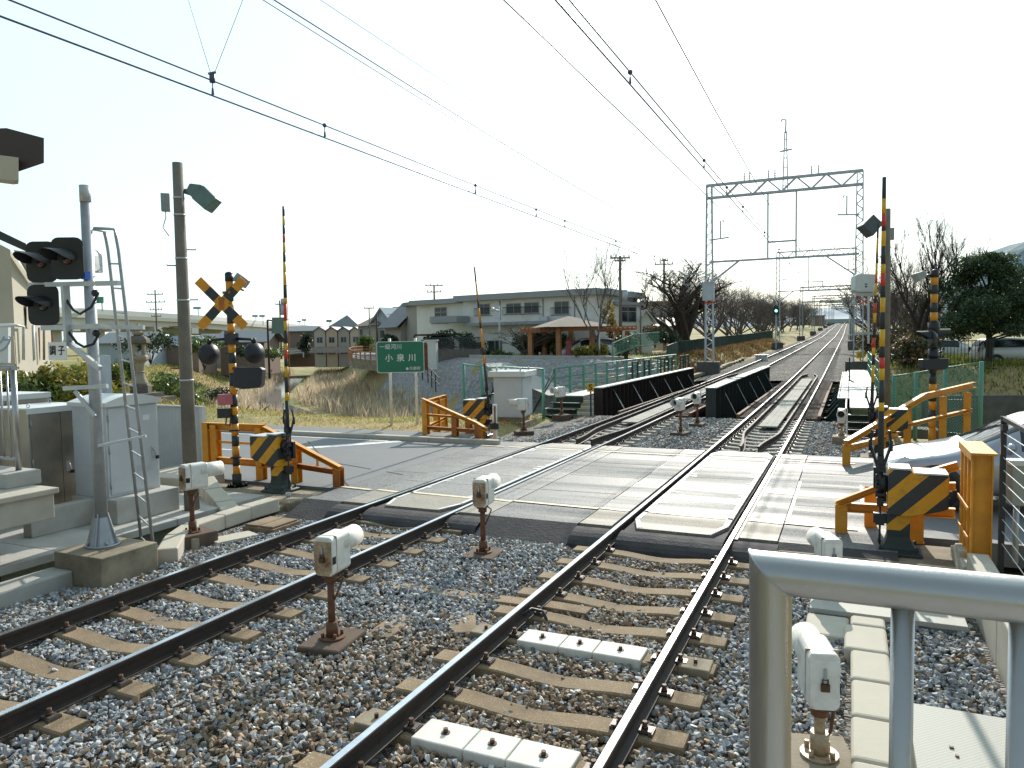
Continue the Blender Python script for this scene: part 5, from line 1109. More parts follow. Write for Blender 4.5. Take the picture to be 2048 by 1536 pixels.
T_ = [pd(1788,750,21.5), pd(1832,744,20.9), pd(1891,733,20.2), pd(1963,723,19.2)]
chainlink('mesh_fence', 'light green chain link fence panels beyond the right orange fence', [(p.x, p.y) for p in T_], [p.z+.15 for p in T_], [-.15]*4, pr=.055)
# ------------------------------------------------------------------ plate girder bridge
def girder(label, x, y0, y1, zt, wtop, side, panels, mt='girder', brace=.55, braces=5, zb=-1.2):
    """one longitudinal steel girder: web, stiffeners, top flange, knee braces"""
    r = root('bridge_girder', label, 'bridge girder', (x, y0, 0), 0, 'plate girders of the railway bridge'); L = r.location
    mb = MB(); mb.bx(x-.02, x+.02, y0, y1, zb, zt-.02)
    n = panels
    for k in range(n+1):
        y = y0+(y1-y0)*k/n; yy = min(max(y, y0+.02), y1-.02); mb.bx(x-.17, x-.02, yy-.012, yy+.012, zb, zt-.022); mb.bx(x+.02, x+.17, yy-.012, yy+.012, zb, zt-.022)
    mb.build('web', mt, r, W=L)
    mb = MB(); mb.bx(x-wtop/2, x+wtop/2, y0-.03, y1+.03, zt-.02, zt+.02); mb.bx(x-wtop/2, x+wtop/2, y0-.03, y1+.03, zb-.04, zb, 1)
    k = 0; y = y0+.1
    mb.build('top_flange', ['girder_top', mt], r, W=L)
    mb = MB()
    for k in range(int((y1-y0)/.22)):
        y = y0+.1+k*.22
        for s in (-1, 1): mb.ball((x+s*wtop*.36, y, zt+.02), .018, 3)
    o = mb.build('rivet', 'girder_top', r, W=L); o['kind'] = 'stuff'
    for s in side:
        for k in range(braces):
            y = y0+(y1-y0)*(k+.62)/(braces+.2)
            mb = MB(); mb.prism([(.0,zt-.16),(.05,zt-.16),(brace,-.30),(brace,-.42),(.0,-.42)], -.008, .008, fr=((x+s*.02,y,0),(s,0,0),(0,0,1),(0,s,0))); mb.build('knee_brace', mt, r, W=L)
            mb = MB(); mb.bar((x+s*.06,y,zt-.16), (x+s*(brace+.01),y,-.30), .10, .014); mb.bar((x+s*(brace),y,-.295), (x+s*(brace+.22),y,-.295), .10, .014); mb.build('brace_flange', 'girder_top', r, W=L)
    return r
girder('middle dark green plate girder with sloping braces between the two tracks', -4.30, 25.75, 44.5, .86, .40, (1,), 18)
girder('left black ribbed plate girder beside the green stairs and walkway', -8.62, 26.7, 44.8, .75, .40, (1,), 30, mt='rail_side', braces=6)
girder('right plate girder with pale flat top beside the right walkway', -.16, 26.4, 44.8, .52, .38, (-1,), 16, mt='green_dark', braces=7)
mb = MB()
for c in (TA, TB):
    for s in (-1, 1): mb.bx(c+s*.75-.16, c+s*.75+.16, 25.7, 44.5, -1.0, -.36)
    for k in range(12): y = 26.2+k*1.6; mb.bx(c-2.0, c+2.0, y-.08, y+.08, -1.0, -.55)
tag(mb.build('bridge_floor', 'girder', None), 'dark steel floor beams under the sleepers of the bridge', 'bridge floor')
mb = MB()
for c in (TA, TB):
    for s in (-1, 1): mb.bx(c+s*1.26-.05, c+s*1.26+.05, 25.8, 44.4, -.16, -.02)
t = mb.build('guard_timber', 'rust', None); tag(t, 'long rusty guard timbers along the sleeper ends on the bridge', 'guard timber', kind='thing')
# right walkway with stairs
r = root('bridge_walkway', 'right steel walkway with pale deck, green railing and dark stairs', 'walkway', (.45, 22.6, 0)); L = r.location
mb = MB(); mb.bx(.02, .92, 22.9, 47, .50, .55); mb.build('deck', 'girder_top', r, W=L)
mb = MB(); mb.bx(-.1,-.06,22.9,47,.2,.52); mb.bx(.02,.06,22.9,47,.30,.50); mb.bx(.88,.92,22.9,47,.30,.50); mb.build('stringer', 'green_dark', r, W=L)
for k in range(4):
    y = 22.72-k*.34; z = .36-k*.165; mb = MB(); mb.bx(-.02, .92, y-.16, y+.16, z-.02, z+.01); mb.bx(-.02,.92,y+.13,y+.155,z-.17,z-.02); mb.build('stair_tread', 'green_dark', r, W=L)
for x in (-.05, .95): mb = MB(); mb.bar((x,22.95,.42), (x,21.45,-.28), .03, .2); mb.build('stair_stringer', 'green_dark', r, W=L)
for k in range(9):
    y = 24+k*2.75; mb = MB(); mb.bar((.95,y,.5), (.95,y,1.62), .06); mb.build('rail_post', 'green_paint', r, W=L)
for z in (1.60, 1.25, .9): mb = MB(); mb.tube([(.95,23.4,z),(.95,46.9,z)], .028, 8); mb.build('handrail', 'green_paint', r, W=L)
mb = MB()
for k in range(6):
    for y in (36.2, 37.2): mb.bar((.0,y,.55),(.0,y,1.55), .06) if k == 0 else None
    mb.bar((.0,36.2,.6+.18*k),(.0,37.2,.6+.18*k), .04)
mb.build('short_railing', 'green_dark', r, W=L)
# left walkway with stairs and railings
r = root('bridge_walkway', 'left steel walkway with green post railing, stairs and diagonal bars', 'walkway', (-9.4, 24.5, 0)); L = r.location
mb = MB(); mb.bx(-9.85, -8.82, 25.6, 47, .48, .53); mb.build('deck', 'girder_top', r, W=L)
mb = MB(); mb.bx(-9.88,-9.83,25.6,47,.25,.50); mb.bx(-9.85,-8.82,25.56,25.6,.28,.50); mb.build('stringer', 'green_dark', r, W=L)
for k in range(3):
    y = 25.25-k*.40; z = .30-k*.19; mb = MB(); mb.bx(-9.95-.1*k, -8.82, y-.19, y+.19, z-.03, z+.01); mb.bx(-9.9-.1*k,-8.85,y+.10,y+.14,z-.2,z-.03); mb.build('stair_tread', 'green_dark', r, W=L)
H = 1.38
for k in range(14):
    y = 25.7+k*1.62; mb = MB(); mb.bar((-9.95,y,.3), (-9.95,y,.5+H-.35 if k else .5+H-.35), .09, .07); mb.build('rail_post', 'green_paint', r, W=L)
for z in (1.52, 1.16, .82): mb = MB(); mb.tube([(-9.95,25.7,z),(-9.95,46.8,z)], .030, 8); mb.build('handrail', 'green_paint', r, W=L)
for dy in (0, .5): mb = MB(); mb.tube([(-9.98-.0,25.7+dy*.3,1.5-.3*dy),(-10.35,24.3,-.1)], .030, 8); mb.tube([(-10.35,24.3,-.15),(-10.35,24.3,.0)], .03, 8); mb.build('stair_handrail', 'green_dark', r, W=L)
for k, y in enumerate((33.0, 35.2, 38.6, 40.4, 43.5, 45.0)):
    mb = MB(); mb.bar((-9.0,y,.5),(-9.0,y,1.5), .08); mb.bar((-9.0,y+.9,.5),(-9.0,y+.9,1.5), .08); mb.bar((-9.0,y,1.5),(-9.0,y+.9,1.5), .06)
    for z in (.75,.95,1.15,1.33): mb.bar((-9.0,y,z),(-9.0,y+.9,z), .035)
    mb.build('short_railing', 'green_dark', r, W=L)
# yellow S marker
r = root('marker_board', 'small yellow board with letter S at the end of the left girder', 'marker board', (-8.75, 26.3, .1)); L = r.location
p = pd(1181, 775, 26.9); mb = MB(); mb.box(p, (.24,.012,.30), rad(24)); b_ = mb.build('board', 'yellow', r, W=L)
lettering('S', .30, p+Vector((.006,-.014,0)), (math.cos(rad(24)),math.sin(rad(24)),0), (0,0,1), 'ink', r, W=L)
mb = MB(); mb.bar(p+Vector((0,.02,-.1)), (p.x, p.y+.02, -.2), .05, .03); mb.build('post', 'black', r, W=L)
# grey relay cabinet and green gate frame by the far left barrier
r = root('relay_cabinet', 'tall grey relay cabinet with a flat overhanging lid and lifting eyes', 'cabinet', (-9.95, 22.2, -.1)); L = r.location; a = rad(8)
R2 = Matrix.Rotation(a, 3, 'Z'); c = Vector((-10.15, 22.35, 0)); bxz = lambda mb, x0, x1, y0, y1, z0, z1, mi=0: mb.box(c+R2@Vector(((x0+x1)/2,(y0+y1)/2,(z0+z1)/2)), (x1-x0,y1-y0,z1-z0), a, mi)
mb = MB(); bxz(mb, -.48,.48,-.62,.62,.10,1.42); mb.build('body', 'cab_grey', r, W=L, bevel=.006)
mb = MB(); bxz(mb, -.46,.46,-.635,-.62,.14,1.38); mb.build('door', 'cab_grey', r, W=L, bevel=.004)
mb = MB(); bxz(mb, .482,.494,-.60,.60,.14,1.38); mb.build('door', 'cab_grey', r, W=L, bevel=.004)
mb = MB(); bxz(mb, -.62,.62,-.76,.76,1.42,1.60); mb.build('lid', 'cab_white', r, W=L, bevel=.01)
for x, y in ((-.4,-.5),(.4,-.5),(.4,.5),(-.4,.5)):
    q = c+R2@Vector((x,y,1.60)); mb = MB(); mb.cyl((q.x,q.y), .03, 1.60, 1.66, 8); mb.ball((q.x,q.y,1.69), .035, 5); mb.build('lifting_eye', 'galv', r, W=L)
mb = MB(); bxz(mb, -.42,.42,-.56,.56,-.05,.10); bxz(mb, -.6,.6,-.75,.75,-.3,-.05); mb.build('base', 'concrete_old', r, W=L)
mb = MB(); bxz(mb, -.62,-.35,-1.15,-1.12,-.1,.0); mb.lathe([(.055,0),(.05,.12),(.001,.16)], (-10.0,21.3,-.1), 8); q = tag(mb.build('red_marker', 'red', None), 'small red marker cap on the ground before the grey relay cabinet', 'marker')
mb = MB(); p = pd(1057, 850, 22.9)
r = root('gate_frame', 'light green steel pipe frame standing behind the grey relay cabinet', 'pipe frame', (-10.5, 23.9, -.1)); L = r.location
P1 = [pd(927,728,25.5), pd(963,734,24.2), pd(1086,738,25.6)]; B1 = [Vector((p.x,p.y,-.15)) for p in P1]
for p, q in zip(P1, B1): mb = MB(); mb.tube([q, p], .055, 10); mb.build('post', 'green_paint', r, W=L)
mb = MB(); mb.tube([P1[0], P1[1]], .03, 8); mb.tube([P1[1]-Vector((0,0,.05)), pd(1006,734,25.0), P1[2]], .03, 8) ; mb.build('top_rail', 'green_paint', r, W=L)
mb = MB(); mb.tube([pd(963,792,24.2), pd(1000,786,24.8)], .03, 8); mb.build('lower_rail', 'green_dark', r, W=L)
# white striped marker post next to the cabinet
r = root('marker_post', 'short white post with a black box beside the far left barrier', 'post', (-9.1, 18.1, -.1)); L = r.location
p = pd(990, 850, 19.6); mb = MB(); mb.bx(p.x-.05,p.x+.05,p.y-.04,p.y+.04,-.1,p.z+.55); mb.build('post', 'white_paint', r, W=L)
mb = MB(); mb.box(p+Vector((0,-.03,-.02)), (.22,.16,.16), .3); mb.build('box', 'black', r, W=L); mb = MB(); mb.tube([p+Vector((.03,-.06,.5)), p+Vector((.03,-.06,0))], .02, 6); mb.build('conduit', 'rust', r, W=L)
# river name sign
r = root('river_sign', 'green river name sign on two white posts behind the footpath', 'sign', (-12.7, 19.65, 0)); L = r.location
sx = Vector((math.cos(rad(30)), math.sin(rad(30)), 0)); sc = pd(801, 714, 23.2); 
for q in (pz(783,850,0), pz(834,850,0)):
    u = (q-sc).dot(sx); b_ = sc+sx*u; mb = MB(); b_ = b_-Vector((sx.y,-sx.x,0))*.075; mb.cyl((b_.x,b_.y), .045, -.1, 2.72, 12); mb.build('post', 'white_paint', r, W=L)
W2, H2 = .735, .49; sn = Vector((sx.y, -sx.x, 0))
def rrect(w_, h_, rr):
    o = []
    for cx_, cy_, a0 in ((w_-rr, h_-rr, 0), (-w_+rr, h_-rr, 90), (-w_+rr, -h_+rr, 180), (w_-rr, -h_+rr, 270)):
        for k in range(5): a = rad(a0+k*22.5); o.append((cx_+rr*math.cos(a), cy_+rr*math.sin(a)))
    return o
mb = MB(); mb.prism(rrect(W2, H2, .07), -.01, .0, fr=(sc, sx, (0,0,1), sn)); pn = mb.build('panel', 'sign_white', r, W=L)
mb = MB(); mb.prism(rrect(W2-.018, H2-.018, .06), .001, .003, fr=(sc, sx, (0,0,1), sn)); mb.build('face', 'sign_green', pn, W=L)
mb = MB(); mb.prism(rrect(W2*.72, H2*.9, .07), -.05, -.03, fr=(sc+sx*.32, sx, (0,0,1), sn)); mb.build('back_panel', 'rust', r, W=L)
tx = lambda t, s, u, v, sp=1.: lettering(t, s, sc+sx*u+Vector((0,0,v))+sn*.005, sx, (0,0,1), 'sign_white', pn, W=L, spacing=sp, depth=.001, bold=.010 if s > .2 else .002)
tx('一級河川', .175, -.30, .315); [tx(ch_, .25, u_, -.04) for ch_, u_ in (('小', -.36), ('泉', .0), ('川', .36))]; tx('京都府', .115, .44, -.37, 1.05)
mb = MB(); o = sc+sx*.20+Vector((0,0,-.37))+sn*.004
for k in range(6): a = k*PI/3; mb.prism([(.018*math.cos(t)+.026*math.cos(a), .018*math.sin(t)+.026*math.sin(a)) for t in np.linspace(0, 2*PI, 9)[:-1]], 0, .001+.0002*k, fr=(o, sx, (0,0,1), sn))
mb.build('emblem', 'sign_white', pn, W=L)
# ------------------------------------------------------------------ catenary gantries
XL, XR = -8.85, .50
def lattice_mast(mb, x, z0, z1, w0, w1, y=0., d=.32, cs=.075, step=.34):
    n = max(4, int((z1-z0)/step)); W_ = lambda z: w0+(w1-w0)*(z-z0)/(z1-z0)
    for sx_ in (-1, 1):
        for sy in (-1, 1): mb.bar((x+sx_*W_(z0)/2, y+sy*d/2, z0), (x+sx_*W_(z1)/2, y+sy*d/2, z1), cs)
    for k in range(n):
        a = z0+(z1-z0)*k/n; b_ = z0+(z1-z0)*(k+1)/n
        for sy in (-1, 1):
            s = 1 if k % 2 else -1
            mb.bar((x-s*W_(a)/2, y+sy*d/2, a), (x+s*W_(b_)/2, y+sy*d/2, b_), .05, .03)
            if w0 < .44: mb.bar((x+s*W_(a)/2, y+sy*d/2, a), (x-s*W_(b_)/2, y+sy*d/2, b_), .045, .03)
def gantry(Y, label, H=12.6, bt=.85, full=True, lower=7.4, detail=True, xl=XL, xr=XR):
    z = tz(Y); gm = 'steel_paint' if Y < 120 else 'gantry_far'; tk = 1. if Y < 120 else 1.35+Y/500.; r = root('catenary_gantry', label, 'catenary gantry', (0, Y, z), 0, 'steel catenary gantries along the line')
    for x, zb in ((xl, .55), (xr, .55)):
        mb = MB(); lattice_mast(mb, x, zb, H, .55 if full else .6, .34 if full else .5, cs=.075*tk); mb.build('mast', gm, r)
        mb = MB(); mb.prism([(x-.75,-.6),(x+.75,-.6),(x+.65,.6),(x-.65,.6)], -.8, zb); mb.build('foundation', 'concrete_dark', r)
    mb = MB()
    for d in (-.16, .16):
        mb.bar((xl-.17,d,H), (xr+.17,d,H), .13*tk); mb.bar((xl-.17,d,H-bt), (xr+.17,d,H-bt), .13*tk)
        n = 5; span = (xr-xl-.3)
        for k in range(n):
            a = xl+.15+span*k/n; b_ = xl+.15+span*(k+1)/n; m_ = (a+b_)/2; mb.bar((a,d,H), (m_,d,H-bt), .11*tk, .06*tk); mb.bar((m_,d,H-bt), (b_,d,H), .11*tk, .06*tk)
    for s, x in ((1, xl+.15), (-1, xr-.15)):
        pts = [(x, 0, H-bt-1.9)]+[(x+s*1.5*(1-math.cos(t)), 0, H-bt-1.9+1.85*math.sin(t)) for t in np.linspace(0, PI/2, 7)]
        if full: mb.tube(pts, .075, 6)
    mb.build('truss_beam', gm, r)
    if lower:
        mb = MB(); mb.bar((xl,0,lower), (xr,0,lower), .13*tk); mb.build('lower_beam', gm, r)
        mb = MB(); mb.bar((xl,0,lower-1.5), (xl+2.0,0,lower), .12); mb.bar((xr,0,lower-1.5), (xr-2.0,0,lower), .09) ; mb.build('strut', gm, r)
    if full:
        mb = MB(); mb.bar((-5.03,0,H-bt), (-5.03,0,lower), .10); mb.bar((-3.27,0,H-bt), (-3.27,0,lower), .10); mb.bar((-5.03,0,8.5), (-3.27,0,8.5), .11); mb.build('hanging_frame', gm, r)
    for k, x in enumerate((-6.55,-6.2,-5.0,-4.6,-2.35,-1.95) if detail else (-6.3, -2.2)):
        mb = MB(); mb.lathe([(.02,0),(.07,.05),(.03,.12),(.07,.18),(.03,.26),(.07,.32),(.03,.40),(.05,.5),(.015,.62)], (x,0,H+.04), 8); mb.build('insulator', 'insulator', r)
    for x, s in ((xl, 1), (xr, -1)):
        zz_ = 9.6 if s > 0 else 10.55
        if full: mb = MB(); mb.bar((x,0,zz_-.7), (x+s*1.3,0,zz_-.6), .09); mb.tube([(x+s*.75,0,zz_-.6),(x+s*.75,0,zz_+.55),(x+s*.95,0,zz_+.57),(x+s*.95,0,zz_+.45)], .045, 6); mb.build('bracket_arm', gm, r)
    return r
g1 = gantry(52.5, 'nearest lattice catenary gantry standing beyond the bridge with a hanging frame')
mb = MB(); mb.box((XL, -.35, 5.35), (.75, .45, 1.2)); mb.bx(XL-.42, XL+.42, -.60, -.1, 5.95, 6.02); mb.build('transformer_box', 'steel_paint', g1, bevel=.02)
mb = MB()
for z_ in (7.25, 6.6, 5.95): mb.bar((XL-1.75,-.1,z_), (XL+.2,-.1,z_), .04)
mb.bar((XL-1.7,-.1,5.9), (XL-1.7,-.1,7.3), .04); mb.build('side_platform', 'steel_paint', g1)
mb = MB(); mb.bar((XL-.35,-.2,4.62), (XL+.4,-.2,4.62), .05, .10); mb.build('red_band', 'red', g1)
gantry(106, 'second catenary gantry from the bridge, beside the green signal light')
for Y_, H_ in ((159, 10.2), (212, 9.8)): gantry(Y_, ('third' if Y_ < 200 else 'fourth')+' catenary gantry from the bridge, low truss beam over the far tracks', H_, .7, False, 7.3)
for k, Y_ in enumerate((265, 318, 371, 424, 477)): gantry(Y_, 'small distant catenary gantry near the vanishing point of the tracks', 9.6-.2*k, .7, False, 0, False)
# spire on the first gantry beam and a mast with white box on the right
mb = MB(); zs = 13.0
for s in (-1, 1): mb.bar((-3.95+s*.16,0,11.8), (-3.95+s*.05,0,15.6), .07)
for k in range(6): z_ = 12.1+k*.6; mb.bar((-3.95-.15+.015*k,0,z_), (-3.95+.15-.015*k,0,z_), .05)
mb.bar((-4.3,0,14.35), (-3.55,0,14.42), .09); mb.tube([(-3.95,0,15.5),(-3.93,0,16.3),(-4.02,0,16.42),(-4.2,0,16.38),(-4.24,0,16.25)], .05, 6)
mb.build('spire', 'steel_paint', g1)
r = root('signal_box', 'white trackside box with dark slot mounted high on the right gantry mast', 'equipment box', (.6, 50.6, 5)); L = r.location
c = pd(1727, 568, 44.8); mb = MB(); P = [(-.62,.45),(-.45,.58),(.62,.55),(.64,-.38),(.5,-.52),(-.5,-.52),(-.64,-.4)]; mb.prism(P, -.3, .3, fr=(c, c_r, c_u, -c_f)); mb.build('case', 'cab_white', r, W=L, bevel=.04)
mb = MB(); mb.prism([(-.28,.22),(.30,.22),(.30,-.42),(-.28,-.42)], .302, .32, fr=(c, c_r, c_u, -c_f)); mb.prism([(-.08,-.08),(.08,-.08),(.08,-.02),(-.08,-.02)], .321, .33, 1, fr=(c, c_r, c_u, -c_f)); mb.prism([(-.06,-.24),(.06,-.24),(.06,-.15),(-.06,-.15)], .321, .33, 1, fr=(c, c_r, c_u, -c_f)); mb.build('door', ['cab_white', 'ink'], r, W=L)
mb = MB(); mb.bar(c+c_r*-.5-c_u*.62, c+c_r*.75-c_u*.62, .22, .2); mb.bar(c+c_r*.30-c_u*.7, c+c_r*.30-c_u*3.6, .12); mb.bar(c+c_r*-.55-c_u*3.0, c+c_r*1.3-c_u*2.95, .16); mb.build('support', 'galv_pale', r, W=L)
mb = MB()
for s in (-1, 1): mb.bar(c+c_r*(s*.45)-c_u*.75, c+c_r*(-s*.35)-c_u*1.25, .06)
mb.build('red_brace', 'red', r, W=L)
for xp, yp, dd, lab in ((1694, 602, 95, 'left one of two small far white boxes high beside the right masts'), (1708, 602, 96, 'right one of two small far white boxes high beside the right masts')):
    c = pd(xp, yp, dd); mb = MB(); P = [(-.55,.35),(-.35,.5),(.55,.5),(.55,-.45),(-.55,-.45)]; mb.prism(P, -.3, .3, fr=(c, c_r, c_u, -c_f)); mb.bar(c-c_u*.5+c_r*-.6, c-c_u*.5+c_r*.7, .12); mb.bar(c-c_u*.5+c_r*.3, c-c_u*5.5+c_r*.3, .10); tag(mb.build('signal_box', 'cab_white', None), lab, 'equipment box')
# ------------------------------------------------------------------ colour light signal and lineside boxes
r = root('railway_signal', 'small railway signal showing green on the left beside the second gantry', 'railway signal', (XL+.1, 100, tz(100))); L = r.location
c = pd(1552, 622, 98); mb = MB(); mb.prism([(.42*math.cos(t), .80*math.sin(t)) for t in np.linspace(0, 2*PI, 17)[:-1]], -.02, .02, fr=(c, c_r, c_u, -c_f)); mb.build('backboard', 'dark_green', r, W=L)
mb = MB(); mb.prism([(.16*math.cos(t), .16*math.sin(t)) for t in np.linspace(0, 2*PI, 17)[:-1]], .03, .06, fr=(c+c_u*.02, c_r, c_u, -c_f)); mb.build('green_lens', 'signal_green', r, W=L)
mb = MB(); mb.bar(c-c_u*.5, c-c_u*5.0, .12); mb.build('post', 'steel_paint', r, W=L)
p = pd(1523, 713, 66); r = root('relay_cabinet', 'pale lineside cabinet with white lid left of the far track', 'cabinet', (p.x, p.y, p.z-1.2)); L = r.location
mb = MB(); mb.box((0,0,.55), (.95,.8,1.5)); mb.build('body', 'cab_grey', r); mb = MB(); mb.box((0,0,1.33), (1.15,1.0,.08)); mb.build('lid', 'cab_white', r); mb = MB(); mb.box((0,0,-.45), (1.3,1.1,.5)); mb.build('base', 'concrete_dark', r)
for k, (xp, yp, dd, s, lab) in enumerate(((1604, 681, 150, 1.2, 'low black lineside box at the foot of the third gantry mast'), (1625, 668, 185, 1.1, 'low black lineside box at the foot of the fourth gantry mast'), (1707, 692, 78, 1.1, 'dark lineside box at the right of the tracks below the gantry mast'))):
    c = pd(xp, yp, dd); mb = MB(); mb.box((0,0,0), (s*.95, s*.8, s*.85)); mb.box((0,0,s*.45), (s*1.05,s*.9,.06)); o = mb.build('lineside_box', 'concrete_dark', None, bevel=.03); o.location = c; tag(o, lab, 'equipment box')
c = pd(1721, 709, 50); mb = MB(); mb.box((0,0,0), (.45,.2,.45)); mb.bar((0,0,-.2),(0,0,-1.2), .06); o = mb.build('marker_board', 'yellow', None); o.location = c; o.rotation_euler = (0,0,.4); tag(o, 'small yellow lineside board hanging low on the right gantry mast', 'marker board')
c = pd(1722, 678, 58); mb = MB(); mb.prism([(0,.4),(.38,0),(0,-.4),(-.38,0)], -.02, .02, fr=((0,0,0), c_r, c_u, -c_f)); mb.bar((0,0,-.3),(0,0,-2.6), .06); o = mb.build('marker_board', 'yellow', None); o.location = c; tag(o, 'yellow diamond board on the right beside the far track', 'marker board')
mb = MB(); zt_ = tz(58)
for k in range(14): y = 47+k*2; mb.bar((-9.25,y,tz(y)-.25+.05*math.sin(k)), (-9.25+.25*math.sin(k*.4),y+1.95,tz(y+2)-.25+.05*math.sin(k+1)), .34, .2)
tag(mb.build('cable_trough', 'concrete_old', None, fixn=False), 'long brown cable trough winding left of the far track', 'cable trough')
# ------------------------------------------------------------------ overhead wires
def wire(label, X, zfun, y0, y1, rad_, step=4., m='wire', fade=None, name='overhead_wire'):
    pts = []; y = y0
    while y < y1: pts.append((X(y) if callable(X) else X, y, zfun(y))); y += step
    pts.append((X(y1) if callable(X) else X, y1, zfun(y1)))
    return pts
GY = [-.5, 52.5, 106, 159, 212, 265, 318, 371]
def sagz(y, top, sag, ys=GY):
    for a, b_ in zip(ys[:-1], ys[1:]):
        if a <= y <= b_: t = (y-a)/(b_-a); return top-4*sag*t*(1-t)
    return top
def line(label, parts, group='overhead wires and cables'):
    r = root('overhead_line', label, 'overhead line', parts[0][1][0]); L = r.location
    for nm, pts, rr, m in parts: mb = MB(); mb.tube(pts, rr, 5, caps=False); mb.build(nm, m, r, W=L)
    return r
def wpts(X, zf, y0=1., y1=330., step=3.):
    return [(X, y, zf(y)) for y in np.arange(y0, y1, step)]
for c, lab in ((TA, 'twin contact wires with clamps over the far track, sweeping down from the top left'), (TB, 'twin contact wires with ball clamps over the near track, rising to the top right')):
    k = .9 if c == TA else 1.
    prt = [('contact_wire', wpts(c, lambda y: 5.29+tz(y)), .0095, 'wire'), ('auxiliary_wire', wpts(c, lambda y: (5.45 if c == TA else 5.42)+tz(y)), .0085, 'wire'),
           ('messenger_wire', wpts(c, lambda y: sagz(y, 7.05, .72)+tz(y)-(.0)), .0085, 'wire')]
    r = line(lab, prt); L = r.location
    ys_c = [3.2, 6.12, 8.0, 12.3, 15.2, 17.0, 21.3, 26, 31, 36, 42] if c == TA else [3.3, 5.62, 7.86, 12.25, 14.65, 17.0, 21.5, 26, 31, 36, 42]
    for y in ys_c:
        z1 = 5.45 if c == TA else 5.42; mb = MB(); mb.ball((c, y, z1), .028, 6); mb.bar((c,y,5.31), (c,y,z1), .008); mb.prism([(-.014,5.30),(.014,5.30),(.006,5.37),(-.006,5.37)], -.008, .008, fr=((c,y,0),(1,0,0),(0,0,1),(0,1,0))); mb.build('clamp', 'wire', r, W=L)
    for y in ([6.12] if c == TA else [5.62]):
        mb = MB(); mb.tube([(c,y,5.47),(c-.30,y,6.35),(c-.42,y,6.62)], .0035, 5) if c == TA else None
        mb.tube([(c,y,5.47),(c+.30,y+.2,6.35),(c+.34,y+.2,6.62)], .0035, 5); mb.build('v_hanger', 'wire_faint', r, W=L)
        mb = MB(); mb.cyl((c,y), .03, 5.43, 5.52, 8); mb.bar((c-.05,y,5.53),(c+.05,y,5.53), .02); mb.build('hanger_clamp', 'wire', r, W=L)
line('thick dark feeder cable running straight from the top centre to the gantry', [('cable', [(-5.0,y,7.95+.02*math.sin(y)) for y in np.arange(1., 52.6, 3)]+[(-5.03,52.5,8.0)], .014, 'wire')])
line('two thin cables high on the left dropping towards the white house', [('cable', [(-10.5,y,10.05-.02*(y-12)) for y in np.arange(2, 54, 3)], .007, 'wire_faint'), ('cable', [(-8.9,y,8.29-.045*(y-10)+.0008*(y-10)**2) for y in np.arange(1, 52.5, 3)], .008, 'wire')])
line('faint pair of cables high on the right with small dark clips', [('cable', [(-.9,y,9.6-.0*y) for y in np.arange(1, 52.5, 3)], .005, 'wire_faint'), ('cable', [(.2,y,11.2) for y in np.arange(1, 52.5, 3)], .004, 'wire_faint')])
# ------------------------------------------------------------------ town: buildings described by survey positions (photo column, depth)
def gz(p): return terr(p.x, p.y)
def fbox(mb, A, B, dep, z0, z1, mi=0, off=0., grow=0.):
    """box with front face from A to B (ground points), dep deep away from the viewer"""
    A = Vector((A[0],A[1],0)); B = Vector((B[0],B[1],0)); u = (B-A).normalized(); n = Vector((-u.y, u.x, 0))
    if n.dot(Vector((c_f.x,c_f.y,0))) < 0: n = -n
    A = A-u*grow+n*off; B = B+u*grow+n*off; C = B+n*dep; D = A+n*dep; vs = [Vector((p.x,p.y,z)) for z in (z0,z1) for p in (A,B,C,D)]
    return mb.add(vs, [(0,3,2,1),(4,5,6,7),(0,1,5,4),(1,2,6,5),(2,3,7,6),(3,0,4,7)], mi)
def frame_of(A, B):
    A = Vector((A[0],A[1],0)); B = Vector((B[0],B[1],0)); u = (B-A).normalized(); n = Vector((-u.y,u.x,0))
    if n.dot(Vector((c_f.x,c_f.y,0))) < 0: n = -n
    return A, u, n, (B-A).length
def gable(mb, A, B, dep, z, h, mi=0, ov=.5, along=True, th=.14):
    """pitched roof, ridge along the front (along) or along the depth"""
    A, u, n, w_ = frame_of(A, B); P = lambda a, b_, zz: A+u*a+n*b_+Vector((0,0,zz))
    if along: V4 = [P(-ov,-ov,z), P(w_+ov,-ov,z), P(w_+ov,dep/2,z+h), P(-ov,dep/2,z+h), P(-ov,dep+ov,z), P(w_+ov,dep+ov,z)]
    else: V4 = [P(-ov,-ov,z), P(-ov,dep+ov,z), P(w_/2,dep+ov,z+h), P(w_/2,-ov,z+h), P(w_+ov,-ov,z), P(w_+ov,dep+ov,z)]
    vs = V4+[v-Vector((0,0,th)) for v in V4]; F = [(0,1,2,3),(3,2,5,4)] if along else [(0,3,2,1),(3,4,5,2)]
    mb.add(vs, F+[tuple(reversed([i+6 for i in f])) for f in F]+[(0,1,7,6),(1,2,8,7),(2,5,11,8),(5,4,10,11),(4,3,9,10),(3,0,6,9)], mi)
    return mb
def gable_end(mb, A, B, dep, z, h, mi=0, along=True):
    A, u, n, w_ = frame_of(A, B); P = lambda a, b_, zz: A+u*a+n*b_+Vector((0,0,zz))
    if along:
        for a in (.02, w_-.02): mb.add([P(a,0,z),P(a,dep,z),P(a,dep/2,z+h-.1)], [(0,1,2)], mi)
    else:
        for b_ in (.02, dep-.02): mb.add([P(0,b_,z),P(w_,b_,z),P(w_/2,b_,z+h-.1)], [(0,1,2)], mi)
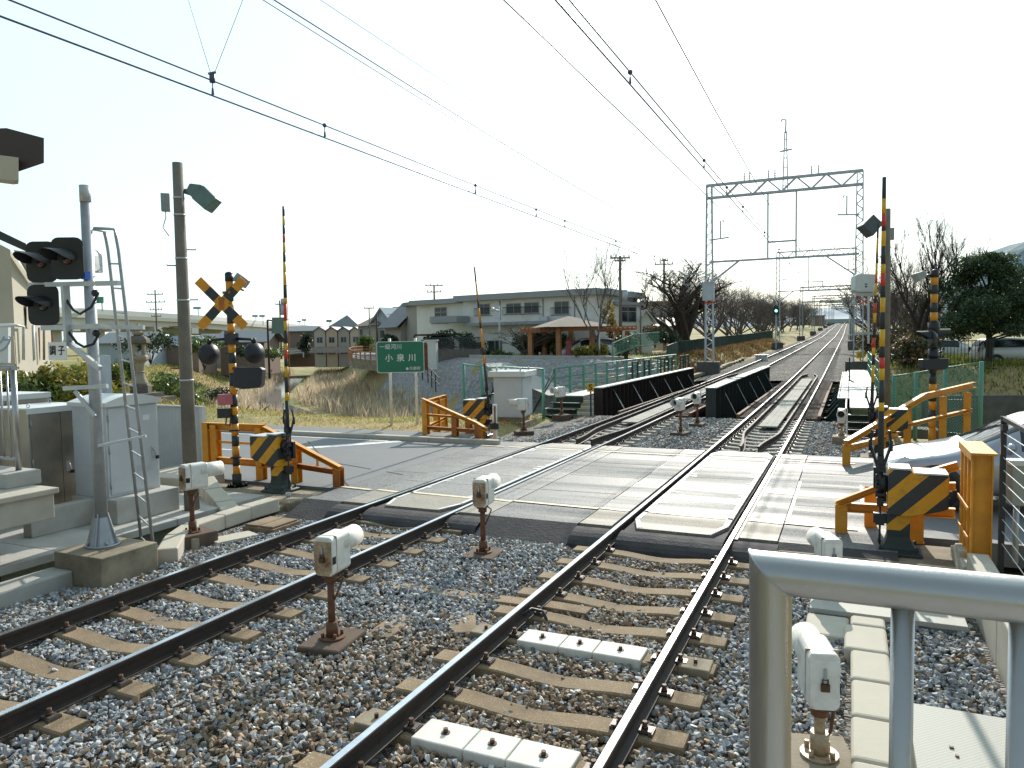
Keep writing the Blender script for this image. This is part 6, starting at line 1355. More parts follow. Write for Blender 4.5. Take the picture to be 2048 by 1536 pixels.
def hip(mb, A, B, dep, z, h, mi=0, ov=.6):
    A, u, n, w_ = frame_of(A, B); P = lambda a, b_, zz: A+u*a+n*b_+Vector((0,0,zz)); k = min(w_, dep)/2
    if w_ >= dep: R = [P(k,dep/2,z+h), P(max(k,w_-k),dep/2,z+h)]
    else: R = [P(w_/2,k,z+h), P(w_/2,max(k,dep-k),z+h)]
    E_ = [P(-ov,-ov,z), P(w_+ov,-ov,z), P(w_+ov,dep+ov,z), P(-ov,dep+ov,z)]
    if w_ >= dep: F = [(0,1,5,4),(1,2,5),(2,3,4,5),(3,0,4)]
    else: F = [(0,1,4),(1,2,5,4),(2,3,5),(3,0,4,5)]
    mb.add(E_+R, F+[(3,2,1,0)], mi); return mb
def win(bld, A, B, a, z0, w_, h, W, rail=False, nm='window', proud=.03, bars=1, trans=True):
    A, u, n, ww = frame_of(A, B); o = A+u*a
    P = lambda x, y, z: o+u*x+n*y+Vector((0,0,z))
    mb = MB(); t = .06
    def bxl(m_, x0, x1, y0, y1, za, zb, mi=0): m_.add([P(x0,y0,za),P(x1,y0,za),P(x1,y1,za),P(x0,y1,za),P(x0,y0,zb),P(x1,y0,zb),P(x1,y1,zb),P(x0,y1,zb)], [(0,3,2,1),(4,5,6,7),(0,1,5,4),(1,2,6,5),(2,3,7,6),(3,0,4,7)], mi)
    bxl(mb, 0, w_, -proud, .02, z0, z0+t); bxl(mb, 0, w_, -proud, .02, z0+h-t, z0+h); bxl(mb, 0, t, -proud, .02, z0+t, z0+h-t); bxl(mb, w_-t, w_, -proud, .02, z0+t, z0+h-t)
    for k in range(bars): x = w_*(k+1)/(bars+1); bxl(mb, x-.03, x+.03, -proud, .02, z0+t, z0+h-t)
    if trans and h > 1.2: bxl(mb, t, w_-t, -proud-.01, .02, z0+h*.66, z0+h*.66+.06)
    f = mb.build(nm, 'window_frame', bld, W=W)
    mb = MB(); bxl(mb, t, w_-t, -.012, .0, z0+t, z0+h-t); mb.build('pane', 'glass_house', f, W=(0,0,0) if False else W)
    for ch in kids(f): pass
    if rail:
        mb = MB(); bxl(mb, -.15, w_+.15, -.42, -.38, z0+.55, z0+.60); bxl(mb, -.15, w_+.15, -.42, -.38, z0-.12, z0-.07)
        k = 0
        while k*.14 <= w_+.3: x = -.15+k*.14; bxl(mb, x, x+.025, -.41, -.39, z0-.07, z0+.55); k += 1
        for x in (-.15, w_+.12): bxl(mb, x, x+.03, -.38, 0, z0+.55, z0+.60); bxl(mb, x, x+.03, -.38, 0, z0-.12, z0-.07)
        mb.build('balcony_rail', 'band_black', bld, W=W)
    return f
# --- long white two-storey house
A = pd(925, 600, 70); B = pd(1190, 588, 62.5); zt = A.z; z2 = B.z; ztop = (zt+z2)/2; zg = 1.0
r = root('white_house', 'long two-storey white house with flat grey roof edge behind the pergola', 'house', (A.x, A.y, zg)); L = r.location
mb = MB(); fbox(mb, A, B, 9, -.5, ztop-.1); mb.build('wall', 'white_wall', r, W=L)
_, u, n, LN = frame_of(A, B); at = lambda xp: (lambda d_: ((d_.x*A.y-d_.y*A.x)/((u.x)*(-d_.y)+u.y*d_.x)) if False else None)
def along(xp, A=A, u=u):                        # distance along the facade where a photo column meets it
    d = ray(xp, 650); den = u.x*d.y-u.y*d.x; return (-(A.x*d.y-A.y*d.x))/den
def hz(xp, yp, A=A, u=u): q = A+u*along(xp, A, u); d = ray(xp, yp); t = q.x/d.x; return CH+d.z*t
mb = MB(); fbox(mb, A, B, 10.2, ztop-.12, ztop+.42, 0, -.75, .55); mb.build('roof', 'roof_edge', r, W=L)
for a, b_, y0, y1 in ((956, 981, 608, 630), (1013, 1043, 607, 628), (1049, 1079, 605, 627), (1109, 1139, 603, 629)):
    x0, x1 = along(a), along(b_); win(r, A, B, x0, hz(a, y1), x1-x0, hz(a, y0)-hz(a, y1), L, rail=True)
mb = MB(); a_ = along(945); b_ = along(1180); fbox(mb, A+u*a_, A+u*b_, 1.3, hz(1000,651), hz(1000,645), 0, -1.3); mb.build('porch_roof', 'roof_edge', r, W=L)
for xp, w_, h in ((936, 1.0, 1.3), (975, 1.6, 1.4), (1040, 2.2, 1.6)): win(r, A, B, along(xp), 1.2, w_, h, L, trans=False)
mb = MB(); a_ = along(1042); fbox(mb, A+u*a_, A+u*(a_+1.4), .1, .9, 2.9, 0, -.05); mb.build('door', 'brown_wall', r, W=L)
mb = MB(); a_ = along(1093); mb.box(A+u*a_-n*.4+Vector((0,0,hz(1093,640)-A.z)), (.8,.35,.6), math.atan2(u.y,u.x)); mb.build('air_conditioner', 'cab_grey', r, W=L)
for xp in (1001, 1087, 1150): a_ = along(xp); q = A+u*a_-n*.06; mb = MB(); mb.tube([(q.x,q.y,hz(xp,640)),(q.x,q.y,ztop-.2)], .045, 6); mb.build('downpipe', 'roof_edge', r, W=L)
mb = MB(); q = A+u*along(1112)+n*4; mb.tube([(q.x,q.y,ztop+.3),(q.x,q.y,ztop+1.9)], .03, 6); mb.tube([(q.x-.8,q.y,ztop+1.8),(q.x+.8,q.y+.3,ztop+1.8)], .02, 5); mb.build('aerial', 'galv', r, W=L)
for ch in list(kids(r)): pass
# right wing with the angled end
A2 = Vector((B.x, B.y, B.z)); B2 = pd(1228, 592, 65); C2 = pd(1280, 600, 67)
r2 = root('white_house', 'right wing of the white house with angled corner beside the wooden utility pole', 'house', (A2.x, A2.y, zg)); L2 = r2.location
mb = MB(); fbox(mb, A2+u*.05, B2, 7, -.5, ztop-.12); fbox(mb, B2, C2, 7, -.5, ztop-.9); mb.build('wall', 'white_wall', r2, W=L2)
mb = MB(); fbox(mb, A2+u*.6, B2, 7.4, ztop-.10, ztop+.40, 0, -.6, .0); fbox(mb, B2, C2, 7.2, ztop-.88, ztop-.6, 0, -.3, .2); mb.build('roof', 'roof_edge', r2, W=L2)
win(r2, B2, C2, .6, 4.0, 2.2, 1.4, L2); 
# left neighbour
A3 = pd(833, 607, 74); B3 = pd(925, 605, 70.5)
r3 = root('white_house', 'lower white house with flat grey canopy left of the long white house', 'house', (A3.x, A3.y, zg)); L3 = r3.location
mb = MB(); fbox(mb, A3, B3, 8, -.5, A3.z-.2); mb.build('wall', 'white_wall', r3, W=L3)
mb = MB(); fbox(mb, A3, B3, 9.2, A3.z-.22, A3.z+.25, 0, -.8, .3); fbox(mb, pd(872,640,70), pd(925,640,68.5), 2.2, 4.3, 4.9, 0, -1.); mb.build('roof', 'roof_edge', r3, W=L3)
win(r3, A3, B3, 2.4, 4.4, 1.6, 1.5, L3, rail=True); win(r3, A3, B3, 3.0, 1.3, 1.6, 1.2, L3)
mb = MB(); _,u3,n3,_ = frame_of(A3,B3); q = A3+u3*3.9-n3*.03; fbox(mb, q, q+u3*.9, .08, .8, 2.8); mb.build('door', 'brown_wall', r3, W=L3)
mb = MB(); fbox(mb, pd(828,655,66), pd(880,655,64), 3, 3.1, 3.25, 0, 0); 
for xp in (829, 856, 879): q = pd(xp,690,65); mb.bar((q.x,q.y,.5),(q.x,q.y,3.1), .12)
tag(mb.build('carport', 'rail_side', None), 'dark flat roofed carport left of the white houses', 'carport')
def house(label, xa, xb, ye, da, db, dep, roofh, wall, roofm, kind='gable', al=True, zg_=.4, wins=(), name='house', ov=.5):
    A = pd(xa, ye, da); B = pd(xb, ye, db); z = (A.z+B.z)/2; r = root(name, label, 'house', (A.x, A.y, zg_)); L = r.location
    mb = MB(); fbox(mb, A, B, dep, zg_-2, z)
    if kind == 'gable': gable_end(mb, A, B, dep, z, roofh, 0, al)
    mb.build('wall', wall, r, W=L); mb = MB()
    if kind == 'gable': gable(mb, A, B, dep, z, roofh, 0, ov, al)
    elif kind == 'hip': hip(mb, A, B, dep, z, roofh)
    else: fbox(mb, A, B, dep+.8, z, z+.35, 0, -.4, .3)
    mb.build('roof', roofm, r, W=L)
    for a, z0, w_, h in wins: win(r, A, B, a, z0, w_, h, L, trans=False)
    return r
house('tall grey-brown house with a flat eave left of the white houses', 812, 834, 612, 80, 77, 9, 1.2, 'grey_wall', 'roof_grey', 'flat', True, .6)
house('house with a steep dark slate lean-to roof beside the tall grey-brown one', 770, 801, 655, 84, 80, 5, 2.9, 'grey_wall', 'roof_dark', 'gable', True, .6, [(1.2,1.4,1.5,1.2)], ov=.7)
house('narrow brown house wall with small hipped roof behind the slate roofed house', 783, 812, 628, 90, 86, 7, .9, 'brown_wall', 'roof_grey', 'hip', True, .6, [(.8,5.0,1.2,1.1)])
house('pale blue gabled house behind the slate roofed house', 742, 790, 654, 112, 108, 10, 2.9, 'blue_wall', 'blue_wall', 'gable', False, .6, [(2,3.2,1.4,1.2)])
house('beige house with a broad pale hipped roof above the curved guard rail', 716, 750, 652, 118, 110, 11, 3.0, 'grey_wall', 'roof_shingle', 'hip', True, .6, [(1,3.6,1.6,1.2)])
house('grey hip roofed building behind the row of terraced houses', 650, 724, 662, 134, 134, 9, 3.0, 'grey_wall', 'roof_grey', 'hip', True, .6)
for k, (xa, xb) in enumerate(((628, 650), (652, 674), (676, 698), (700, 720))):
    house(('leftmost', 'second from left', 'third from left', 'rightmost')[k]+' of four terraced houses with small front gables', xa, xb, 662, 122, 122, 6, .75, ('beige_wall','peach_wall','grey_wall','beige_wall')[k], 'roof_grey', 'gable', False, .6, [(.4,2.6,1.0,1.0),(.3,.7,1.2,1.3)], ov=.25)
house('long grey-brown terrace seen end on above the road fence', 566, 628, 662, 126, 126, 6, .9, 'brown_wall', 'roof_grey', 'gable', True, .6)
house('dark building with a long pale lean-to roof beside the crossbuck', 440, 528, 684, 104, 104, 7, 1.7, 'brown_wall', 'roof_grey', 'gable', True, .3, ov=.9)
house('low house with blue-grey roof right of the stone lantern', 392, 446, 684, 112, 112, 7, 1.3, 'grey_wall', 'roof_grey', 'gable', True, .3)
house('low shed with blue tin roof behind the stone lantern', 322, 396, 690, 96, 96, 6, 1.2, 'brown_wall', 'roof_blue', 'gable', True, .3)
house('grey tiled house left of the stone lantern', 196, 286, 686, 90, 90, 7, 1.4, 'blue_wall', 'roof_grey', 'gable', True, .2)
house('small pale shed with sloping tin roof right of the pergola', 1279, 1304, 645, 67, 67, 3, 1.2, 'white_wall', 'cab_white', 'gable', False, 1., ov=.4)
house('grey house behind the bare cherry tree, dark roof edge', 1286, 1360, 608, 91, 91, 9, .8, 'grey_wall', 'brown_wall', 'flat', True, 1., [(2,4.8,1.6,1.2),(5.2,4.8,1.6,1.2)])
house('pink-beige low house behind the bare cherry tree', 1312, 1370, 652, 84, 84, 4, 1.0, 'peach_wall', 'roof_dark', 'gable', True, 1., [(1.5,1.6,1.4,1.2)])
house('flat brown building at the far end of the tree row', 1628, 1650, 632, 330, 330, 4, 1.0, 'brown_wall', 'brown_wall', 'flat', True, 4.)
# --- station-side building at the left edge
A = pd(-150, 600, 27); B = pd(26, 600, 24.5); C = pd(98, 600, 28); zg = 0
r = root('station_building', 'beige gabled building with dark roof edge and small window at the left edge', 'building', (B.x, B.y, 0)); L = r.location
ze = pd(26, 500, 24.5).z; zc = pd(98, 612, 28).z
mb = MB(); mb.quad((A.x,A.y,-.3),(B.x,B.y,-.3),(B.x,B.y,ze),(A.x,A.y,pd(-150,405,27).z)); mb.quad((B.x,B.y,-.3),(C.x,C.y,-.3),(C.x,C.y,zc),(B.x,B.y,ze)); mb.build('wall', 'beige_wall', r, W=L, fixn=False)
mb = MB(); e = Vector((.02,-.04,0)); mb.quad(Vector((B.x,B.y,0))+e*1.5,Vector((C.x,C.y,0))+e*1.5,Vector((C.x,C.y,pd(90,675,28).z))+e*1.5,Vector((B.x,B.y,pd(26,672,24.5).z))+e*1.5); mb.build('lower_wall', 'peach_wall', r, W=L, fixn=False)
mb = MB(); q0, q1, q2 = pd(-160,408,26.6), pd(52,503,24.3), pd(102,600,27.6); q3, q4 = pd(-160,385,26.6), pd(52,487,24.3); q5 = pd(104,580,27.6); up = Vector((0,0,.0)); bk = Vector((-.6,1.2,.05))
mb.quad(q0,q1,q4,q3); mb.quad(q1,q2,q5,q4); mb.build('roof', 'black_matt', r, W=L, fixn=False)
mb = MB(); s0, s1, s2, s3 = pd(27,500,24.4), pd(52,503,24.3), pd(98,606,27.6), pd(96,622,27.8); mb.quad(s0,s1,s2,s3); mb.build('soffit', 'beige_wall', r, W=L, fixn=False)
mb = MB(); mb.quad(pd(47,612,25.4),pd(53,613,25.6),pd(53,655,25.6),pd(47,656,25.4)); o = mb.build('window', 'glass_house', r, W=L, fixn=False)
mb = MB(); mb.quad(pd(53.5,613,25.5),pd(60,614,25.8),pd(60,655,25.8),pd(53.5,655,25.5)); mb.build('shutter', 'beige_wall', r, W=L, fixn=False)
mb = MB(); mb.tube([pd(-40,651,23.9), pd(30,650,24.2), pd(47,653,25.0), pd(47,720,25.0)], .05, 8); mb.build('downpipe', 'cab_white', r, W=L); mb = MB(); mb.tube([pd(66,650,26.2), pd(68,720,26.2)], .045, 8); mb.build('downpipe', 'cab_white', r, W=L)
for xp in (78, 88): mb = MB(); mb.tube([pd(xp,655,26.8), pd(xp,720,26.8)], .04, 6); mb.build('downpipe', 'brown_wall', r, W=L)
r = root('shop_board', 'white signboard with part of a blue-grey word at the left edge', 'sign', (B.x-1, B.y-1, 0)); L = r.location
mb = MB(); pc = pd(-30, 690, 23.0); mb.prism([(-.9,-.55),(.72,-.55),(.72,.55),(-.9,.55)], -.12, 0, fr=(pc, c_r, c_u, -c_f)); mb.build('board', 'sign_white', r, W=L)
lettering('ング', .55, pc+c_r*.35-c_f*.01, c_r, c_u, 'blue_wall', r, W=L)
# small red and white hut right of it
mb = MB(); mb.quad(pd(92,662,30),pd(100,662,30),pd(108,690,30),pd(92,690,30)); tag(mb.build('awning', 'red', None, fixn=False), 'scrap of red and white awning beside the beige building', 'awning')
# --- elevated expressway
r = root('elevated_road', 'pale elevated expressway on piers crossing the far left background', 'elevated road', (-150, 130, 0)); L = r.location
E0, E1, E2 = pd(-60, 618, 150), pd(420, 640, 230), pd(760, 668, 420); path = [E0, pd(180,627,185), E1, pd(600,655,320), E2]
def deck(mb, h0, h1, off, wd, mi=0):
    for a, b_ in zip(path[:-1], path[1:]):
        d = (b_-a); d.z = 0; d.normalize(); n = Vector((-d.y, d.x, 0)); q = [a+n*off, b_+n*off, b_+n*(off+wd), a+n*(off+wd)]
        vs = [p+Vector((0,0,h)) for h in (h0, h1) for p in q]; mb.add(vs, [(0,3,2,1),(4,5,6,7),(0,1,5,4),(1,2,6,5),(2,3,7,6),(3,0,4,7)], mi)
mb = MB(); deck(mb, -1.1, -.1, -.2, 14); mb.build('deck', 'viaduct', r, W=L)
mb = MB(); deck(mb, -2.7, -1.15, .6, 1.6); deck(mb, -2.7, -1.15, 8, 1.6); mb.build('girder', 'viaduct', r, W=L)
mb = MB(); deck(mb, -.1, 1.2, -.2, .3); mb.build('parapet', 'viaduct_wall', r, W=L)
for a, b_ in zip(path[:-1], path[1:]):
    for k in range(3):
        q = a.lerp(b_, (k+.5)/3); d = (b_-a); d.z = 0; d.normalize(); n = Vector((-d.y, d.x, 0)); c = q+n*6; mb = MB(); mb.box((c.x,c.y,(q.z-4.2)/2-.5), (3,3,q.z-3.2), math.atan2(d.y,d.x)); mb.box((c.x,c.y,q.z-3.5), (3,13,1.7), math.atan2(d.y,d.x)); mb.build('pier', 'viaduct', r, W=L)
SGp = [(189,600,18,13,186,'left one of two green road signs on the expressway behind the mast'),(201,600,12,13,186,'right one of two green road signs on the expressway behind the mast'),(394,616,15,5,225,'pale road sign on a post above the expressway left of the crossbuck'),(510,632,11,4.5,270,'left one of two dark boards standing on the expressway parapet'),(524,632,11,4.5,270,'right one of two dark boards standing on the expressway parapet'),(608,640,9,4,330,'small grey road sign far along the expressway'),(658,642,11,5,360,'small green road sign far along the expressway'),(598,643,8,3,330,'dark little board on the far expressway beside the grey sign')]
for xp, yp, w_, h, dd, lab in SGp:
    c = pd(xp, yp, dd); s = dd/CF; rr_ = root('road_sign', lab, 'road sign', c); mb = MB(); mb.prism([(-w_*s/2,-h*s/2),(w_*s/2,-h*s/2),(w_*s/2,h*s/2),(-w_*s/2,h*s/2)], -.1, .1, fr=((0,0,0), c_r, c_u, -c_f)); mb.build('panel', 'haze_blue' if 'green' not in lab else 'green_paint', rr_)
    mb = MB(); mb.bar((.2,.2,-h*s/2), (.2,.2,-h*s/2-16*s), .18); mb.build('post', 'haze_blue', rr_)
# --- utility poles in the background
def upole(label, xp, yt, yb, dd, arms=((.04,1.6),(.14,1.2)), m='concrete_pole', extra=None, rr=.16):
    p = pd(xp, yt, dd); zb = pd(xp, yb, dd).z; r = root('utility_pole', label, 'utility pole', (p.x, p.y, zb)); H = p.z-zb
    mb = MB(); mb.tube([(0,0,-1.5),(0,0,H)], [rr,rr*.65], 10); mb.build('pole', m, r); a = math.atan2(c_r.y, c_r.x)
    for f, w_ in arms: 
        mb = MB(); mb.box((0,0,H*(1-f)), (w_,.1,.12), a)
        for s in (-.45,-.2,.2,.45): mb.cyl((c_r.x*w_*s, c_r.y*w_*s), .05, H*(1-f)+.06, H*(1-f)+.28, 6)
        mb.build('crossarm', m, r)
    if extra:
        for dx, f, w_, h in extra: mb = MB(); mb.cyl((c_r.x*dx, c_r.y*dx), w_/2, H*(1-f)-h/2, H*(1-f)+h/2, 10); mb.build('transformer', 'steel_paint', r)
    return r
upole('wooden utility pole with a transformer in front of the white house wing', 1240, 512, 700, 60, ((.02,1.6),(.05,.9)), 'concrete_pole', ((.35,.42,.5,.9),))
upole('utility pole behind the bare cherry tree, left of the gantry', 1328, 518, 690, 78, ((.02,.8),(.06,2.)))
upole('pole with cross arms rising behind the lower white house', 868, 570, 640, 92, ((.02,2.2),(.2,1.8)))
upole('multi-armed power pole in front of the expressway left of the brown pole', 310, 580, 690, 120, ((.08,2.6),(.22,3.2),(.36,2.),(.48,1.6)))
upole('thin pole with a small box left of the tall barrier arm', 559, 601, 700, 120, ((.08,1.4),), 'concrete_pole', ((.5,.18,.8,1.8),(.7,.02,1.,.9)))
upole('slim lamp pole above the beige hipped house', 738, 615, 690, 105, ((.02,1.4),), rr=.12)
upole('short dark post between the houses above the river sign', 753, 628, 700, 80, (), 'rail_side', rr=.10)
upole('plain thin post in the garden between pergola and green fence', 1198, 617, 745, 52, (), 'steel_paint', rr=.07)
upole('thin dark post beside the pale shed', 1281, 594, 690, 64, (), rr=.07)
r = root('street_lamp', 'grey street lamp with white head in front of the long white house', 'street lamp', (0,0,0)); q = pd(998, 612, 60); r.location = (q.x, q.y, 1); L = r.location
mb = MB(); mb.tube([(q.x,q.y,.5),(q.x,q.y,q.z)], .07, 8); mb.build('pole', 'steel_paint', r, W=L); mb = MB(); mb.tube([pd(998,622,60), pd(986,619,60)], .08, 8); mb.tube([pd(988,620,60), pd(982,617,60)], .16, 8); mb.build('lamp_head', 'cab_white', r, W=L)
r = root('road_mirror', 'dark back of a square sign on a rusty post beside the tall barrier arm', 'sign', (0,0,0)); q = pd(535, 640, 62); r.location = (q.x, q.y, 0); L = r.location
mb = MB(); mb.tube([(q.x,q.y,-.3),(q.x,q.y,q.z)], .09, 8); mb.tube([q, pd(548,642,62)], .06, 6); mb.tube([pd(535,660,62), pd(548,660,62)], .06, 6); mb.build('post', 'rail_side', r, W=L)
c = pd(557, 651, 62); mb = MB(); mb.prism([(-.55,-.67),(.55,-.67),(.52,.67),(-.52,.67)], -.1, .1, fr=(c, c_r, c_u, -c_f)); mb.build('panel', 'lamp_green', r, W=L)
# far road with guard rail, curved railing wall on the far bank, road cars
mb = MB(); P = [pd(540,712,118), pd(640,706,128), pd(760,696,135), pd(860,690,150)]; Q = [pd(540,706,128), pd(640,699,140), pd(760,690,150), pd(860,684,170)]
for a, b_, c, d in zip(P[:-1], P[1:], Q[1:], Q[:-1]): mb.quad(a,b_,c,d)
struct('far_road', mb, 'asphalt', fixn=False)
def guardrail(label, pts, h, m, post, sp=2., name='guard_rail', rails=(1.,.6), thick=.12):
    r = root(name, label, 'guard rail', pts[0]); L = r.location
    for f in rails: mb = MB(); [mb.bar(Vector(a)+Vector((0,0,h*f)), Vector(b_)+Vector((0,0,h*f)), .06, thick) for a, b_ in zip(pts[:-1], pts[1:])]; mb.build('rail', m, r, W=L)
    for a, b_ in zip(pts[:-1], pts[1:]):
        n_ = max(1, int((Vector(b_)-Vector(a)).length/sp))
        for k in range(n_): q = Vector(a).lerp(Vector(b_), k/n_); mb = MB(); mb.bar(q-Vector((0,0,.3)), q+Vector((0,0,h)), post); mb.build('post', m, r, W=L)
    return r
guardrail('long pale guard rail along the far road above the green bank', [pd(470,719,110), pd(560,715,115), pd(650,707,125), pd(760,697,132)], .85, 'cab_white', .14, 4.)
guardrail('second pale guard rail on the far side of the far road', [pd(550,704,130), pd(650,698,140), pd(760,690,150)], .85, 'galv_pale', .14, 5.)
wl = [pd(755,706,92), pd(725,705,90), pd(706,707,84), pd(698,711,80), pd(704,716,76), pd(730,719,72), pd(765,722,69)]
guardrail('brown railing curving round the path corner on the far bank', wl, .75, 'wood_post', .10, 1.2, rails=(1.,.55), thick=.08)
mb = MB()
for a, b_ in zip(wl[2:-1], wl[3:]): mb.quad(a, b_, b_-Vector((0,0,1.0)), a-Vector((0,0,1.0)))
tag(mb.build('bank_wall', 'concrete_old', None, fixn=False), 'low brown wall under the curved railing on the far bank', 'wall')
mb = MB(); mb.add([w_+Vector((0,0,.02)) for w_ in wl], [tuple(range(len(wl)))]); struct('path', mb, 'road_patch', fixn=False)
guardrail('grey pipe handrail beside the ramp on the stone pitched bank', [pd(835,748,60), pd(856,758,56), pd(880,785,50)], .95, 'rail_side', .06, 1.6, name='handrail', rails=(1.,.5), thick=.06)
mb = MB(); fbox(mb, pd(770,690,118), pd(560,700,124), .3, 1.0, 1.9); tag(mb.build('site_fence', 'grey_wall', None), 'long grey-brown fence along the far road below the terrace', 'fence')
cs = copy_tree(c1, pd(690,698,134), rad(20), 'dark car parked by the terraced houses above the far road', 'cars by the terraced houses'); 
copy_tree(c1, pd(706,698,134), rad(20), 'left one of two pale cars by the terraced houses', 'cars by the terraced houses'); copy_tree(c1, pd(722,697,133), rad(20), 'right one of two pale cars by the terraced houses', 'cars by the terraced houses')
q = pd(1118, 698, 58); copy_tree(van, (q.x, q.y, 1.0), rad(35), 'pale car parked in shade behind the pergola', 'cars parked near the white house')
# --- pergola with hipped pavilion
PX = [(1061, 664, 722, 57), (1089, 664, 714, 62), (1117, 655, 720, 56), (1142, 655, 712, 61), (1184, 655, 706, 57), (1235, 662, 705, 58), (1255, 662, 700, 61)]
r = root('pergola', 'brown timber pergola with a hipped shingle pavilion roof in the park', 'pergola', pd(1117,720,56)); L = r.location; G0 = .95
for xp, yt, yb, dd in PX: q = pd(xp, yt, dd); mb = MB(); mb.bar((q.x,q.y,.6), (q.x,q.y,q.z), .34); mb.build('post', 'wood_post', r, W=L)
mb = MB(); mb.bar(pd(1040,661,56.5), pd(1210,655,56), .16, .36); mb.bar(pd(1045,659,62), pd(1200,655,61), .16, .34); mb.bar(pd(1195,660,57.5), pd(1273,655,58.5), .16, .34); mb.bar(pd(1195,658,61.5), pd(1273,654,62), .16, .3)
for k in range(9): x = 1045+k*8.5; mb.bar(pd(x,659,56), pd(x+2,657.5,62.5), .1, .2)
for k in range(8): x = 1205+k*9; mb.bar(pd(x,657.5,57), pd(x+2,655.5,62.5), .1, .2)
mb.build('beams', 'wood_post', r, W=L)
a0 = pd(1090,654,54.5); b0 = pd(1222,650,55.5); a0.z = b0.z = pd(1150,653,55).z
mb = MB(); hip(mb, a0, b0, 5.2, a0.z, pd(1156,634,57).z-a0.z+.1, 0, .1); mb.build('roof', 'roof_shingle', r, W=L)
r = root('park_table', 'low dark park bench table with white stools under the pergola', 'bench', pd(1100,715,60)); L = r.location
mb = MB(); mb.bar(pd(1078,711,59.5), pd(1150,711,59.5), .6, .10); mb.build('table_top', 'cab_white', r, W=L)
for xp in (1081, 1103, 1125): mb = MB(); q = pd(xp,711,59.5); mb.bar((q.x,q.y,.9),(q.x,q.y,q.z), .2); mb.build('leg', 'rail_side', r, W=L)
for xp in (1080, 1103, 1126): mb = MB(); mb.ball(pd(xp,707,59.3), .12, 6); mb.build('lamp_globe', 'sign_white', r, W=L)
# retaining wall, dark fence and hedge of the white houses
mb = MB(); fbox(mb, pd(858,700,64), pd(960,700,60), .5, .3, pd(900,698,62).z); tag(mb.build('retaining_wall', 'concrete_dark', None), 'dark block retaining wall below the lower white house', 'wall')
r = root('iron_fence', 'dark iron fence on top of the retaining wall', 'fence', pd(880,690,63)); L = r.location
mb = MB(); a, b_ = pd(858,697,63.8), pd(965,697,60)
for k in range(46): q = a.lerp(b_, k/45); mb.bar(q, q+Vector((0,0,.95)), .04)
mb.bar(a+Vector((0,0,.9)), b_+Vector((0,0,.9)), .06); mb.bar(a+Vector((0,0,.1)), b_+Vector((0,0,.1)), .06); mb.build('bars', 'band_black', r, W=L)
mb = MB(); q = pd(863, 695, 60); mb.box((q.x,q.y,q.z-.6), (.9,.7,2.3), .3); mb.box((q.x,q.y,q.z+.58), (1.05,.85,.1), .3); tag(mb.build('park_toilet', 'cab_white', None), 'narrow pale blue-white cabinet standing right beside the river sign', 'cabinet')
mb = MB(); q = pd(1137, 694, 57); mb.bar((q.x,q.y,.8),(q.x,q.y,q.z+.3), .34); mb.ball((q.x,q.y,q.z+.35), .25, 6); tag(mb.build('red_post', 'pink', None), 'short dark red post with cap beside the pergola posts', 'post')
# --- green lineside fences
def longfence(label, pts, h, m='green_paint'):
    r = root('mesh_fence', label, 'mesh fence', pts[0], 0, 'green mesh fences along the line'); L = r.location
    mb = MB()
    for a, b_ in zip(pts[:-1], pts[1:]):
        a, b_ = Vector(a), Vector(b_); mb.bar(a+Vector((0,0,h)), b_+Vector((0,0,h)), .05); mb.bar(a+Vector((0,0,.1)), b_+Vector((0,0,.1)), .04)
        n_ = max(2, int((b_-a).length/.16))
        for k in range(n_): q = a.lerp(b_, k/n_); mb.bar(q, q+Vector((0,0,h)), .028)
    mb.build('mesh_panel', m, r, W=L)
    for a, b_ in zip(pts[:-1], pts[1:]):
        a, b_ = Vector(a), Vector(b_); n_ = max(1, int((b_-a).length/3.))
        for k in range(min(n_, 20)): q = a.lerp(b_, k/n_); mb = MB(); mb.bar(q-Vector((0,0,.4)), q+Vector((0,0,h+.03)), .07); mb.build('post', m, r, W=L)
    return r
def gp(xp, yp, dd): q = pd(xp, yp, dd); return q
longfence('green mesh fence along the left lineside in front of the bare trees', [(-10.9,48.5,.35),(-12.6,60,.55),(-12.9,80,.85),(-13.2,110,1.2),(-13.4,150,1.9)], 1.7, 'green_dark')
longfence('green park fence climbing from the walkway railing up to the cherry tree', [tuple(gp(1225,715,47)), tuple(gp(1268,696,49)), tuple(gp(1320,690,52))], .9)
longfence('dark green mesh fence on the right between pole and bare tree', [(2.2,47.5,.4),(4.5,46.4,.5),(7.0,45.6,.6)], 1.6, 'green_dark')
# ------------------------------------------------------------------ vegetation
def leaves(n, clumps, size, pal, flat=.5, hang=0.):
    """leaf cards spread through clumps (centre, radii); returns arrays for a mesh"""
    W_ = np.array([c[1][0]*c[1][1]*c[1][2] for c in clumps]); W_ = W_/W_.sum(); idx = RNG.choice(len(clumps), n, p=W_)
    C_ = np.array([c[0] for c in clumps])[idx]; R_ = np.array([c[1] for c in clumps])[idx]
    d = RNG.normal(size=(n, 3)); d /= np.linalg.norm(d, axis=1)[:, None]; rr = RNG.random(n)**.42
    P = C_+d*R_*rr[:, None]; t = RNG.normal(size=(n, 3)); t[:, 2] -= hang; t /= np.linalg.norm(t, axis=1)[:, None]
    b_ = np.cross(t, RNG.normal(size=(n, 3))); b_ /= np.linalg.norm(b_, axis=1)[:, None]
    s = size*RNG.uniform(.6, 1.35, n)[:, None]; t = t*s; b_ = b_*s*flat
    V = np.stack([P-t, P+b_, P+t, P-b_], 1).reshape(-1, 3); F = np.arange(4*n).reshape(n, 4)
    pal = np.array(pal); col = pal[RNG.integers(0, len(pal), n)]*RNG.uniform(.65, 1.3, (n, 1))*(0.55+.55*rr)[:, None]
    return V, F, np.repeat(col, 4, 0)
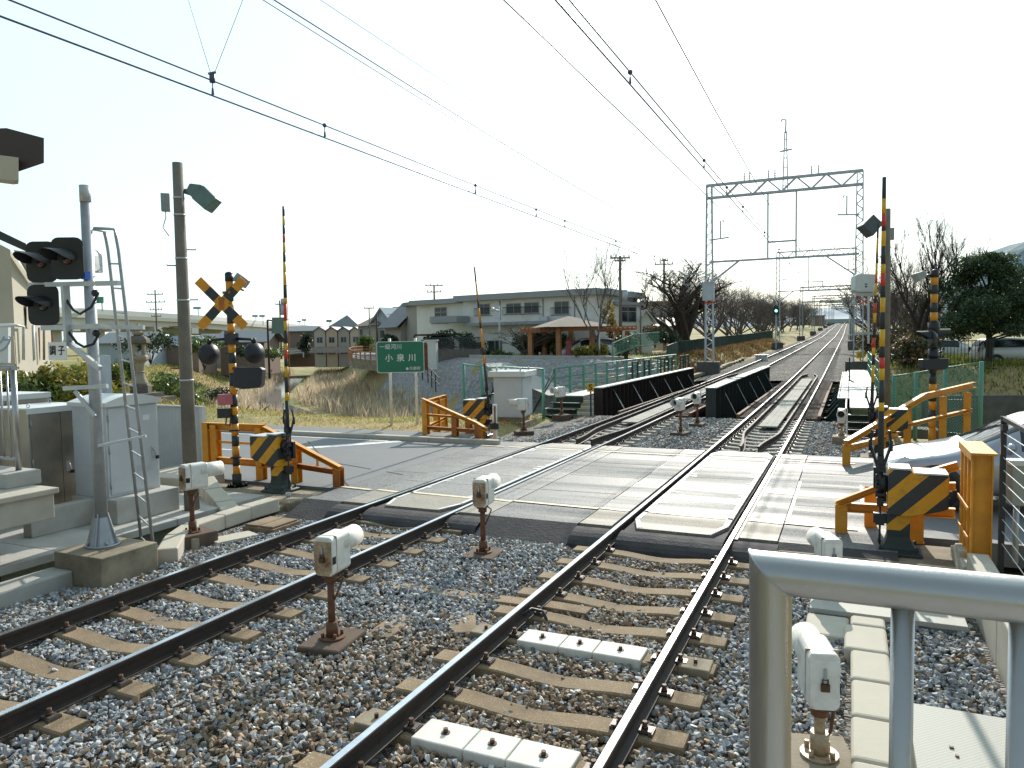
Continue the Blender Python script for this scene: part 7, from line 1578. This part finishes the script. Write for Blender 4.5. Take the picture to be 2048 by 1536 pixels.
def blades(pts, h, w_, pal, lean=.35, hv=.5):
    n = len(pts); P = np.array(pts); a = RNG.uniform(0, 2*PI, n); hh = h*RNG.uniform(1-hv, 1+hv, n)
    s = np.stack([np.cos(a), np.sin(a), np.zeros(n)], 1)*(w_*RNG.uniform(.6, 1.3, n))[:, None]
    L = RNG.normal(size=(n, 3))*lean*hh[:, None]; L[:, 2] = hh; M_ = P+L*np.array([.35, .35, .6]); T = P+L
    V = np.stack([P-s, P+s, M_+s*.7, T, M_-s*.7], 1).reshape(-1, 3); F = np.arange(5*n).reshape(n, 5)
    pal = np.array(pal); c = pal[RNG.integers(0, len(pal), n)]*RNG.uniform(.6, 1.3, (n, 1)); return V, F, np.repeat(c, 5, 0)
G_YEL = [(.30,.25,.03),(.24,.22,.035),(.13,.16,.03),(.38,.30,.05)]; G_GRN = [(.06,.11,.025),(.09,.15,.035),(.14,.20,.05),(.20,.24,.09)]; G_DRK = [(.012,.028,.012),(.02,.045,.018),(.035,.06,.025),(.06,.09,.035)]
G_BRN = [(.17,.10,.05),(.24,.14,.06),(.12,.08,.05),(.30,.18,.07)]; STRAW = [(.66,.56,.40),(.76,.66,.50),(.52,.41,.28),(.60,.47,.35)]
def shrub(label, at_, rx, rz, n, size, pal, group=None, name='shrub', m='leaf', zb=None, k=9):
    x, y, z = at_; r = root(name, label, 'shrub', (x, y, z if zb is None else zb), 0, group)
    cl = []
    for i in range(k):
        a = RNG.uniform(0, 2*PI); q = RNG.uniform(0, .75); cl.append(((rx*q*math.cos(a), rx*q*math.sin(a), rz*RNG.uniform(.30, .85)), (rx*RNG.uniform(.3, .5), rx*RNG.uniform(.3, .5), rz*RNG.uniform(.16, .3))))
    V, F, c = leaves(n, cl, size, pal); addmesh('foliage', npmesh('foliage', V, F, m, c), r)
    mb = MB()
    for i in range(5): a = i*1.26; mb.tube([(0,0,-.3),(rx*.25*math.cos(a),rx*.25*math.sin(a),rz*.5)], [.05,.02], 5)
    mb.build('stem', 'bark', r); return r
GH = 'yellow-green shrubs behind the left cabinets'
for k, (xp, dd, rx, h, pal, lab) in enumerate(((12, 21, 1.25, 2.15, G_GRN, 'dark green shrub at the far left edge behind the railing'), (66, 21.5, 1.2, 2.05, G_YEL, 'yellow-green shrub above the stainless cabinets'), (112, 22.5, 1.15, 2.0, G_YEL+G_GRN, 'mixed green and yellow shrub under the station name plate'), (150, 21, 1.2, 2.2, G_YEL, 'golden yellow shrub left of the signal mast'), (186, 24, 1.1, 2.35, G_YEL, 'tall golden shrub right behind the signal mast'), (226, 26, .62, 2.2, G_YEL+G_GRN, 'yellow-green shrub between the mast and its ladder'))):
    p = pd(xp, 740, dd); shrub(lab, (p.x, p.y, -.05), rx, h, 2600, .085, pal, GH)
for xp, yp, dd, rx, h, pal, lab in ((250, 720, 60, 1.4, 2.3, G_GRN, 'green shrub left of the stone lantern'), (325, 730, 42, 2.0, 2.3, G_GRN, 'pale green shrub right of the stone lantern'), (372, 730, 46, 2.0, 2.4, G_GRN, 'pale green shrub behind the brown pole'), (300, 700, 62, 2.6, 3.0, G_DRK, 'dark round evergreen behind the stone lantern'), (408, 710, 60, 2.2, 2.6, G_GRN, 'green shrub left of the crossbuck post'), (440, 712, 66, 2.2, 2.2, G_DRK, 'dark shrub just behind the crossbuck lamps'), (500, 706, 90, 2.4, 2.0, G_DRK, 'dark low shrub in front of the lean-to roof'), (614, 700, 112, 2.2, 3.6, G_DRK, 'dark conical tree in front of the terrace'), (545, 705, 100, 3., 1.6, G_GRN, 'low shrub at the edge of the far green bank'), (728, 700, 100, 1.6, 2.8, G_GRN, 'garden tree in front of the beige hipped house'), (785, 705, 78, 1.6, 2.4, G_DRK, 'dark shrub beside the slate roofed house'), (880, 690, 66, 1.8, 2.6, G_DRK, 'dark garden pine above the retaining wall')):
    p = pd(xp, yp, dd); z = terr(p.x, p.y); shrub(lab, (p.x, p.y, max(z, p.z-.9) if yp < 712 else z), rx, h, 1500, .12 if dd < 70 else .17, pal, 'shrubs beyond the river')
for xp, yp, dd, rx, h, pal, lab in ((1112, 716, 58, .8, 1.6, G_GRN, 'young green shrub between the pergola posts'), (1195, 725, 54, 1.0, 1.5, G_YEL, 'yellow-green shrub right of the pergola'), (1165, 722, 53, .8, 1.2, G_YEL, 'low yellow-green shrub in front of the pergola'), (1222, 690, 60, 1.0, 3.3, [(.36,.24,.04),(.25,.2,.05)], 'golden conical shrub beside the wooden utility pole'), (1252, 718, 50, 1.1, 1.8, G_BRN+G_DRK, 'reddish brown bush near the end of the pergola'), (965, 722, 62, 1.6, 1.6, G_DRK, 'dark bush in front of the white house door'), (1000, 728, 60, 1.4, 1.1, G_GRN, 'low green bush below the weeping tree'), (1310, 690, 64, 1.2, 2.0, G_BRN, 'reddish bush beside the pale shed'), (1345, 700, 60, 1.6, 1.8, G_DRK, 'dark bush under the cherry tree'), (930, 716, 63, 1.6, 2.2, G_DRK, 'dark hedge bush along the iron fence')):
    p = pd(xp, yp, dd); z = terr(p.x, p.y); shrub(lab, (p.x, p.y, p.z if p.z > z-.6 else z), rx, h, 1100, .10, pal, 'shrubs in the park')
p = pd(1085, 690, 64); shrub('long dark hedge in the shade behind the pergola', (p.x, p.y, .9), 4.2, 2.3, 5000, .15, G_DRK, k=18, name='hedge')
# ---- bare trees
def bare_tree(h, seed, spread=1., trunk_h=.22, lv=5, r0=.28, up=.35, first=5):
    rnd = random.Random(seed); tr = MB(); cr = MB()
    def grow(p, d, ln, r_, l):
        n = 3 if l < 3 else 2; pts = [p]; q = p; dd = d
        for i in range(n): dd = (dd+Vector((rnd.gauss(0,.16), rnd.gauss(0,.16), rnd.gauss(.03,.1)))).normalized(); q = q+dd*ln/n; pts.append(q)
        rs = [r_*(1-.45*i/n) for i in range(n+1)]; (tr if l <= 1 else cr).tube(pts, rs, 7 if l < 2 else 4 if l < 4 else 3, 0, caps=False)
        if l >= lv: return
        for k in range(first if l == 0 else rnd.choice((3,4,4)) if l < 4 else rnd.choice((3,4,5))):
            t = rnd.uniform(.75, 1) if l == 0 else rnd.uniform(.25, 1); j = min(n-1, int(t*n)); b_ = pts[j].lerp(pts[j+1], t*n-j)
            a = rnd.uniform(0, 2*PI) if l else k*2*PI/first+rnd.uniform(-.4,.4); out = Vector((math.cos(a), math.sin(a), 0)); nd_ = (dd*rnd.uniform(.6,1.)+out*rnd.uniform(.55,1.0)*spread+Vector((0,0,up*(1 if l < 2 else .5)))).normalized()
            grow(b_, nd_, ln*(rnd.uniform(1.4,2.1) if l == 0 else rnd.uniform(.50,.78)), r_*(.55 if l == 0 else .5), l+1)
    grow(Vector((0,0,-.3)), Vector((0,0,1)), h*trunk_h+.3, r0, 0); return tr, cr
def put_bare(label, at_, h, seed, group='bare trees along the left of the line', m='bark', **k):
    tr, cr = bare_tree(h, seed, **k); r = root('bare_tree', label, 'tree', at_, 0, group); tr.build('trunk', m, r, fixn=False); cr.build('crown', m, r, fixn=False); return r
p = pd(1372, 690, 68); cherry = put_bare('big spreading bare cherry tree with dark forked trunk left of the gantry mast', (p.x, p.y, .9), 13.5, 5, spread=1.35, r0=.55, up=.45, first=5, lv=5, trunk_h=.13)
cherry.scale = (1.25, 1.25, 1.0); cherry.location.x += .9
T1 = put_bare('bare grey tree right behind the gantry mast, first of the row', (-16.2, 80, .9), 9.5, 12, m='bark_grey', lv=6, r0=.25, up=.5); T2 = put_bare('bare twiggy tree second in the row behind the gantry mast', (-15.4, 90, 1.1), 9., 23, m='bark_grey', lv=6, r0=.22, up=.45, spread=1.2)
k = 0; row_lab = 'bare grey-brown tree in the distant row along the left of the line'
for y in list(range(99, 180, 8))+list(range(184, 330, 14)):
    s_ = RNG.uniform(.9, 1.12); copy_tree((T1, T2)[k % 2], (-15.2+RNG.uniform(-1.2, 1.2)-(y > 180)*1., y, tz(y)-.1), RNG.uniform(0, 6), row_lab, scale=s_); k += 1
p = pd(1060, 728, 58); wt = put_bare('bare weeping tree with pale arching twigs left of the pergola', (p.x-.6, p.y, .9), 4.2, 31, 'bare trees in the park', 'bark_grey', spread=1.6, up=.05, r0=.12, lv=5, first=6)
p = pd(1203, 722, 52); put_bare('slim bare young tree in front of the pavilion roof', (p.x, p.y, .9), 6.0, 44, 'bare trees in the park', 'bark_grey', spread=.6, up=.6, r0=.10, lv=5, trunk_h=.3)
# right side: bare tree wrapped in twigs, brown thicket, evergreen
p = pd(1798, 735, 45); put_bare('tall bare tree with tangled twigs right of the concrete pole', (p.x+.6, p.y, .4), 9.0, 57, 'bare trees right of the line', spread=.5, up=1.0, r0=.26, lv=6, trunk_h=.17)
p = pd(1790, 735, 52); copy_tree(T1, (p.x, p.y, .4), 1.2, 'twiggy bare tree half hidden by the concrete pole', 'bare trees right of the line', scale=(.62,.62,.75))
for k, (x, y) in enumerate(((4.2, 62), (5, 74), (4.6, 88), (5.5, 104), (5.2, 124), (6, 150), (6.2, 180), (6.5, 215))):
    copy_tree((T2, T1)[k % 2], (x, y, tz(y)-.2), k*1.3, 'brown bare tree in the thicket right of the far tracks', 'bare trees right of the far tracks', scale=RNG.uniform(.75, .95))
for k, (xp, yp, dd) in enumerate(((1815, 735, 41), (1840, 738, 44), (1780, 738, 47), (1755, 735, 52))):
    p = pd(xp, yp, dd); shrub('dark brown tangled undergrowth below the bare trees on the right', (p.x, p.y, .2), 1.6, 2.6, 1500, .11, G_DRK+G_BRN, 'undergrowth right of the line')
def evergreen(label, at_, h, rx, n, seed, pal, size, group=None):
    rnd = random.Random(seed); r = root('evergreen_tree', label, 'tree', at_, 0, group); cl = []
    mb = MB(); mb.tube([(0,0,-.4),(.05,0,h*.2),(-.05,.05,h*.6)], [.22,.18,.08], 8)
    for i in range(64):
        a = rnd.uniform(0, 2*PI); f = rnd.uniform(.33, .97); w_ = rx*(1-.72*max(0, f-.5)/.5)*(.55+.45*min(1, f/.4)); q = rnd.uniform(.1, 1.08)*w_; c = (q*math.cos(a), q*math.sin(a), h*f); cl.append((c, (rx*rnd.uniform(.16,.36)*(1.15-.5*f), rx*rnd.uniform(.16,.36)*(1.15-.5*f), h*rnd.uniform(.05,.11))))
        if i % 3 == 0: mb.tube([(0,0,h*f*.7),(c[0]*.6,c[1]*.6,c[2]-.2),c], [.06,.04,.015], 5)
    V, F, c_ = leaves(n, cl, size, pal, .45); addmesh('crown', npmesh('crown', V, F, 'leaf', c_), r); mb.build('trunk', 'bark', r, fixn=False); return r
p = pd(1915, 735, 43); evergreen('big dark evergreen tree over the parked minivan on the right', (p.x+1.5, p.y, .4), 6.5, 3.9, 46000, 3, [(.025,.05,.025),(.04,.075,.03),(.06,.10,.04),(.09,.13,.05)], .085)
p = pd(2050, 720, 70); evergreen('dark evergreen tree at the right edge behind the car park', (p.x, p.y, .8), 6.5, 4.0, 9000, 6, G_DRK+G_GRN, .16)
p = pd(1845, 720, 60); evergreen('bushy dark tree behind the right warning post', (p.x, p.y, .8), 4.4, 2.4, 7000, 9, G_DRK+G_BRN, .12)
# grass slope and dark wall on the right bank, hill
mb = MB(); fbox(mb, pd(1850, 800, 36), pd(2300, 800, 34), .5, -3, pd(1950, 793, 35).z); tag(mb.build('river_wall', 'concrete_dark', None), 'dark concrete river wall below the grass on the right', 'wall')
# ---- low plants as stuff
def ground_pts(n, x0, x1, y0, y1, f):
    out = []
    while len(out) < n:
        for x, y in zip(RNG.uniform(x0, x1, 400), RNG.uniform(y0, y1, 400)):
            if f(x, y): out.append((x, y, terr(x, y)-.02))
    return out[:n]
def stuffblades(name, label, pts, h, w_, pal, lean=.35, hv=.5):
    V, F, c = blades(pts, h, w_, pal, lean, hv); return tag(addmesh(name, npmesh(name, V, F, 'blade', c)), label, 'grass', kind='stuff')
stuffblades('dry_grass', 'short dry ochre grass between the footpath and the river bank', ground_pts(16000, -34, -9.6, 17.8, 24.5, lambda x, y: RNG.random() < .25+.75*sm(17.8, 20.5, y) and riv(x, y) < -8), .085, .010, [(.66,.50,.26),(.56,.44,.21),(.42,.37,.14),(.28,.30,.08)], .5)
stuffblades('green_weeds', 'green weeds along the edge of the near river bank', ground_pts(3500, -40, -10, 20.0, 30, lambda x, y: -19 < riv(x, y) < -14), .09, .016, [(.20,.26,.06),(.22,.27,.07),(.38,.32,.12)], .5)
stuffblades('reeds', 'pale dry reeds filling the river bed', [p for p in ground_pts(15000, -95, -27, 40, 112, lambda x, y: abs(riv(x, y)) < 7.5 and abs(riv(x, y)+1.1) > 2.2)], 1.0, .028, STRAW, .22)
stuffblades('bank_weeds', 'brown and ochre weeds on the slopes of the river banks', ground_pts(22000, -115, -12, 24, 128, lambda x, y: 5.5 < abs(riv(x, y)) < 16 and not (riv(x, y) > 0 and col_of(x, y, -1) > 650) and RNG.random() < .8), .30, .035, [(.36,.29,.10),(.44,.34,.14),(.24,.27,.07),(.22,.14,.08),(.48,.40,.18),(.20,.24,.06)], .5)
stuffblades('bank_grass', 'bright green grass on the tops of the far banks', ground_pts(20000, -130, -11, 26, 150, lambda x, y: (14 < abs(riv(x, y)) < 26 and (riv(x, y) > 0 or y > 40)) or (6 < riv(x, y) < 13 and x < -45)), .16, .035, [(.22,.32,.05),(.30,.38,.07),(.38,.38,.10),(.16,.25,.04)], .5)
stuffblades('lineside_weeds', 'rusty brown and yellow weeds along the left lineside', ground_pts(9000, -13, -9.6, 46.5, 130, lambda x, y: RNG.random() < .35+.65*(math.sin(y*.55+x*.8) > -.2)), .34, .035, G_BRN+[(.20,.11,.06),(.15,.085,.06),(.13,.15,.04),(.30,.20,.08)], .45)
stuffblades('lineside_grass', 'green and ochre grass on the right lineside and bank', ground_pts(9000, 1.3, 16, 43.5, 60, lambda x, y: riv(x, y) > 6.5), .25, .03, [(.12,.20,.03),(.2,.24,.05),(.34,.28,.09)], .4)
# stone pitched bank on the far side with a ramp
def bank_patch(x0, x1, d0, d1, m, name, label, lift=.05, nx_=26, nd=10):
    """surface following the far bank between two distances from the river middle"""
    V = []; 
    xs_ = np.linspace(x0, x1, nx_)
    for x in xs_:
        for k in range(nd+1):
            dt = d0+(d1-d0)*k/nd; lo, hi = 20., 110.
            for _ in range(26):
                mid = (lo+hi)/2
                if riv(x, mid) < dt: lo = mid
                else: hi = mid
            V.append((x, lo, terr(x, lo)+lift))
    F = [(i*(nd+1)+k, (i+1)*(nd+1)+k, (i+1)*(nd+1)+k+1, i*(nd+1)+k+1) for i in range(nx_-1) for k in range(nd)]
    mb = MB(); mb.add(V, F, 0, True); return tag(mb.build(name, m, None, fixn=False), label, 'river bank')
bank_patch(-11.2, -40, 4.6, 11.6, 'pitching', 'stone_bank', 'grey stone pitched river bank slope behind the river sign')
mb = MB(); L_ = [(x, [y for y in np.linspace(30, 90, 300) if riv(x, y) > 11.5][0]) for x in np.linspace(-11.2, -38, 14)]
for (xa, ya), (xb, yb_) in zip(L_[:-1], L_[1:]): mb.bar((xa,ya,terr(xa,ya)+.10), (xb,yb_,terr(xb,yb_)+.10), .45, .3)
tag(mb.build('bank_coping', 'concrete', None, fixn=False), 'pale concrete coping along the top of the stone pitched bank', 'coping')
mb = MB(); A_ = [(-23.5, 49.5), (-21.5, 47.6), (-19.0, 46.0), (-16.4, 44.4)]
for (xa, ya), (xb, yb_) in zip(A_[:-1], A_[1:]):
    za, zb_ = .95-.62*(A_.index((xa,ya))), .95-.62*(A_.index((xb,yb_))); mb.quad((xa-.8,ya-1.2,za), (xb-.8,yb_-1.2,zb_), (xb+.6,yb_+.9,zb_), (xa+.6,ya+.9,za))
struct('ramp', mb, 'concrete', fixn=False)
for k in range(9):
    mb = MB(); mb.box((-14.6+.28*k*.4, 41.0+.42*k, -2.1+.31*k), (2.6,.46,.14), .2)
    if k == 0: st = root('bank_steps', 'flight of concrete steps up the stone bank behind the grey relay cabinet', 'steps', (-14, 42, -2))
    mb.build('step', 'concrete_pale', st, W=(-14, 42, -2))
# wooded hill at the right edge and hazy woods at the end of the line
def hill(name, label, c, rx, ry, h, n, size, pal, kind='structure'):
    cl = []; mb = MB(); N = 30; vs = []; fs = []
    for i in range(N+1):
        for j in range(N+1):
            u = -1+2*i/N; v = -1+2*j/N; f = max(0, 1-(u*u+v*v))**.8; vs.append((c[0]+rx*u, c[1]+ry*v, c[2]+h*f*(1+.10*math.sin(7*u+3*v)+.06*math.sin(13*v))))
    fs = [(i*(N+1)+j, (i+1)*(N+1)+j, (i+1)*(N+1)+j+1, i*(N+1)+j+1) for i in range(N) for j in range(N)]
    mb.add(vs, fs, 0, True); return struct(name, mb, pal)
m, nt, b = newmat('hill_wood'); co = coords(nt); v = nt.nodes.new('ShaderNodeTexVoronoi'); v.inputs['Scale'].default_value = .11; nt.links.new(co, v.inputs['Vector'])
r_ = ramp(nt, v.outputs['Distance'], [(0, (.24,.31,.33)), (.5, (.19,.26,.29)), (1, (.14,.20,.24))]); n_ = noise(nt, co, .02, 5); nt.links.new(mixc(nt, .45, r_.outputs[0], ramp(nt, n_.outputs[0], [(.35,(.15,.22,.26)),(.65,(.24,.30,.30))]).outputs[0]), b.inputs['Base Color']); b.inputs['Roughness'].default_value = 1; bump(nt, b, v.outputs['Distance'], .5, 2.)  # bluish distance haze mixed into the colour of the woods
p = pd(2310, 640, 620); hill('wooded_hill', '', (p.x, p.y, 0), 190, 190, 98, 0, 0, 'hill_wood')
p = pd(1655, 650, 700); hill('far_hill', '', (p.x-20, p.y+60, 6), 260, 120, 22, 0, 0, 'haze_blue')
for k in range(14):
    xp = 1598+k*8; p = pd(xp, 655-abs(k-7)*.3, 430+k*6)
    if k == 0: fs_ = shrub('hazy tree at the far end of the line', (p.x, p.y, p.z-2), 5, 6.5, 500, .7, [(.20,.25,.20),(.26,.28,.20),(.16,.21,.2)], 'hazy trees at the end of the line')  # pale leaf palette has the distance haze painted in
    elif not 8 <= k <= 10: copy_tree(fs_, (p.x, p.y, p.z-2), k, 'hazy tree at the far end of the line')
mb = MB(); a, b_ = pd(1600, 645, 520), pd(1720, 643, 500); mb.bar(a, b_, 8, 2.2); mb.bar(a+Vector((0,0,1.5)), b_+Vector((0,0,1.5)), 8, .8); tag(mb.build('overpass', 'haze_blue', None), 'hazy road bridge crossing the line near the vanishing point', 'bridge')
